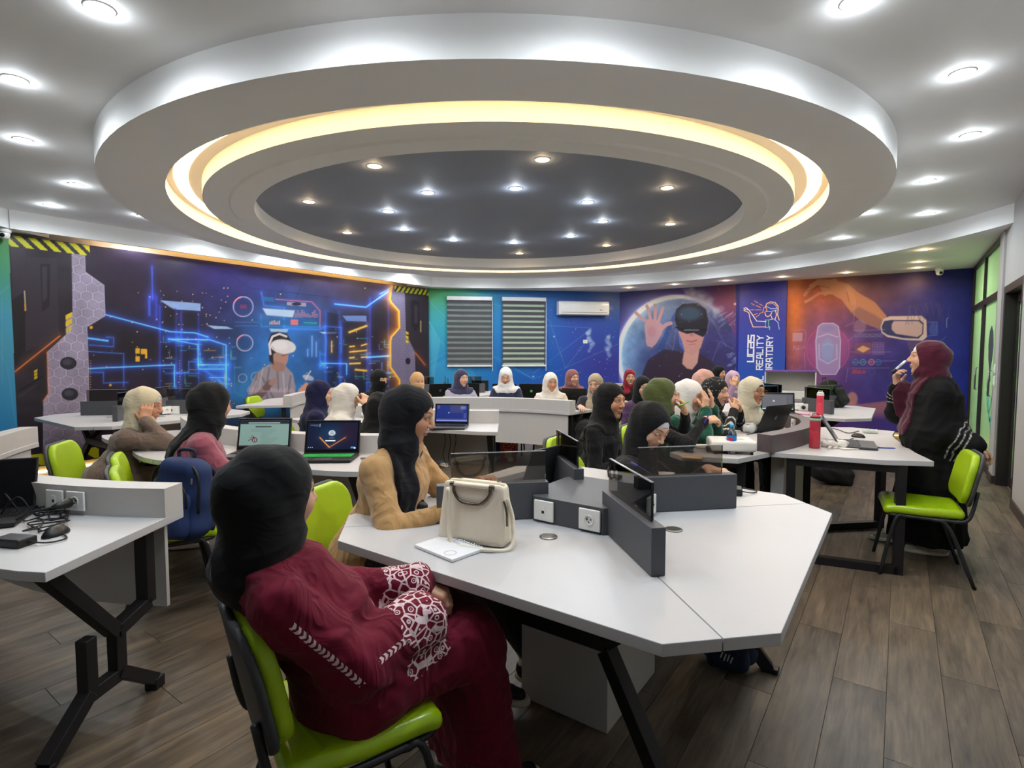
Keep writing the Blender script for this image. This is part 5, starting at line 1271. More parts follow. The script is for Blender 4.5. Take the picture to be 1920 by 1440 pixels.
def octagon_table(label, c, skip=(), rz=0.0, glass=True):
    t = thing('octagonal_workstation', label, 'table', (c[0], c[1], 0), rz, 'four-seat octagonal workstations')
    H, Cc = .85, .225; g = .0012
    for k in range(4):
        R = Matrix.Rotation(k * math.pi / 2, 4, 'Z'); q = H - Cc / 2
        poly = [(0, -g * 2), (-q + g, -q - g), (-H + Cc, -H), (H - Cc, -H), (q - g, -q - g)]
        m = MB().prism(poly, TZ - .034, TZ).xform(R); o = m.obj('table_top', TOPW, t, bevel=.0025)
        # edge band
        a = Vector((1, -1, 0)).normalized()
        d = MB().box((.435, 0, .085), (.47, .048, .155)).xform(Matrix.Translation((0, 0, TZ - .006)) @ Matrix.Rotation(math.radians(-45 + 90 * k), 4, 'Z')).obj('divider', GREY, t, bevel=.002)
        if glass:
            p = MB().box((.410, .004, .222), (.40, .009, .136)).xform(Matrix.Translation((0, 0, TZ - .006)) @ Matrix.Rotation(math.radians(-45 + 90 * k), 4, 'Z')).obj('glass_screen', PANE, t)
            MB().box((.410, .004, .2915), (.40, .0095, .003)).xform(Matrix.Translation((0, 0, TZ - .006)) @ Matrix.Rotation(math.radians(-45 + 90 * k), 4, 'Z')).obj('glass_edge', CAP, t)
        for sx, pw in ((-.105, False), (.105, True)):
            pl = R @ Vector((sx, -.222, TZ + .052)); socket_plate(t, pl, k * math.pi / 2, pw)
        gl = R @ Vector((.0, -.36, TZ)); MB().lathe([(.034, 0), (.034, .004), (.028, .005), (.0005, .0045)], 24).obj('cable_grommet', SHINY, t, True, loc=gl); 
    MB().prism([(-.22, -.16), (-.16, -.22), (.16, -.22), (.22, -.16), (.22, .16), (.16, .22), (-.16, .22), (-.22, .16)], TZ, TZ + .105).obj('hub', GREY, t, bevel=.002)
    MB().box2((-.20, -.25, 0), (.20, .25, TZ - .036)).obj('pedestal', RISW, t, bevel=.003)
    for k in range(2):
        R = Matrix.Rotation(k * math.pi, 4, 'Z'); m = MB(); w = .05
        y = -.47
        m.bar((-.30, y, .50), (.30, y, .50), w, .06)
        for sx in (-1, 1):
            m.bar((sx * .30, y, .47), (sx * .62, y - .10, .012), w, .055); m.bar((sx * .30, y, .50), (sx * .56, y, TZ - .036), w, .05)
            m.bar((sx * .30, y, .50), (sx * .30, y + .22, TZ - .04), .045, .045); m.box((sx * .63, y - .10, .012), (.07, .05, .024))
        m.xform(R).obj('leg_frame', STEEL, t, bevel=.003)
    return t
def offset_path(pts, d):
    out = []
    for i, p in enumerate(pts):
        a = np.array(pts[max(i - 1, 0)]); b = np.array(pts[min(i + 1, len(pts) - 1)]); t = (b - a) / (np.linalg.norm(b - a) + 1e-9)
        out.append((p[0] - t[1] * d, p[1] + t[0] * d))
    return out
def band(pts, d0, d1, z0, z1):
    A = offset_path(pts, d0); B = offset_path(pts, d1); n = len(pts); V = []; Fc = []
    for a, b in zip(A, B): V += [(a[0], a[1], z0), (b[0], b[1], z0), (b[0], b[1], z1), (a[0], a[1], z1)]
    for i in range(n - 1):
        for k in range(4): Fc.append((4 * i + k, 4 * i + (k + 1) % 4, 4 * i + 4 + (k + 1) % 4, 4 * i + 4 + k))
    Fc += [(3, 2, 1, 0), tuple(4 * (n - 1) + k for k in range(4))]
    return MB().add(V, [tuple(reversed(f)) for f in Fc])
def end_frame(parent, p0, p1, name='leg_frame'):
    """spider trestle standing in the vertical plane through p0 (riser side) and p1 (user side)"""
    a, b = Vector((p0[0], p0[1], 0)), Vector((p1[0], p1[1], 0)); d = (b - a).normalized(); L = (b - a).length; mid = (a + b) / 2; m = MB(); up = Vector((d.y, -d.x, 0))
    P = lambda s, z: tuple(mid + d * s + Vector((0, 0, z)))
    h = L / 2 - .05; w = .05
    m.bar(P(-h, TZ - .036), P(-h, .40), w, .055, up); m.bar(P(-h, .40), P(-.06, .36), w, .055, up); m.bar(P(-.06, .36), P(h, TZ - .04), w, .055, up)
    m.bar(P(-.07, .36), P(-.07, .17), w, .045, up); m.bar(P(.07, .40), P(.07, .17), w, .045, up); m.bar(P(-.09, .18), P(.09, .18), w, .045, up)
    m.bar(P(-.07, .19), P(-h - .02, .045), w, .05, up); m.bar(P(.07, .19), P(h + .02, .045), w, .05, up)
    for s in (-h - .03, h + .03): m.box(P(s, .025), (.055, .055, .05), math.atan2(d.y, d.x))
    return m.obj(name, STEEL, parent, bevel=.003)
def arc_pts(c, R, a0, a1, n=24): return [(c[0] + R * math.cos(math.radians(a)), c[1] + R * math.sin(math.radians(a))) for a in np.linspace(a0, a1, n)]
def arc_desk(label, c, Rr, Ro, a0, a1, seams=(), riser=RISW, panel=True, frames=True, rh=.125, name='curved_desk'):
    """desk on the outer side of an arc; the raised back follows the inner edge"""
    t = thing(name, label, 'desk', (c[0], c[1], 0), 0, 'curved desks with raised backs'); z = (0, 0)
    cuts = [a0] + list(seams) + [a1]
    for u, v in zip(cuts[:-1], cuts[1:]):
        s = .12 * np.sign(v - u)
        I = arc_pts(z, Rr - .005, u + s * .3, v - s * .3, 14); O_ = arc_pts(z, Ro, u + s * .3, v - s * .3, 14)
        # shallow hollow in front of each user
        O_ = [(x * (1 - .035 * math.sin(math.pi * i / 13) ** 2), y * (1 - .035 * math.sin(math.pi * i / 13) ** 2)) for i, (x, y) in enumerate(O_)]
        poly = I + O_[::-1]
        if v > u: poly = poly[::-1]
        MB().prism(poly, TZ - .034, TZ).obj('table_top', TOPW, t, bevel=.0025)
    P = arc_pts(z, Rr, a0, a1, 32); sg = -1 if a1 > a0 else 1
    band(P, 0 if sg < 0 else 0, sg * .115, TZ, TZ + rh).obj('raised_back', riser, t)
    if panel: band(arc_pts(z, Rr + .02, a0 + (a1 - a0) * .02, a1 - (a1 - a0) * .02, 32), 0, sg * .018, .34, TZ - .034).obj('modesty_panel', RISW, t)
    if frames:
        for a in (a0 + (a1 - a0) * .03, a1 - (a1 - a0) * .03):
            e0 = arc_pts(z, Rr + .07, a, a, 1)[0]; e1 = arc_pts(z, Ro - .05, a, a, 1)[0]; end_frame(t, e0, e1)
    return t
# ---------------------------------------------------------------- chair
GREEN = M('chair_green', '#a4c616', .42, spec=.5, var=.04); GREENW = M('chair_green_wrapped', '#a2c414', .22, spec=.6, var=.05, bump=.25, bscale=22); SHELL = M('chair_shell', '#3c3d42', .5); TUBE = M('chair_tube', '#2c2d31', .4, .3)
def make_chair():
    t = empty('stacking_chair')
    def seat(p):
        x, y, z = p[..., 0], p[..., 1], p[..., 2]; q = np.stack([x, y, z - .012 * np.cos(x * 7) + .55 * np.maximum(y - .15, 0) ** 2 * 4], -1)
        w = .215 - .02 * np.clip((-y) / .2, 0, 1); s = np.stack([x * .215 / w, q[..., 1], q[..., 2]], -1)
        return rbox(s, (0, .01, .438), (.215, .215, .030), .028)
    mesh_obj('seat', *nets(seat, (-.25, -.25, .38), (.25, .27, .50), .013), GREENW, t, True)
    def backf(p, off, th, y0):
        ca, sa = math.cos(.20), math.sin(.20); x = p[..., 0]; yy = p[..., 1] + .215; zz = p[..., 2] - .48
        y = yy * ca + zz * sa; z = zz * ca - yy * sa
        y = y - .38 * x * x - y0; k = np.stack([x * (1 + .25 * np.clip((z - .24) / .2, 0, 1)), y, z], -1)
        return rbox(k, (0, 0, .26), (.205 + off, th, .185 + off), min(th * .98, .03) if th > .012 else th * .98) if False else smax(rbox(np.stack([k[..., 0], k[..., 2] - .185, np.zeros_like(x)], -1), (0, 0, 0), (.208 + off, .160 + off, 1), .085), np.abs(y) - th, min(th * .8, .018))
    mesh_obj('backrest', *nets(lambda p: backf(p, 0, .022, .022), (-.25, -.40, .44), (.25, -.10, .88), .012), GREEN, t, True)
    mesh_obj('back_shell', *nets(lambda p: backf(p, .010, .011, -.010), (-.25, -.42, .44), (.25, -.10, .88), .011), SHELL, t, True)
    m = MB(); r = .0115
    for sx in (-1, 1):
        m.tube(smooth_path([(sx * .16, .205, .405), (sx * .20, .16, .402), (sx * .205, -.10, .402), (sx * .20, -.20, .41), (sx * .19, -.235, .47), (sx * .18, -.26, .60)], 6), r, 8)
    m.tube([(-.16, .205, .405), (.16, .205, .405)], r, 8); m.tube([(-.20, -.17, .405), (.20, -.17, .405)], r, 8)
    m.obj('frame', TUBE, t, True)
    for sx in (-1, 1):
        for p in ([(sx * .205, .10, .40), (sx * .215, .16, .37), (sx * .235, .235, .0)], [(sx * .205, -.03, .40), (sx * .215, -.12, .36), (sx * .235, -.255, .0)]):
            MB().tube(smooth_path(p, 5), r, 8).obj('leg', TUBE, t, True)
    return t
_chair = make_chair(); _cu = [False]
def chair(x, y, heading, label, group=None):
    c = _chair if not _cu[0] else copy_tree(_chair); _cu[0] = True
    c.location = (x, y, 0); c.rotation_euler = (0, 0, -math.radians(heading)); tag(c, label, 'chair', group or 'green stacking chairs'); return c

# ---------------------------------------------------------------- tables in place
octagon_table('large white octagonal workstation nearest the camera with a cream handbag on it', (-1.07, 2.10))
octagon_table('white octagonal workstation by the hexagon pattern of the left mural', (-6.93, 2.60))
octagon_table('white octagonal workstation at back right holding the pink bottle', (-1.08, 7.55))
octagon_table('white octagonal workstation below the window blinds', (-6.35, 6.95))
d3 = arc_desk('white curved desk at the lower left corner with tangled cables', (-3.90, 3.08), 2.38, 3.07, -56.5, -131, (-81, -106))
for an, pw in ((-68.6, False), (-66.0, True)):
    q = arc_pts((0, 0), 2.500, an, an, 1)[0]; socket_plate(d3, (q[0], q[1], TZ + .062), math.radians(an + 90), pw)
d4 = arc_desk('white curved desk carrying the two open laptops at left', (-4.36, 4.56), 2.38, 3.07, -54, -112, (-83,))
for an, pw in ((-80.5, False), (-77.8, True), (-75.1, True)):
    q = arc_pts((0, 0), 2.500, an, an, 1)[0]; socket_plate(d4, (q[0], q[1], TZ + .062), math.radians(an + 90), pw)
arc_desk('white curved desk with one blue-screen laptop in mid room', (-4.68, 6.30), 2.38, 3.07, -54, -101, (-78,))
arc_desk('white curved desk with its tall curved front turned to the camera', (-3.32, 3.59), 1.95, 2.68, 84, 152, (107, 130), rh=.135)
arc_desk('white curved desk end before the headset figure of the left mural', (-4.60, 6.30), 2.90, 3.60, -133, -166, (-150,))
arc_desk('white curved desk far back below the planet mural', (-3.40, 6.60), 2.75, 3.40, 76, 118, (97,))
# double desk of the speaker: two tops either side of a dark curved back
t9 = thing('double_curved_desk', 'large white double desk with dark curved back before the standing speaker', 'desk', (0, 0, 0))
RC = [(-.76, 4.13), (-.66, 4.45), (-.60, 4.80), (-.61, 5.12), (-.69, 5.40), (-.83, 5.66)]
RC = [p[:2] for p in smooth_path([(x, y, 0) for x, y in RC], 6)]
lt = [(-.722, 4.15), (-.85, 3.77), (-1.19, 3.65), (-1.30, 3.74)] + [(-1.30 + .17 * math.sin(math.pi * k / 10), 3.80 + 1.60 * k / 10) for k in range(1, 11)] + [(-1.22, 5.52), (-.86, 5.66)]
MB().prism(lt + [tuple(p) for p in reversed(RC[1:-1])], TZ - .034, TZ).obj('table_top', TOPW, t9, bevel=.0025)
rt_ = [(-.718, 4.15), (-.06, 4.28), (.20, 4.41)] + [p[:2] for p in smooth_path([(.11, 4.72, 0), (.03, 5.15, 0), (-.03, 5.55, 0), (-.02, 5.90, 0)], 5)] + [(-.35, 5.98), (-.82, 5.66)]
MB().prism(rt_ + [tuple(p) for p in reversed(RC[1:-1])], TZ - .034, TZ).obj('table_top', TOPW, t9, bevel=.0025)
band(RC, -.055, .055, TZ, TZ + .125).obj('raised_back', RISD, t9)
for k_, (i, side) in enumerate(((16, -1), (20, -1), (15, 1), (25, 1))):
    p = np.array(RC[i]); q = np.array(RC[i + 1]); a = math.atan2(q[1] - p[1], q[0] - p[0]); nrm = np.array([math.sin(a), -math.cos(a)]) * -side
    pl = p + nrm * .056; socket_plate(t9, (pl[0], pl[1], TZ + .062), a + (math.pi if side > 0 else 0), True)
def loop_frame(parent, p0, p1):
    m = MB(); a, b = Vector((p0[0], p0[1], 0)), Vector((p1[0], p1[1], 0)); d = (b - a).normalized()
    for p in (a, b): m.bar(p, p + Vector((0, 0, TZ - .035)), .055, .055, d)
    m.bar(a + Vector((0, 0, .028)), b + Vector((0, 0, .028)), .055, .055); m.bar(a + Vector((0, 0, TZ - .06)), b + Vector((0, 0, TZ - .06)), .05, .05)
    m.obj('leg_frame', STEEL, parent, bevel=.002)
loop_frame(t9, (.03, 4.36), (-.60, 4.22)); loop_frame(t9, (-.60, 4.98), (-.10, 5.45)); loop_frame(t9, (-.86, 3.90), (-1.18, 3.80)); loop_frame(t9, (-.95, 5.45), (-1.18, 5.3))
for (a, b) in (((-.70, 4.30), (-.63, 4.75)), ((-.63, 5.2), (-.78, 5.55))): 
    m = MB(); dd = np.array(b) - np.array(a); m.box(((a[0] + b[0]) / 2, (a[1] + b[1]) / 2, (TZ - .034) / 2), (.09, float(np.linalg.norm(dd)), TZ - .034), math.atan2(dd[1], dd[0]) - math.pi / 2).obj('pedestal', RISW, t9, bevel=.002)
# ================================================================= the people in the room
def local(base_pos, heading, lean, hx, world):
    h = math.radians(heading); f = np.array([math.sin(h), math.cos(h)]); r = np.array([math.cos(h), -math.sin(h)])
    b = np.asarray(base_pos)[:2] - f * lean - r * hx; d = np.asarray(world)[:2] - b
    return (float(d @ r), float(d @ f), float(world[2]))
def dirl(heading, v):
    h = math.radians(heading); f = np.array([math.sin(h), math.cos(h)]); r = np.array([math.cos(h), -math.sin(h)]); return (float(v[0] * r[0] + v[1] * r[1]), float(v[0] * f[0] + v[1] * f[1]), float(v[2]))
WHO = []
def woman(key, label, pix, heading, face=None, lean=.14, hx=0.0, hands=None, chair_label=None, chair_off=(0, 0), **kw):
    pos = at_d(*pix); hs = {}
    for s, sp in (hands or {}).items():
        sp = dict(sp)
        if 'px' in sp: sp['w'] = local(pos, heading, lean, hx, at_d(*sp.pop('px')))
        if 'cam_d' in sp: sp['d'] = dirl(heading, (_rt * sp['cam_d'][0] + _up * sp['cam_d'][1] + _fw * sp['cam_d'][2])); sp.pop('cam_d')
        if 'cam_n' in sp: sp['n'] = dirl(heading, (_rt * sp['cam_n'][0] + _up * sp['cam_n'][1] + _fw * sp['cam_n'][2])); sp.pop('cam_n')
        hs[s] = sp
    look = -((face if face is not None else heading) - heading)
    r = person(key, label, pos, heading, look=look, lean=lean, hx=hx, hands=hs, seed=(key * 1.37) % 6, **kw)
    if not kw.get('standing'):
        h = math.radians(heading); b = r[0].location
        chair(b[0] - math.sin(h) * .03 + chair_off[0], b[1] - math.cos(h) * .03 + chair_off[1], heading, chair_label or 'green chair of the ' + ' '.join(label.split()[:8]), 'green chairs with someone on them')
    return r
LAP = dict(l=dict(w=(-.08, .30, .70), d=(.75, .6, -.1), n=(0, -.1, -1), curl=.5), r=dict(w=(.08, .30, .70), d=(-.75, .6, -.1), n=(0, -.1, -1), curl=.5))
DESK = dict(l=dict(w=(-.15, .40, .805), d=(.35, .95, -.05), n=(0, 0, -1), curl=.3), r=dict(w=(.15, .40, .805), d=(-.35, .95, -.05), n=(0, 0, -1), curl=.3))
BLK = '#121214'
# 1 --- foreground, burgundy embroidered dress
def embroidered():
    t = NT('burgundy_embroidered'); t.set(Roughness=.8); t.b.inputs['Specular IOR Level'].default_value = .2; t.b.inputs['Sheen Weight'].default_value = .05
    tc = t.n('ShaderNodeTexCoord'); nz = t.n('ShaderNodeTexNoise', _Scale=14.0, _Detail=4.0); t.l(tc.outputs['Object'], nz.inputs[0])
    base = t.mix(nz.outputs['Fac'], rgb('#56081f'), rgb('#740d2b'))
    lc = t.n('ShaderNodeAttribute', attribute_name='lace').outputs['Fac']; cs = t.n('ShaderNodeAttribute', attribute_name='chev_s').outputs['Fac']; cd = t.n('ShaderNodeAttribute', attribute_name='chev_d').outputs['Fac']
    vo = t.n('ShaderNodeTexVoronoi', feature='DISTANCE_TO_EDGE', _Scale=34.0); t.l(tc.outputs['Object'], vo.inputs['Vector'])
    v2 = t.n('ShaderNodeTexVoronoi', feature='F1', _Scale=34.0); t.l(tc.outputs['Object'], v2.inputs['Vector'])
    e1 = t.math('LESS_THAN', vo.outputs['Distance'], .075); rg = t.math('LESS_THAN', t.math('ABSOLUTE', t.math('SUBTRACT', v2.outputs['Distance'], .25)), .05); dt = t.math('LESS_THAN', v2.outputs['Distance'], .09)
    pat = t.math('MULTIPLY', t.math('MAXIMUM', t.math('MAXIMUM', e1, rg), dt), t.math('GREATER_THAN', lc, .5))
    ch = t.math('LESS_THAN', t.math('FRACT', t.math('MULTIPLY_ADD', cd, 62.0, t.math('MULTIPLY', cs, 62.0))), .55); ch = t.math('MULTIPLY', ch, t.math('LESS_THAN', cd, .0085))
    m = t.math('MAXIMUM', pat, ch, clamp=True); t.l(t.mix(m, base, rgb('#d9c3c6')), t.b.inputs['Base Color'])
    wrinkles(t, tc); return t.m
r1, g1, i1 = woman(1, 'woman in burgundy embroidered dress and black hijab in the foreground', (513, 930, 1.44), 19, 4, lean=-.20, pitch=.05, scarf=BLK, skin='c', drape='tuck', loose=.012, stiff=1.3, wide=1.08, fit=1.06, hs=1.08, shoe='#1a1416',
    mats=dict(top=embroidered()), hands=dict(r=dict(w=(.10, .18, .69), d=(-.75, .6, -.1), n=(0, -.2, -1), curl=.75, cuff=.085, sleeve=1.3, pole=(.45, -.9, -.7)), l=dict(w=(-.04, .24, .72), d=(.6, .7, -.3), n=(0, -.1, -1), curl=.8, cuff=.07, sleeve=1.15)),
    knees=((-.15, .375, .545), (.08, .37, .545)), feet=((-.15, .43, .09), (.09, .43, .09)), chair_label='green chair under the woman in burgundy, nearest the camera')
me = g1.data; n_ = len(me.vertices); co = np.empty(n_ * 3, np.float32); me.vertices.foreach_get('co', co); co = co.reshape(-1, 3)
lace = np.zeros(n_); chd = np.full(n_, 1.0); chs = np.zeros(n_)
for sd, (S, E_, W_, sp, sg) in i1['arms'].items():
    ab = W_ - E_; t_ = ((co - E_) @ ab) / (ab @ ab); dd = np.linalg.norm(co - (E_ + np.clip(t_, 0, 1)[:, None] * ab), axis=1)
    lace = np.maximum(lace, ((t_ > .52 + .05 * np.sin(co[:, 2] * 60)) & (dd < .125) & (t_ < 1.1)).astype(float))
    out = np.array([sg * 1.0, -.35, .25]); out /= np.linalg.norm(out); sacc = 0
    for A_, B_, hi_ in ((S, E_, 1.0), (E_, W_, .5)):
        ax_ = (B_ - A_); L_ = np.linalg.norm(ax_); u_ = ax_ / L_; nn_ = np.cross(u_, out); nn_ /= np.linalg.norm(nn_)
        rel = co - A_; tt = rel @ u_; d_ = np.abs(rel @ nn_); ok = (tt > .02) & (tt < L_ * hi_) & (rel @ (out - u_ * (out @ u_)) > 0) & (np.linalg.norm(rel - tt[:, None] * u_, axis=1) < .13)
        up_ = ok & (d_ < chd); chd[up_] = d_[up_]; chs[up_] = (sacc + tt)[up_]; sacc += L_
fattr(g1, 'lace', lace); fattr(g1, 'chev_d', chd); fattr(g1, 'chev_s', chs)
# 2 --- beige jacket
woman(2, 'woman in beige jacket and black hijab reading at the near workstation', (770, 778, 2.45), 72, 60, lean=.22, pitch=.28, scarf='#15151a', top='#b58d5c', legs='#2e2c2c', skin='a', drape='tuck', down=False, hs=1.04, wide=1.1, fit=1.1, shoe='bw', loose=.010, collar=True,
      tails=[dict(p=[(.07, .22, 1.05), (.10, .26, .95), (.10, .22, .74)], w=.055)],
      hands=dict(r=dict(w=(.14, .46, .81), d=(-.5, .85, -.02), n=(0, 0, -1), curl=.35, pole=(.7, -.4, -.8)), l=dict(w=(-.16, .50, .86), d=(.6, .5, .4), n=(.2, .2, -1), curl=.5)),
      knees=((-.10, .44, .54), (.13, .44, .54)), feet=((-.05, .78, .12), (.14, .62, .14)), chair_label='green chair under the woman in beige jacket')
# 3 --- cream hijab, cheek in hand
woman(3, 'woman in cream hijab and brown blouse resting her cheek on her hand', (274, 760, 4.05), 36, 46, lean=.25, pitch=.22, scarf='#c4b89c', top='#6b5a50', skin='b', drape='tuck', under='#b9b6ae', opening=(.058, .100, -.024), hs=1.06, wide=1.1, loose=.012,
      tails=[dict(p=[(.06, .30, .98), (.07, .33, .86), (.08, .27, .66)], w=.05)], hands=dict(r=dict(w=(.125, .27, .975), d=(-.30, .12, 1), n=(-.9, -.1, -.15), curl=.25, pole=(.5, .6, -1), cuff=.045), l=dict(w=(-.1, .5, .81), d=(.6, .8, 0), n=(0, 0, -1))))
# 4 --- pink blouse from behind
woman(4, 'woman in dusty pink blouse and black hijab seen from behind at the laptop', (398, 758, 3.35), 20, -4, lean=.22, chair_off=(.08, -.02), pitch=.15, scarf=BLK, top='#8d4a58', skin='c', drape='tuck', glasses=True, hs=1.06, wide=1.12, fit=1.1, loose=.01,
      tails=[dict(p=[(-.02, .10, 1.02), (-.05, -.03, .92), (-.07, -.09, .66)], w=.10, t=.02), dict(p=[(.04, .08, 1.02), (.02, -.04, .90)], w=.08)], hands=dict(r=dict(w=(.20, .50, .81), d=(-.2, 1, 0), n=(0, 0, -1)), l=dict(w=(-.1, .48, .81), d=(.2, 1, 0), n=(0, 0, -1))))
# 5..9 --- middle left
woman(5, 'woman in navy hijab looking right before the white desk end', (602, 738, 5.2), 30, 44, lean=.12, scarf='#14163a', top='#181a3c', skin='c', drape='cape', hands=LAP)
woman(6, 'woman in white hijab with black sleeve leaning her face on her fist', (653, 745, 4.9), 36, 34, lean=.22, scarf='#cfcbc6', top=BLK, skin='c', drape='cape', pitch=.15, glasses=True, wide=1.05, hands=dict(r=dict(w=(.10, .36, 1.0), d=(-.5, .1, .9), n=(-.6, -.3, 0), curl=.9, pole=(.5, .6, -1)), l=DESK['l']))
woman(7, 'woman in black face veil behind the other black headscarf', (712, 712, 6.7), 85, 88, lean=.10, scarf=BLK, top=BLK, niqab=True, drape='cape', hands=LAP)
woman(8, 'woman in black hijab and gown seen from behind in mid room', (712, 766, 4.35), 0, -30, lean=.14, scarf='#101012', top='#131316', drape='over', hands=LAP, hs=1.04)
woman(9, 'woman in tan face veil below the far machine panel', (783, 716, 7.2), 105, 112, lean=.10, scarf='#b98f60', top='#b98f60', niqab=True, drape='cape', hands=LAP)
# 10..16 --- far desks
woman(10, 'woman in slate purple hijab below the left window blind', (866, 709, 7.7), 122, 108, lean=.14, scarf='#35334f', top='#9a98a8', skin='c', drape='over', hands=DESK)
woman(11, 'woman in bright white hijab looking down below the right blind', (948, 706, 7.7), 150, 146, lean=.16, pitch=.38, scarf='#dcdad9', top='#20243e', skin='c', drape='over', down=True, hands=DESK)
woman(12, 'woman in ivory hijab and beige top behind the green-logo laptop', (1033, 717, 7.1), 148, 132, lean=.14, pitch=.15, scarf='#d8cfc2', top='#cdbba2', skin='b', drape='over', hands=DESK, tails=[dict(p=[(.0, .22, 1.0), (.0, .24, .80)], w=.05)])
woman(13, 'woman in dusty rose hijab and black top looking right', (1074, 708, 8.3), 140, 118, lean=.14, scarf='#8b5a58', top=BLK, skin='c', drape='over', hands=DESK)
woman(14, 'woman in khaki hijab and dark grey gown at the desk end', (1116, 720, 6.8), 160, 168, lean=.16, pitch=.22, scarf='#a08f76', top='#26262c', skin='c', drape='tuck', tails=[dict(p=[(.05, .22, 1.02), (.07, .25, .80)], w=.055)], hands=DESK)
woman(15, 'woman in red hijab and black coat before the planet mural', (1181, 707, 8.5), 150, 146, lean=.10, scarf='#7e1226', top='#17161c', skin='c', drape='tuck', tails=[dict(p=[(.04, .14, 1.02), (.06, .20, .88)], w=.06)], hands=LAP)
woman(16, 'woman in black hijab and purple top turned to the right', (1206, 727, 6.0), 135, 136, lean=.12, scarf='#0f0f11', top='#4a3354', skin='c', drape='tuck', hands=LAP, tails=[dict(p=[(.0, .16, 1.0), (.02, .21, .93)], w=.05)])
# 17..25 --- right desk group
woman(17, 'woman in black hijab and gown behind the writing woman', (1146, 752, 3.95), 84, 104, lean=.15, pitch=.08, scarf='#111113', top='#151518', skin='b', drape='over', hands=LAP, hs=1.05)
woman(18, 'woman in black hijab with white underscarf bent over her writing', (1220, 800, 3.05), 84, 112, lean=.23, pitch=.55, roll=-.1, scarf='#121214', top='#151517', skin='c', under='#dcdce0', drape='tuck', down=True, hs=1.06, wide=1.1, fit=1.08,
      hands=dict(r=dict(w=(.16, .60, .815), d=(-.3, .9, -.2), n=(-.3, 0, -1), curl=.7, pole=(.9, -.2, -.6)), l=dict(w=(-.14, .52, .815), d=(.3, .9, 0), n=(0, 0, -1))))
woman(19, 'woman in olive hijab holding a pen at her chin', (1243, 742, 4.15), 66, 62, lean=.20, scarf='#49522c', top='#17171a', skin='c', drape='tuck', glasses=True, hs=1.08, pitch=-.02, tails=[dict(p=[(.08, .20, 1.02), (.11, .20, .80)], w=.05)],
      hands=dict(r=dict(px=(1322, 868 - 80, 3.95), d=(-.3, .9, .1), n=(-.5, 0, -1), curl=.8, pole=(.8, -.2, -.8)), l=dict(w=(.02, .36, 1.015), d=(.1, -.25, .9), n=(.1, -1, -.2), curl=.6, pole=(-.5, .5, -1))))
woman(20, 'woman in white hijab and green blouse covering her face with both hands', (1293, 742, 4.55), 86, 92, lean=.24, pitch=.2, scarf='#dedcda', top='#0e4a3a', skin='c', drape='tuck', hs=1.06, loose=.012, under=None, opening=(.056, .086, -.034),
      hands=dict(r=dict(w=(.085, .385, 1.005), d=(-.2, .0, 1), n=(-.3, -.95, 0), curl=.25, pole=(.6, .5, -1), cuff=.05), l=dict(w=(-.06, .41, 1.005), d=(.15, .0, 1), n=(.2, -.95, 0), curl=.25, pole=(-.6, .5, -1), cuff=.05)))
woman(21, 'woman in pale pink hijab turned away behind the green blouse', (1322, 716, 5.8), 40, 36, lean=.12, scarf='#c4978c', top='#8d6f6c', drape='over', hands=LAP, hs=1.05)
def flower_scarf():
    t = NT('black_flower_scarf'); t.set(Roughness=.85); tc = t.n('ShaderNodeTexCoord'); v = t.n('ShaderNodeTexVoronoi', _Scale=42.0); t.l(tc.outputs['Object'], v.inputs['Vector'])
    m = t.math('LESS_THAN', v.outputs['Distance'], .30); n2 = t.n('ShaderNodeTexNoise', _Scale=160.0); t.l(tc.outputs['Object'], n2.inputs[0]); m = t.math('MULTIPLY', m, t.math('GREATER_THAN', n2.outputs['Fac'], .5))
    t.l(t.mix(m, rgb('#0d0d0f'), rgb('#9a9890')), t.b.inputs['Base Color']); return t.m
r22 = woman(22, 'woman in black flowered hijab resting her chin on clasped hands', (1343, 735, 4.95), 92, 102, lean=.22, scarf=BLK, top='#16161a', skin='c', drape='cape', mats=dict(scarf=flower_scarf()), hs=1.06,
      hands=dict(r=dict(w=(.07, .40, .965), d=(-.6, .1, .75), n=(-.5, -.6, .1), curl=.9, pole=(.5, .5, -1)), l=dict(w=(-.05, .41, .955), d=(.6, .1, .75), n=(.5, -.6, .1), curl=.9, pole=(-.5, .5, -1))))
g22 = r22[1]; me = g22.data; n_ = len(me.vertices); co = np.empty(n_ * 3, np.float32); me.vertices.foreach_get('co', co); co = co.reshape(-1, 3); em = np.zeros(n_)
for sd, (S, E_, W_, sp, sg) in r22[2]['arms'].items():
    ab = W_ - E_; t_ = ((co - E_) @ ab) / (ab @ ab); dd = np.linalg.norm(co - (E_ + np.clip(t_, 0, 1)[:, None] * ab), axis=1); em = np.maximum(em, (np.sin(co[:, 0] * 190 + co[:, 1] * 60) > .72) * (t_ > .02) * (t_ < .7) * (dd < .09))
fattr(g22, 'lace', em)
t_ = NT('black_white_striped_cloth'); t_.set(Roughness=.8); la_ = t_.n('ShaderNodeAttribute', attribute_name='lace'); nz_ = t_.n('ShaderNodeTexNoise', _Scale=14.0); t_.l(t_.mix(la_.outputs['Fac'], t_.mix(nz_.outputs['Fac'], rgb('#0e0e10'), rgb('#17171a')), rgb('#cfcdc8')), t_.b.inputs['Base Color']); g22.data.materials[0] = t_.m
woman(23, 'woman in black hijab farthest back by the blue sign', (1349, 700, 9.2), 112, 112, lean=.10, scarf='#0e0e10', top='#1a1a1e', drape='over', hands=LAP)
woman(24, 'woman in lavender hijab holding a phone to her cheek', (1375, 711, 8.1), 140, 136, lean=.12, scarf='#b498ae', top='#8a6c88', skin='c', drape='over', hands=dict(l=LAP['l'], r=dict(w=(.06, .24, .98), d=(-.2, .1, 1), n=(-.5, -.8, 0), curl=.5, pole=(.6, .4, -1))))
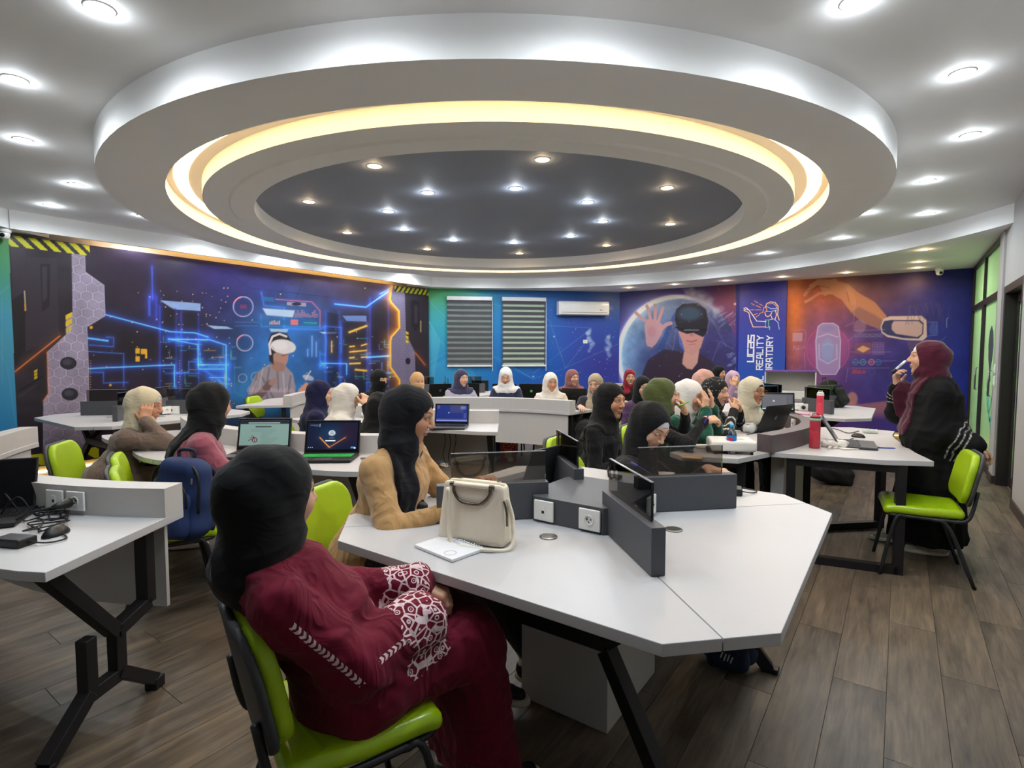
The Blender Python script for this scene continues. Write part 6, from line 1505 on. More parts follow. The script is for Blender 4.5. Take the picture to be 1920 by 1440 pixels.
woman(25, 'woman in ivory hijab with glasses and dark green gown', (1412, 733, 5.25), 110, 114, lean=.18, scarf='#c9c2ac', top='#23261c', skin='b', drape='cape', glasses=True, hs=1.06, under='#1b1b1d', opening=(.056, .094, -.027), hands=DESK)
# 26 --- the speaker
r26, g26, i26 = woman(26, 'standing woman in black abaya and maroon hijab holding a marker', (1738, 672, 4.0), 262, 264, lean=.06, pitch=-.06, scarf='#4a1228', top='#0f0f11', skin='c', standing=True, under='#d8d6d6', drape='tuck', hs=1.05, wide=1.1, fit=1.15, loose=.03,
      tails=[dict(p=[(-.05, .12, 1.28), (-.06, .20, 1.14), (-.06, .21, .93)], w=.08, t=.02)], shoe='#b9b0a2', feet=((-.10, -.02, .095), (.08, .16, .10)),
      hands=dict(r=dict(px=(1682, 724, 4.10), cam_d=(-.15, 1, -.1), cam_n=(.5, 0, -.8), curl=.75, cuff=.06, sleeve=1.3, pole=(.3, .2, -1)), l=dict(px=(1828, 836, 3.74), cam_d=(.75, -.6, -.1), cam_n=(-.3, -.9, 0), curl=.45, cuff=.08, sleeve=1.4, pole=(0, -.3, -1))))
me = g26.data; n_ = len(me.vertices); co = np.empty(n_ * 3, np.float32); me.vertices.foreach_get('co', co); co = co.reshape(-1, 3)
em = np.zeros(n_)
for sd, (S, E_, W_, sp, sg) in i26['arms'].items():
    ab = W_ - E_; t_ = ((co - E_) @ ab) / (ab @ ab); dd = np.linalg.norm(co - (E_ + np.clip(t_, 0, 1)[:, None] * ab), axis=1)
    for c_ in (.55, .68, .80):
        em = np.maximum(em, np.clip(1.4 - np.abs(t_ - c_ - .02 * np.sin(co[:, 0] * 90)) / .012, 0, 1) * (dd < .16) * (.5 + .5 * (np.sin(co[:, 2] * 220 + co[:, 1] * 160) > -.2)))
fattr(g26, 'lace', em)
t_ = NT('abaya_black_white_trim'); t_.set(Roughness=.8); t_.b.inputs['Specular IOR Level'].default_value = .2
la_ = t_.n('ShaderNodeAttribute', attribute_name='lace'); nz_ = t_.n('ShaderNodeTexNoise', _Scale=14.0); t_.l(t_.mix(la_.outputs['Fac'], t_.mix(nz_.outputs['Fac'], rgb('#0b0b0d'), rgb('#131316')), rgb('#d8d6d2')), t_.b.inputs['Base Color'])
g26.data.materials[0] = t_.m
# chairs without a sitter
def chair_at(px, py, heading, label, back=.27):
    """px, py = picture point of the middle of the backrest top"""
    p = at_z(px, py, .83); a = math.radians(heading); chair(p[0] + math.sin(a) * back, p[1] + math.cos(a) * back, heading, label, 'empty green chairs')
chair_at(1828, 846, 264, 'empty green chair with wrapped seat beside the standing speaker')
chair_at(212, 851, 24, 'empty green chair at left between the cream hijab and the blue backpack')
chair_at(472, 742, 57, 'empty green chair before the headset figure mural')
# ================================================================= things on and around the desks
LID = M('laptop_black', '#1c1c1f', .45, .2); LIDG = M('laptop_grey', '#4a4b4f', .4, .4); SCRB = M('screen_black', '#0a0b0f', .15); KEYS = M('laptop_keys', '#101012', .5); KEYG = M('laptop_keys_green', '#2e9a48', .5, emit='#2e9a48', estr=.25)
BLACKP = M('black_plastic', '#141416', .4); RUBBER = M('cable_black', '#131315', .6)
SCREEN = M_attr('lit_screen', rough=.2, spec=.3, emit=.55)
for m_ in (SCREEN, KEYG): m_.cycles.emission_sampling = 'NONE'
def heading_rz(h): return -math.radians(h)
def screen_mesh(paint, w, h, nx=150, ny=94):
    """grid in the x-z plane, art coordinates 0..160 by 0..100 (y down)"""
    X, Z = np.meshgrid(np.linspace(0, 1, nx), np.linspace(0, 1, ny)); a = Art(X * 160, (1 - Z) * 100, (20, 30, 60)); paint(a)
    P = np.stack([(X - .5) * w, np.zeros_like(X), Z * h], -1).reshape(-1, 3); i = np.arange(ny * nx).reshape(ny, nx)
    return P, np.stack([i[:-1, :-1], i[:-1, 1:], i[1:, 1:], i[1:, :-1]], -1).reshape(-1, 4), lin(a.C.reshape(-1, 3))
def scr_doc(a):
    a.C[:] = np.array([112, 140, 136]) / 255; a.poly([(0, 0), (160, 0), (160, 14), (0, 14)], (30, 36, 48)); a.poly([(26, 7), (130, 7), (130, 13), (26, 13)], (120, 134, 136)); a.poly([(50, 22), (102, 22), (102, 27), (50, 27)], (52, 60, 64))
    for y in (34, 38, 42): a.line([(36, y), (118, y)], (90, 112, 110), 1.4, .6)
    for y in range(48, 92, 5): a.line([(70, y), (70 + 20 + (y * 7) % 40, y)], (84, 104, 102), 1.4, .6)
    a.disc((50, 75), 9, (84, 42, 50), 1, 1); a.disc((50, 75), 5.5, (150, 168, 164), 1, 1); a.disc((50, 75), 3, (84, 42, 50), 1, 1)
    for p in ([(44, 70), (30, 76)], [(46, 66), (34, 66)], [(50, 66), (40, 58)]): a.line(p, (84, 42, 50), 2.4)
    a.poly([(0, 95), (160, 95), (160, 100), (0, 100)], (22, 26, 34))
def scr_v(a):
    a.C[:] = np.array([18, 24, 48]) / 255; a.blob((80, 40), (40, 30), (20, 60, 90), .8); a.blob((130, 40), (40, 40), (40, 22, 40), .7)
    a.line([(40, 56), (72, 92)], (196, 128, 70), 4, .9, 6, (70, 30, 10)); a.line([(72, 92), (122, 56)], (180, 110, 64), 3.4, .85, 6, (60, 26, 10))
    a.disc((78, 40), 11, (176, 184, 196)); a.disc((78, 37), 3.6, (80, 90, 110), 1, 1, 1.4); a.disc((78, 46), (6, 4), (80, 90, 110), 1, 1, 1.4); a.poly([(58, 66), (90, 66), (90, 70), (58, 70)], (220, 226, 236)); a.line([(70, 58), (86, 58)], (150, 160, 180), 2, .7)
    a.line([(8, 10), (34, 10)], (150, 160, 180), 2, .7); a.line([(38, 6), (38, 16)], (180, 190, 200), 1.6); a.line([(20, 15), (34, 15)], (120, 130, 150), 1.6, .6); a.poly([(140, 90), (152, 90), (152, 96), (140, 96)], (70, 130, 200)); a.disc((153, 95), 3, (220, 226, 236))
    for x in (6, 12, 18): a.disc((x, 92), 1.4, (200, 206, 220))
def scr_blue(a):
    a.C[:] = np.array([26, 40, 110]) / 255; a.poly([(70, 0), (140, 0), (140, 46), (70, 46)], (52, 56, 100), .8); a.disc((64, 46), 4, (150, 170, 230), .8, 2); a.poly([(0, 88), (160, 88), (160, 96), (0, 96)], (120, 130, 200)); a.poly([(0, 80), (160, 80), (160, 88), (0, 88)], (60, 66, 100), .8)
    for y in range(4, 22, 4): a.line([(4, y), (16, y)], (150, 170, 220), 1.2, .7); a.line([(126, y + 4), (152, y + 4)], (180, 190, 230), 1.4, .7)
    for y in range(50, 78, 5): a.line([(142, y), (156, y)], (150, 160, 210), 1.2, .6)
def scr_grey(a):
    a.C[:] = np.array([86, 88, 96]) / 255; a.poly([(0, 0), (160, 0), (160, 6), (0, 6)], (60, 62, 70)); a.disc((60, 46), 6, (170, 178, 200), .9, 2); a.poly([(128, 8), (158, 8), (158, 92), (128, 92)], (66, 68, 76)); a.poly([(0, 94), (160, 94), (160, 100), (0, 100)], (150, 196, 190))
    for y in range(12, 60, 6): a.line([(132, y), (154, y)], (140, 144, 156), 1.4, .7)
def laptop(px, py, heading, label, w=.36, paint=None, lid=LID, tilt=18, keys=KEYS, logo=None, loc=None, closed=False, group='open laptops'):
    """heading = direction the user looks (screen faces the opposite way)"""
    p = at_z(px, py, TZ) if loc is None else loc; t = thing('laptop', label, 'laptop', (p[0], p[1], TZ + .001), heading_rz(heading), group); d = w * .66; hh = w * .62
    MB().box2((-w / 2, -d / 2, .002), (w / 2, d / 2, .020)).obj('base', lid, t, bevel=.005)
    kb = MB().box2((-w * .44, -.02, .0195), (w * .44, d * .40, .0205)).obj('keyboard', BLACKP, t)
    m = MB(); 
    for r in range(5):
        for c in range(14): m.box((-w * .41 + c * w * .063, -.005 + r * d * .085, .0215), (w * .054, d * .068, .003))
    k = m.obj('keys', keys, kb); tag(k, kind='stuff')
    MB().box2((-.055, -d * .46, .0195), (.055, -d * .14, .0203)).obj('touchpad', LIDG, t)
    R = Matrix.Translation((0, d / 2, .016)) @ Matrix.Rotation(math.radians(-tilt), 4, 'X')
    L = MB().box2((-w / 2, -.004, 0), (w / 2, .006, hh)).xform(R).obj('lid', lid, t, bevel=.004)
    MB().box2((-w / 2 + .008, -.0055, .012), (w / 2 - .008, -.0042, hh - .008)).xform(R).obj('bezel', SCRB, L)
    if paint:
        P, Q, C = screen_mesh(paint, w - .034, hh - .044); P = P + np.array([0, -.0066, .028]); P = np.array([R @ Vector(v) for v in P])
        mesh_obj('screen', P, Q, SCREEN, L, False, C)
    if logo:
        MB().lathe([(.020, 0), (.020, .002), (.016, .002), (.0155, .0005), (.0005, .0005)], 20).xform(R @ Matrix.Translation((0, .0062, hh * .5)) @ Matrix.Rotation(-math.pi / 2, 4, 'X')).obj('logo_disc', logo, L)
        lm = MB()
        for x in (-.006, .002): lm.bar((x - .003, .0085, hh * .5 - .010), (x + .004, .0085, hh * .5 + .010), .0025, .001)
        lm.xform(R).obj('logo_strokes', logo, L)
    MB().tube([(-w * .42, d / 2 - .002, .015), (w * .42, d / 2 - .002, .015)], .007, 8).obj('hinge', lid, t)
    return t
LOGO = M('logo_grey', '#6d6e74', .4, .3); LOGOG = M('logo_green', '#5fb64a', .4)
laptop(480, 856, -38, 'open laptop showing a document page before the woman in pink', .37, scr_doc, LIDG, 14)
laptop(612, 862, -38, 'open laptop with orange v-shaped wallpaper and green keys', .37, scr_v, LID, 16, KEYG)
laptop(842, 803, -30, 'open laptop with blue screen in mid room', .33, scr_blue, LIDG, 14)
for px, py, hd, lb, lg, w_ in ((823, 745, 128, 'black laptop back left of the row on the far curved desk', LOGO, .34), (876, 746, 140, 'black laptop back, second from left on the far curved desk', None, .37), (948, 747, 150, 'black laptop back behind the small water bottle', None, .36), (998, 747, 152, 'black laptop back with green round logo', LOGOG, .36), (1082, 757, 166, 'black laptop back with pale v mark at the desk end', None, .34)):
    t = laptop(px, py, hd, lb, w_, None, LID, 14, logo=lg)
    if 'v mark' in lb:
        hh = w_ * .62; d_ = w_ * .66; R = Matrix.Translation((0, d_ / 2, .016)) @ Matrix.Rotation(math.radians(-14), 4, 'X'); m = MB()
        for sx in (-1, 1): m.bar((sx * .025, .0075, hh * .5 + .012), (sx * .003, .0075, hh * .5 - .012), .007, .002)
        m.xform(R).obj('v_mark', LOGO, t)
laptop(1418, 806, 112, 'large black laptop with stickers seen from behind at the right desk', .40, None, LID, 22, logo=LOGO)
laptop(1607, 836, 264, 'open grey laptop seen from the side on the speaker desk', .36, None, LIDG, 32)
laptop(1462, 777, -20, 'open laptop with grey screen on the back right workstation', .36, scr_grey, LID, 12)
laptop(985, 903, 96, 'slim dark laptop seen edge-on behind the smoked glass', .34, None, LIDG, 20)
laptop(-62, 985, -62, 'black laptop at the left edge of the picture', .37, None, LID, 22)
laptop(900, 733, 140, 'small black laptop under the blinds on the far workstation', .30, None, LID, 10)
# ---------------------------------------------------------------- bottles
def bottle_water(px, py, label, s=1.0):
    p = at_z(px, py, TZ); t = thing('water_bottle', label, 'bottle', (p[0], p[1], TZ)); t.scale = (s, s, s)
    cw = M_glass('clear_plastic', '#e8f2f8', .8); MB().lathe([(.030, 0), (.032, .006), (.031, .02), (.0325, .03), (.031, .04), (.0325, .05), (.032, .13), (.030, .145), (.016, .175), (.0125, .182), (.0125, .19)], 24).obj('bottle_body', cw, t, True)
    MB().lathe([(.0328, .085), (.0330, .087), (.0330, .130), (.0328, .132)], 24, caps=False).obj('paper_label', M('label_blue', '#2f7fc8', .4, var=.25, scale=60), t, True)
    MB().box2((-.014, -.0345, .098), (.014, -.0325, .118)).obj('label_mark', M('label_red', '#d8303c', .4), t); MB().lathe([(.0145, .183), (.0145, .205), (.012, .207), (.0005, .207)], 20).obj('cap', M('cap_blue', '#2fa6e0', .35), t, True)
bottle_water(1371, 851, 'clear water bottle with blue cap beside the projector')
bottle_water(947, 753, 'small water bottle with blue cap on the far curved desk', .9)
def flask(px, py, label, body, cap, band, h, r):
    p = at_z(px, py, TZ); t = thing('drinking_bottle', label, 'bottle', (p[0], p[1], TZ)); b = M('flask_' + body[1:], body, .35, spec=.5)
    MB().lathe([(r * .92, 0), (r, .006), (r, h * .52), (r * .97, h * .53), (r, h * .54), (r, h * .82), (r * .97, h * .84)], 28).obj('bottle_body', b, t, True)
    MB().lathe([(r * 1.02, h * .84), (r * 1.04, h * .85), (r * 1.04, h * .90), (r * 1.0, h * .905)], 28).obj('collar', M('flask_' + band[1:], band, .4), t, True)
    MB().lathe([(r * .98, h * .905), (r * .95, h * .96), (r * .7, h * .985), (.0005, h * .985)], 28).obj('cap', M('flask_' + cap[1:], cap, .4), t, True)
    MB().tube([(-r * .6, 0, h * .97), (-r * .5, 0, h * 1.03), (r * .5, 0, h * 1.03), (r * .6, 0, h * .97)], .004, 6).obj('carry_loop', M('flask_' + cap[1:]), t, True)
flask(1527, 840, 'red drinking bottle with mint collar on the speaker desk', '#b03040', '#8c1c2c', '#7fc0ac', .245, .036)
flask(1537, 778, 'pink drinking bottle with white cap on the back right workstation', '#e0405a', '#e6e2e0', '#e6e2e0', .26, .036)
# ---------------------------------------------------------------- cream handbag, notebook, pen, mouse
p = at_z(893, 1012, TZ); hb = thing('handbag', 'cream leather handbag with metal handle on the near workstation', 'handbag', (p[0], p[1], TZ), math.radians(12)); CREAM = M('cream_leather', '#e8ddc8', .5, bump=.12, bscale=120); BRZ = M('bronze_metal', '#6e655c', .25, .9)
def bagf(q):
    x, y, z = q[..., 0], q[..., 1], q[..., 2]; w = .140 - .22 * z * .35; th = .058 - .030 * np.clip(z / .22, 0, 1) + .006 * np.sin(x * 30) * np.clip(1 - z / .2, 0, 1)
    s = np.stack([x * .14 / w, y * .058 / th, z], -1); f = rbox(s, (0, 0, .112), (.14, .058, .112), .022); return smax(f, -rbox(q, (0, 0, .225), (.115, .016, .03), .01), .008) * .8
mesh_obj('bag_body', *nets(bagf, (-.16, -.08, 0), (.16, .08, .235), .006), CREAM, hb, True)
for y in (-.034, .034):
    MB().tube(smooth_path([(-.075, y, .212), (-.073, y * 1.1, .185), (-.045, y * 1.25, .155), (.0, y * 1.3, .148), (.045, y * 1.25, .155), (.073, y * 1.1, .185), (.075, y, .212)], 5), .006, 8).obj('handle', BRZ, hb, True); MB().tube([(-.088, y, .214), (.088, y, .214)], .008, 8).obj('top_bar', CREAM, hb, True)
    for x in (-.09, .09): MB().lathe([(.0095, -.008), (.0095, .008)], 12).xform(Matrix.Translation((x * .9, y, .214)) @ Matrix.Rotation(math.pi / 2, 4, 'Y')).obj('bar_end', BRZ, hb, True)
MB().tube(smooth_path([(-.085, -.062, .205), (-.078, -.068, .10), (-.06, -.085, .012), (.0, -.105, .008), (.10, -.10, .008), (.165, -.05, .010), (.150, .0, .09), (.128, 0, .17)], 7), .008, 6).obj('shoulder_strap', CREAM, hb, True)
MB().tube(smooth_path([(.128, -.03, .17), (.140, -.034, .13), (.142, -.034, .08)], 5), .004, 6).obj('strap_clip', BRZ, hb, True)
p = at_z(842, 1030, TZ); nb = thing('notebook', 'white spiral notebook lying before the cream handbag', 'notebook', (p[0], p[1], TZ), math.radians(-8)); PAP = M('paper_white', '#e9e9ec', .6)
MB().box2((-.105, -.075, .001), (.105, .075, .012)).obj('pages', PAP, nb, bevel=.002)
for k in range(16): MB().tube([(-.098 + k * .013, .070 + .010 * math.cos(a), .008 + .009 * math.sin(a)) for a in np.linspace(0, 6.28, 9)], .0012, 4).obj('ring', SHINY, nb)
MB().lathe([(.022, 0), (.0225, .0005), (.019, .0005), (.0185, 0)], 24, (.055, -.04, .0122), closed=True, caps=False).obj('print_ring', M('print_grey', '#c4c4cc', .6), nb); MB().box2((-.06, .035, .0121), (.01, .045, .0124)).obj('print_title', M('print_grey'), nb)
def pen(px, py, ang, label, col, L=.14, z=TZ, loc=None, cap=None):
    p = at_z(px, py, z) if loc is None else loc; t = thing('pen', label, 'pen', (p[0], p[1], z + .0055), math.radians(ang)); MB().tube([(-L / 2, 0, 0), (L * .36, 0, 0), (L * .44, 0, 0), (L / 2, 0, 0)], [.0045, .0045, .0035, .001], 8).obj('barrel', M('pen_' + col[1:], col, .3), t, True); MB().tube([(-L / 2 - .002, 0, 0), (-L * .18, 0, 0)], .0052, 8).obj('cap', M('pen_' + (cap or col)[1:], cap or col, .3), t, True); MB().box2((-L / 2, -.001, .005), (-L * .25, .001, .0075)).obj('clip', SHINY, t)
pen(838, 1007, -30, 'dark maroon pencil between the handbag and the notebook', '#3a1a24', .17)
pen(1658, 841, 22, 'blue pen on the speaker desk', '#2050c0', .15)
def mouse(px, py, ang, label, col=BLACKP):
    p = at_z(px, py, TZ); t = thing('computer_mouse', label, 'mouse', (p[0], p[1], TZ), math.radians(ang)); f = lambda q: smax(ell(q, (0, 0, 0), (.031, .054, .036)), -(q[..., 2] - .001), .003)
    mesh_obj('shell', *nets(f, (-.04, -.06, 0), (.04, .06, .04), .004), col, t, True); MB().box2((-.0035, .015, .030), (.0035, .035, .036)).obj('wheel', M('mouse_wheel', '#55565a', .5), t, bevel=.001); MB().tube([(-.030, -.02, .014), (-.0315, .0, .015), (-.029, .025, .014)], .0015, 5).obj('trim_line', M('mouse_orange', '#b06a30', .5), t)
mouse(781, 951, -60, 'black computer mouse at the edge of the near workstation'); mouse(1291, 847, 40, 'black computer mouse behind the smoked glass'); mouse(1609, 820, 70, 'black computer mouse behind the side-on laptop'); mouse(105, 1003, 30, 'black computer mouse on the lower left desk')
def cable(label, pts, r=.0032, mat=RUBBER, name='cable', plug=None):
    t = thing(name, label, 'cable', tuple(np.array(pts[0]))); q = [tuple(np.array(v) - np.array(pts[0])) for v in pts]; MB().tube(smooth_path(q, 7), r, 6).obj('cord', mat, t, True)
    if plug: MB().box(q[-1], (.035, .022, .018)).obj('plug', BLACKP, t, bevel=.004)
    return t
def brick(px, py, ang, label, s=(.12, .055, .032)):
    p = at_z(px, py, TZ); t = thing('power_adapter', label, 'adapter', (p[0], p[1], TZ), math.radians(ang)); MB().box2((-s[0] / 2, -s[1] / 2, 0), (s[0] / 2, s[1] / 2, s[2])).obj('case', BLACKP, t, bevel=.006); MB().tube(smooth_path([(s[0] / 2, 0, .016), (s[0] / 2 + .05, .03, .006), (s[0] / 2 + .07, .08, .006), (s[0] / 2 + .01, .12, .006)], 6), .003, 6).obj('lead', RUBBER, t, True); MB().box2((-s[0] / 2 + .015, -s[1] / 2 - .001, .010), (-s[0] / 2 + .035, -s[1] / 2 + .002, .020)).obj('port', M('mouse_wheel'), t)
brick(28, 1022, 25, 'black power adapter among the cables on the lower left desk', (.12, .07, .032)); brick(1374, 926, 15, 'small black adapter box at the right edge of the near workstation', (.085, .085, .035)); brick(1346, 846, 20, 'flat black box behind the smoked glass near the projector', (.16, .11, .03))
rc = random.Random(4)
for i in range(7):
    c_ = at_z(rc.uniform(30, 110), rc.uniform(958, 992), TZ); pts = []
    for k in range(9): a = k * 1.15 + i; rr = rc.uniform(.03, .12); pts.append((c_[0] + rr * math.cos(a), c_[1] + rr * math.sin(a) * .8, TZ + .006 + (.09 if (k == 4 and i < 2) else rc.uniform(0, .02))))
    cable('black cable coil, %s of the tangle on the lower left desk' % ('lowest', 'second', 'third', 'fourth', 'fifth', 'sixth', 'topmost')[i], pts, .003)
q = arc_pts((-3.90, 3.08), 2.53, -66.0, -66.0, 1)[0]; qa = np.array([q[0], q[1], TZ + .062])
t = thing('wall_plug', 'black plug in the socket of the lower left desk', 'plug', tuple(qa), math.radians(-66.0 + 90)); MB().tube([(0, .0, 0), (0, -.012, 0), (0, -.05, 0), (0, -.075, 0)], [.020, .022, .014, .006], 12).obj('plug_body', BLACKP, t, True); MB().tube(smooth_path([(0, -.07, 0), (-.05, -.12, -.01), (-.12, -.13, -.045), (-.18, -.09, -.056)], 6), .0032, 6).obj('cord', RUBBER, t, True)
for i, (px, py) in enumerate(((64, 1075), (72, 1080), (80, 1085))):
    a = at_d(px, py - 8, 2.35); cable('black cable bundle hanging under the lower left desk, strand %s' % ('one', 'two', 'three')[i], [(a[0], a[1], .72), (a[0] + .01, a[1], .62), (a[0] - .02, a[1] + .02, .56), (a[0] + .03, a[1] - .02, .53), (a[0] - .03, a[1], .50), (a[0] + .05, a[1], .52), (a[0], a[1] + .02, .58)], .004)
for i, (px, py) in enumerate(((832, 808), (842, 812), (852, 806))):
    a = at_z(px, py, .70); cable('thin black lead %s under the blue-screen desk' % ('left', 'middle', 'right')[i], [(a[0], a[1], .72), (a[0] + .02, a[1], .6), (a[0] - .03, a[1] + .02, .45), (a[0] + .04, a[1], .36)], .0035)
for i, pp in enumerate(([(1480, 790), (1450, 800), (1425, 812), (1440, 806), (1400, 815)], [(1500, 800), (1470, 805), (1452, 822), (1432, 830)], [(1545, 800), (1570, 805), (1590, 812), (1610, 808)], [(1545, 825), (1570, 830), (1600, 822)], [(1502, 775), (1492, 777), (1480, 775)])):
    cable(['black lead over the dark desk back', 'black lead beside the tissue pack', 'black lead behind the side-on laptop', 'thin red-brown lead under the side-on laptop', 'black lead by the grey-screen laptop'][i], [tuple(at_z(x, y, TZ + .006)) for x, y in pp], .0035)
# ---------------------------------------------------------------- projector, packs, papers on the right desk
p = at_z(1372, 850, TZ); pj = thing('projector', 'white projector with black vent on the right desk', 'projector', (p[0] - .02, p[1] + .05, TZ), math.radians(25)); PW_ = M('projector_white', '#dcdad4', .4)
MB().box2((-.15, -.12, .022), (.15, .12, .095)).obj('case', PW_, pj, bevel=.018); MB().box2((.1495, -.10, .038), (.152, -.005, .082)).obj('vent_panel', BLACKP, pj)
for k in range(6): MB().box2((.151, -.098, .040 + k * .007), (.154, -.008, .0425 + k * .007)).obj('vent_slat', M('vent_grey', '#4a4a4c', .5), pj)
MB().lathe([(.034, 0), (.034, .02), (.028, .022), (.026, .010), (.0005, .008)], 20).xform(Matrix.Translation((-.07, .12, .06)) @ Matrix.Rotation(-math.pi / 2, 4, 'X')).obj('lens', BLACKP, pj, True)
for x, y in ((-.12, -.09), (.12, -.09), (0, .09)): MB().lathe([(.010, 0), (.010, .024)], 10, (x, y, 0)).obj('foot', BLACKP, pj)
MB().box2((-.04, -.05, .0945), (.08, .03, .0965)).obj('control_panel', M('panel_grey', '#b8b6b0', .5), pj)
def soft_pack(px, py, ang, label, size, col, stripe, name='snack_pack'):
    p = at_z(px, py, TZ); t = thing(name, label, 'pack', (p[0], p[1], TZ), math.radians(ang)); a, b, c = size
    f = lambda q: (rbox(np.stack([q[..., 0], q[..., 1], q[..., 2]], -1), (0, 0, c / 2), (a / 2, b / 2, c / 2 * 1.0), c * .45) + .006 * np.sin(q[..., 0] * 90) * np.sin(q[..., 1] * 110))
    mesh_obj('wrapper', *nets(f, (-a / 2 - .01, -b / 2 - .01, -.002), (a / 2 + .01, b / 2 + .01, c + .01), .005), M('wrap_' + col[1:], col, .3, bump=.3, bscale=50), t, True); MB().box2((-a * .3, -b * .3, c * .92), (a * .3, b * .3, c * 1.02)).obj('print', M('wrap_' + stripe[1:], stripe, .4), t, bevel=.003)
soft_pack(1405, 812, 20, 'crumpled clear white bag behind the projector', (.11, .07, .085), '#cfd0d2', '#b9bcc0', 'plastic_bag'); soft_pack(1565, 838, 15, 'white paper bag before the red bottle', (.17, .11, .05), '#d8d2cc', '#e4e0da', 'paper_bag'); soft_pack(1562, 841, 50, 'small chocolate bar in white wrapper', (.09, .03, .012), '#d9cfc8', '#7c3030', 'chocolate_bar')
soft_pack(1632, 812, 10, 'green and white tissue pack on the speaker desk', (.11, .07, .03), '#c9cfc4', '#5fa070', 'tissue_pack'); soft_pack(1506, 778, 10, 'pink snack pack on the back right workstation', (.14, .05, .025), '#dca0b4', '#e8d0d8'); soft_pack(686, 783, 10, 'blue and white snack pack beside the black gown', (.10, .07, .06), '#d0d8e0', '#3a70c0')
def paper(px, py, ang, label, w, d, col='#e6e4de', z=TZ, tilt=0, th=.006, name='notebook'):
    p = at_z(px, py, z); t = thing(name, label, 'notebook', (p[0], p[1], z + .001), math.radians(ang)); o = MB().box2((-w / 2, -d / 2, 0), (w / 2, d / 2, th)).obj('pages', M('paper_' + col[1:], col, .6), t, bevel=.001); c = MB().box2((-w / 2 - .003, -d / 2 - .003, -.001), (w / 2 + .003, d / 2 + .003, .0)).obj('cover', M('cover_grey', '#5a5a5e', .5), t); t.rotation_euler = (math.radians(tilt), 0, math.radians(ang)); return t
paper(1330, 838, 25, 'open notebook under the writing hand of the olive hijab woman', .20, .15); paper(1297, 858, 15, 'small tan notebook standing open before the olive hijab woman', .13, .10, '#c4a07a'); paper(813, 795, 30, 'white notebook with green edge beside the blue-screen laptop', .21, .16); paper(1222, 894, 10, 'sheet of paper under the writing hand', .21, .28, '#dcdce0'); paper(1353, 806, 30, 'grey folder before the flowered hijab', .28, .2, '#c9ccd0'); paper(1590, 842, 40, 'white receipt on the speaker desk', .12, .08, '#e0dcd8', name='receipt')
# pens in hands
def held_pen(px, py, d, cam_dir, label, col, L=.14):
    p = at_d(px, py, d); v = Vector(_rt * cam_dir[0] + _up * cam_dir[1] + _fw * cam_dir[2]).normalized(); t = thing('pen', label, 'pen', tuple(p)); t.rotation_euler = v.to_track_quat('X', 'Z').to_euler()
    MB().tube([(-L / 2, 0, 0), (L * .36, 0, 0), (L / 2, 0, 0)], [.005, .005, .0012], 8).obj('barrel', M('pen_' + col[1:], col, .3), t, True); MB().tube([(-L / 2 - .002, 0, 0), (-L * .2, 0, 0)], .0058, 8).obj('cap', M('pen_' + col[1:]), t, True)
pr_ = PEOPLE
# marker in the speaker's hand
p = at_d(1685, 688, 4.02); mk = thing('marker', 'white marker with black cap in the hand of the speaker', 'marker', tuple(p)); v = Vector(_rt * .75 + _up * .65).normalized(); mk.rotation_euler = v.to_track_quat('X', 'Z').to_euler()
MB().tube([(-.03, 0, 0), (.065, 0, 0), (.068, 0, 0)], [.009, .009, .006], 12).obj('barrel', M('marker_white', '#e4e4e6', .35), mk, True); MB().tube([(-.068, 0, 0), (-.028, 0, 0)], .010, 12).obj('cap', BLACKP, mk, True); MB().tube([(.0, 0, 0), (.04, 0, 0)], .0094, 12).obj('print_band', M('print_grey'), mk, True)
held_pen(1205, 880, 2.86, (.75, -.45, .1), 'blue and white pen in the writing hand', '#4a4a90'); held_pen(1322, 790, 3.9, (.45, .8, 0), 'purple pen in the hand of the olive hijab woman', '#4a3aa0'); held_pen(1283, 757, 4.02, (.9, .35, 0), 'green pen held at the chin', '#7ac020', .09)
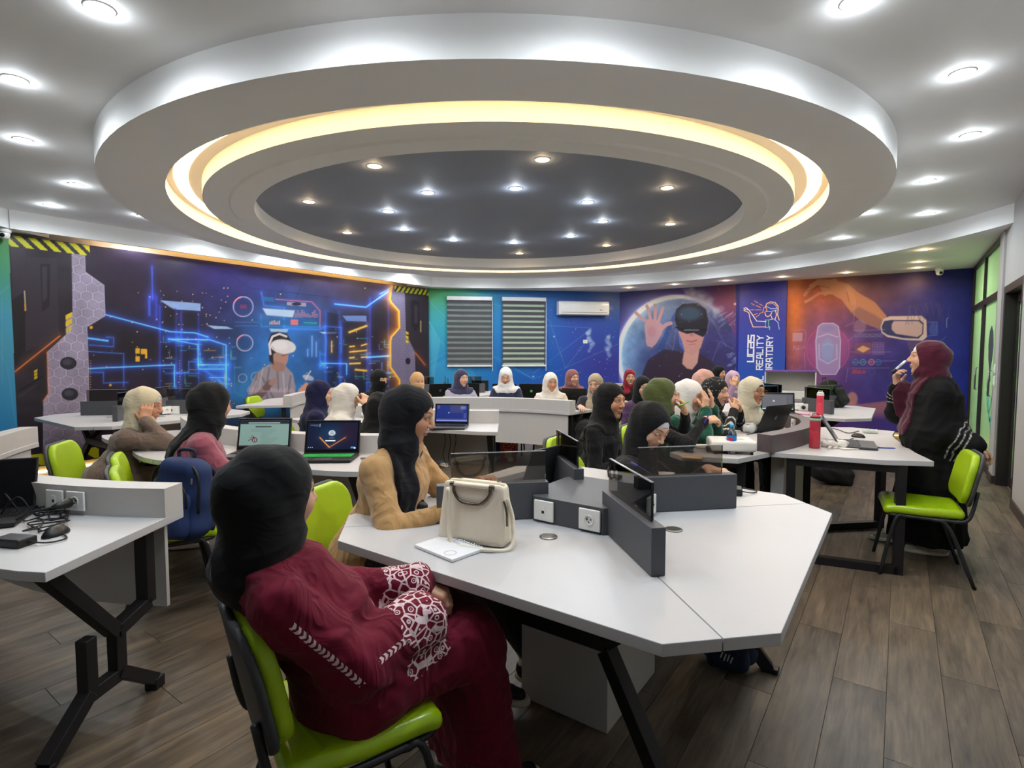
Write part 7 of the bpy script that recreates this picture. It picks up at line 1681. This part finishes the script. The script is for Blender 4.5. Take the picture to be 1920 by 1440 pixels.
# ---------------------------------------------------------------- bags
def backpack(loc, rz, label, col, dark, s=1.0, tilt=0.0, logo=False, straps=True, nm='backpack'):
    t = thing(nm, label, 'backpack', loc, rz); t.rotation_euler = (tilt, 0, rz); t.scale = (s, s, s); cm = M('pack_' + col[1:], col, .75, bump=.25, bscale=260, var=.15, scale=40); dm = M('pack_' + dark[1:], dark, .7, bump=.2, bscale=260)
    def body(q):
        x, y, z = q[..., 0], q[..., 1], q[..., 2]; w = .155 - .03 * np.clip((z - .30) / .16, 0, 1); f = rbox(np.stack([x * .155 / w, y - .02 * np.sin(z * 7), z], -1), (0, 0, .23), (.155, .085, .23), .075); return f + .004 * np.sin(z * 40 + x * 12)
    mesh_obj('main_compartment', *nets(body, (-.17, -.12, -.01), (.17, .12, .47), .010), cm, t, True)
    pk = lambda q: rbox(q, (0, -.088, .15), (.115, .045, .13), .04) + .003 * np.sin(q[..., 2] * 50)
    mesh_obj('front_pocket', *nets(pk, (-.13, -.15, 0), (.13, -.03, .30), .009), cm, t, True)
    MB().tube(smooth_path([(-.12, -.105, .20), (-.115, -.115, .28), (-.08, -.11, .315), (0, -.108, .325), (.08, -.11, .315), (.115, -.115, .28), (.12, -.105, .20)], 6), .006, 6).obj('zip', M('zip_black', '#0f0f11', .5), t, True); MB().tube(smooth_path([(-.15, -.05, .16), (-.145, -.06, .36), (-.08, -.055, .43), (0, -.05, .445), (.08, -.055, .43), (.145, -.06, .36), (.15, -.05, .16)], 6), .007, 6).obj('zip', M('zip_black'), t, True)
    MB().box((.09, -.118, .26), (.010, .006, .032)).obj('zip_pull', SHINY, t, bevel=.002); MB().box((.12, -.075, .34), (.010, .006, .034)).obj('zip_pull', SHINY, t, bevel=.002)
    MB().tube(smooth_path([(-.05, .02, .455), (-.045, .02, .50), (.045, .02, .50), (.05, .02, .455)], 6), .010, 8).obj('top_handle', dm, t, True)
    if straps:
        for sx in (-1, 1): MB().tube(smooth_path([(sx * .06, .085, .42), (sx * .09, .15, .34), (sx * .11, .15, .18), (sx * .12, .09, .04)], 6), .016, 6).obj('strap', dm, t, True)
    if logo:
        m = MB()
        for x0, z0, z1 in ((-.030, .13, .175), (-.012, .115, .165), (.006, .115, .165), (.022, .105, .15)): m.bar((x0 - .004, -.1345, z0), (x0 + .008, -.1345, z1), .007, .003, (0, 1, 0))
        m.obj('logo_bars', M('logo_white', '#c8ccd4', .5), t)
    return t
b4 = PEOPLE[4].location
p = at_d(338, 985, 2.92); backpack((p[0], p[1], .465), math.radians(25), 'dark blue school backpack on the chair of the woman in pink', '#152b57', '#121a30', .95, -.10)
p = at_z(1362, 1268, 0); backpack((p[0] - .02, p[1] + .12, 0.02), math.radians(10), 'navy laptop backpack with logo under the near workstation', '#15263f', '#10141c', .80, .30, True)
p = at_z(1566, 912, 0); 
def slump(q): return rbox(q + np.stack([0 * q[..., 0], 0 * q[..., 0], .03 * np.sin(q[..., 0] * 9)], -1), (0, 0, .10), (.21, .12, .10), .07) + .006 * np.sin(q[..., 0] * 35 + q[..., 2] * 30)
bg = thing('shoulder_bag', 'slumped black bag on the floor under the speaker desk', 'bag', (p[0] - .05, p[1] + .12, .005), math.radians(30)); mesh_obj('bag_body', *nets(slump, (-.24, -.15, -.01), (.24, .15, .22), .011), M('bag_black', '#101012', .7, bump=.3, bscale=60), bg, True)
for dx in (0, .12): MB().tube(smooth_path([(dx - .05, -.02, .17), (dx - .03, -.06, .32), (dx + .05, -.06, .34), (dx + .08, -.03, .18)], 6), .011, 6).obj('strap', M('bag_black'), bg, True)
p = at_z(1576, 764, TZ); backpack((p[0], p[1], TZ), math.radians(70), 'black backpack leaning over the back right workstation', '#0f1011', '#0c0c0e', .85, -.5)
p = at_z(953, 863, 0); gb = thing('gift_bag', 'red paper gift bag with gold drawing under the far desk', 'gift bag', (p[0], p[1], 0), math.radians(35)); RED = M('gift_red', '#a3121c', .45); GOLD = M('gift_gold', '#d0a850', .4, .3)
MB().box2((-.11, -.05, 0), (.11, .05, .30)).obj('bag_body', RED, gb, bevel=.003)
def gline(pts, r=.004): MB().tube([(x, -.0515, z) for x, z in pts], r, 5).obj('gold_line', GOLD, gb, True)
gline([(-.06 + .012 * math.cos(a * 6) + .06 * math.cos(a) + .06, .20 + .045 * math.sin(a) + .008 * math.sin(a * 6)) for a in np.linspace(0, 6.3, 40)]); gline([(-.02, .205), (-.005, .195), (.01, .21), (.025, .2), (.035, .208)]); gline([(.08, .21), (.095, .235), (.085, .25)])
MB().lathe([(.05, 0), (.05, .003), (.0005, .003)], 20).xform(Matrix.Translation((0, -.0505, .075)) @ Matrix.Rotation(math.pi / 2, 4, 'X')).obj('gold_face', GOLD, gb)
for sx in (-1, 1): MB().lathe([(.02, 0), (.02, .004), (.0005, .004)], 14).xform(Matrix.Translation((sx * .04, -.0505, .118)) @ Matrix.Rotation(math.pi / 2, 4, 'X')).obj('gold_ear', GOLD, gb); MB().tube(smooth_path([(-.05, sx * .048, .295), (-.04, sx * .04, .37), (.04, sx * .04, .37), (.05, sx * .048, .295)], 5), .004, 6).obj('handle', RED, gb, True)
# open white display box standing by the back wall
p = at_d(1482, 725, 9.2); bx_ = thing('display_box', 'open white display box with printed top before the blue sign', 'box', (p[0], p[1], 0), math.radians(5)); W_, D_, H_ = .76, .42, 1.14; BW_ = M('box_white', '#dcd8d0', .5)
MB().box2((-W_ / 2, -D_ / 2, 0), (W_ / 2, D_ / 2, .82)).obj('plinth', BW_, bx_, bevel=.003)
for lo, hi, nm in (((-W_ / 2, -D_ / 2, .82), (-W_ / 2 + .015, D_ / 2, H_), 'side_panel'), ((W_ / 2 - .015, -D_ / 2, .82), (W_ / 2, D_ / 2, H_), 'side_panel'), ((-W_ / 2, D_ / 2 - .015, .82), (W_ / 2, D_ / 2, H_), 'back_panel')): MB().box2(lo, hi).obj(nm, BW_, bx_)
MB().box2((-W_ / 2 - .005, -D_ / 2 - .005, H_), (W_ / 2 + .005, D_ / 2 + .005, H_ + .02)).obj('printed_top', M('box_purple', '#6a4a96', .5, var=.4, scale=6), bx_)
# small white stand with black knob on the back right workstation
p = at_z(1506, 770, TZ); t = thing('socket_box', 'white socket cube with black plug on the back right workstation', 'socket box', (p[0], p[1], TZ), math.radians(10)); MB().box2((-.05, -.04, 0), (.05, .04, .085)).obj('case', PLATE, t, bevel=.006); MB().lathe([(.022, 0), (.022, .03), (.012, .035)], 16).xform(Matrix.Translation((0, -.04, .045)) @ Matrix.Rotation(math.pi / 2, 4, 'X')).obj('plug', BLACKP, t, True)
p = at_z(682, 862, TZ); t = thing('usb_dongle', 'small usb dongle beside the green-key laptop', 'usb stick', (p[0], p[1], TZ), math.radians(20)); MB().box2((-.02, -.008, .004), (.008, .008, .014)).obj('body', SHINY, t, bevel=.001); MB().box2((.008, -.009, .003), (.028, .009, .015)).obj('cap', M('dongle_brown', '#3a2a22', .5), t, bevel=.002)
p = at_z(308, 776, TZ); t = thing('router_box', 'white socket box on the workstation by the left mural', 'socket box', (p[0] + .1, p[1] + .05, TZ), math.radians(36)); MB().box2((-.07, -.03, 0), (.07, .03, .09)).obj('case', PLATE, t, bevel=.005); MB().box2((-.012, -.032, .035), (.012, -.0295, .06)).obj('socket', HOLE, t)
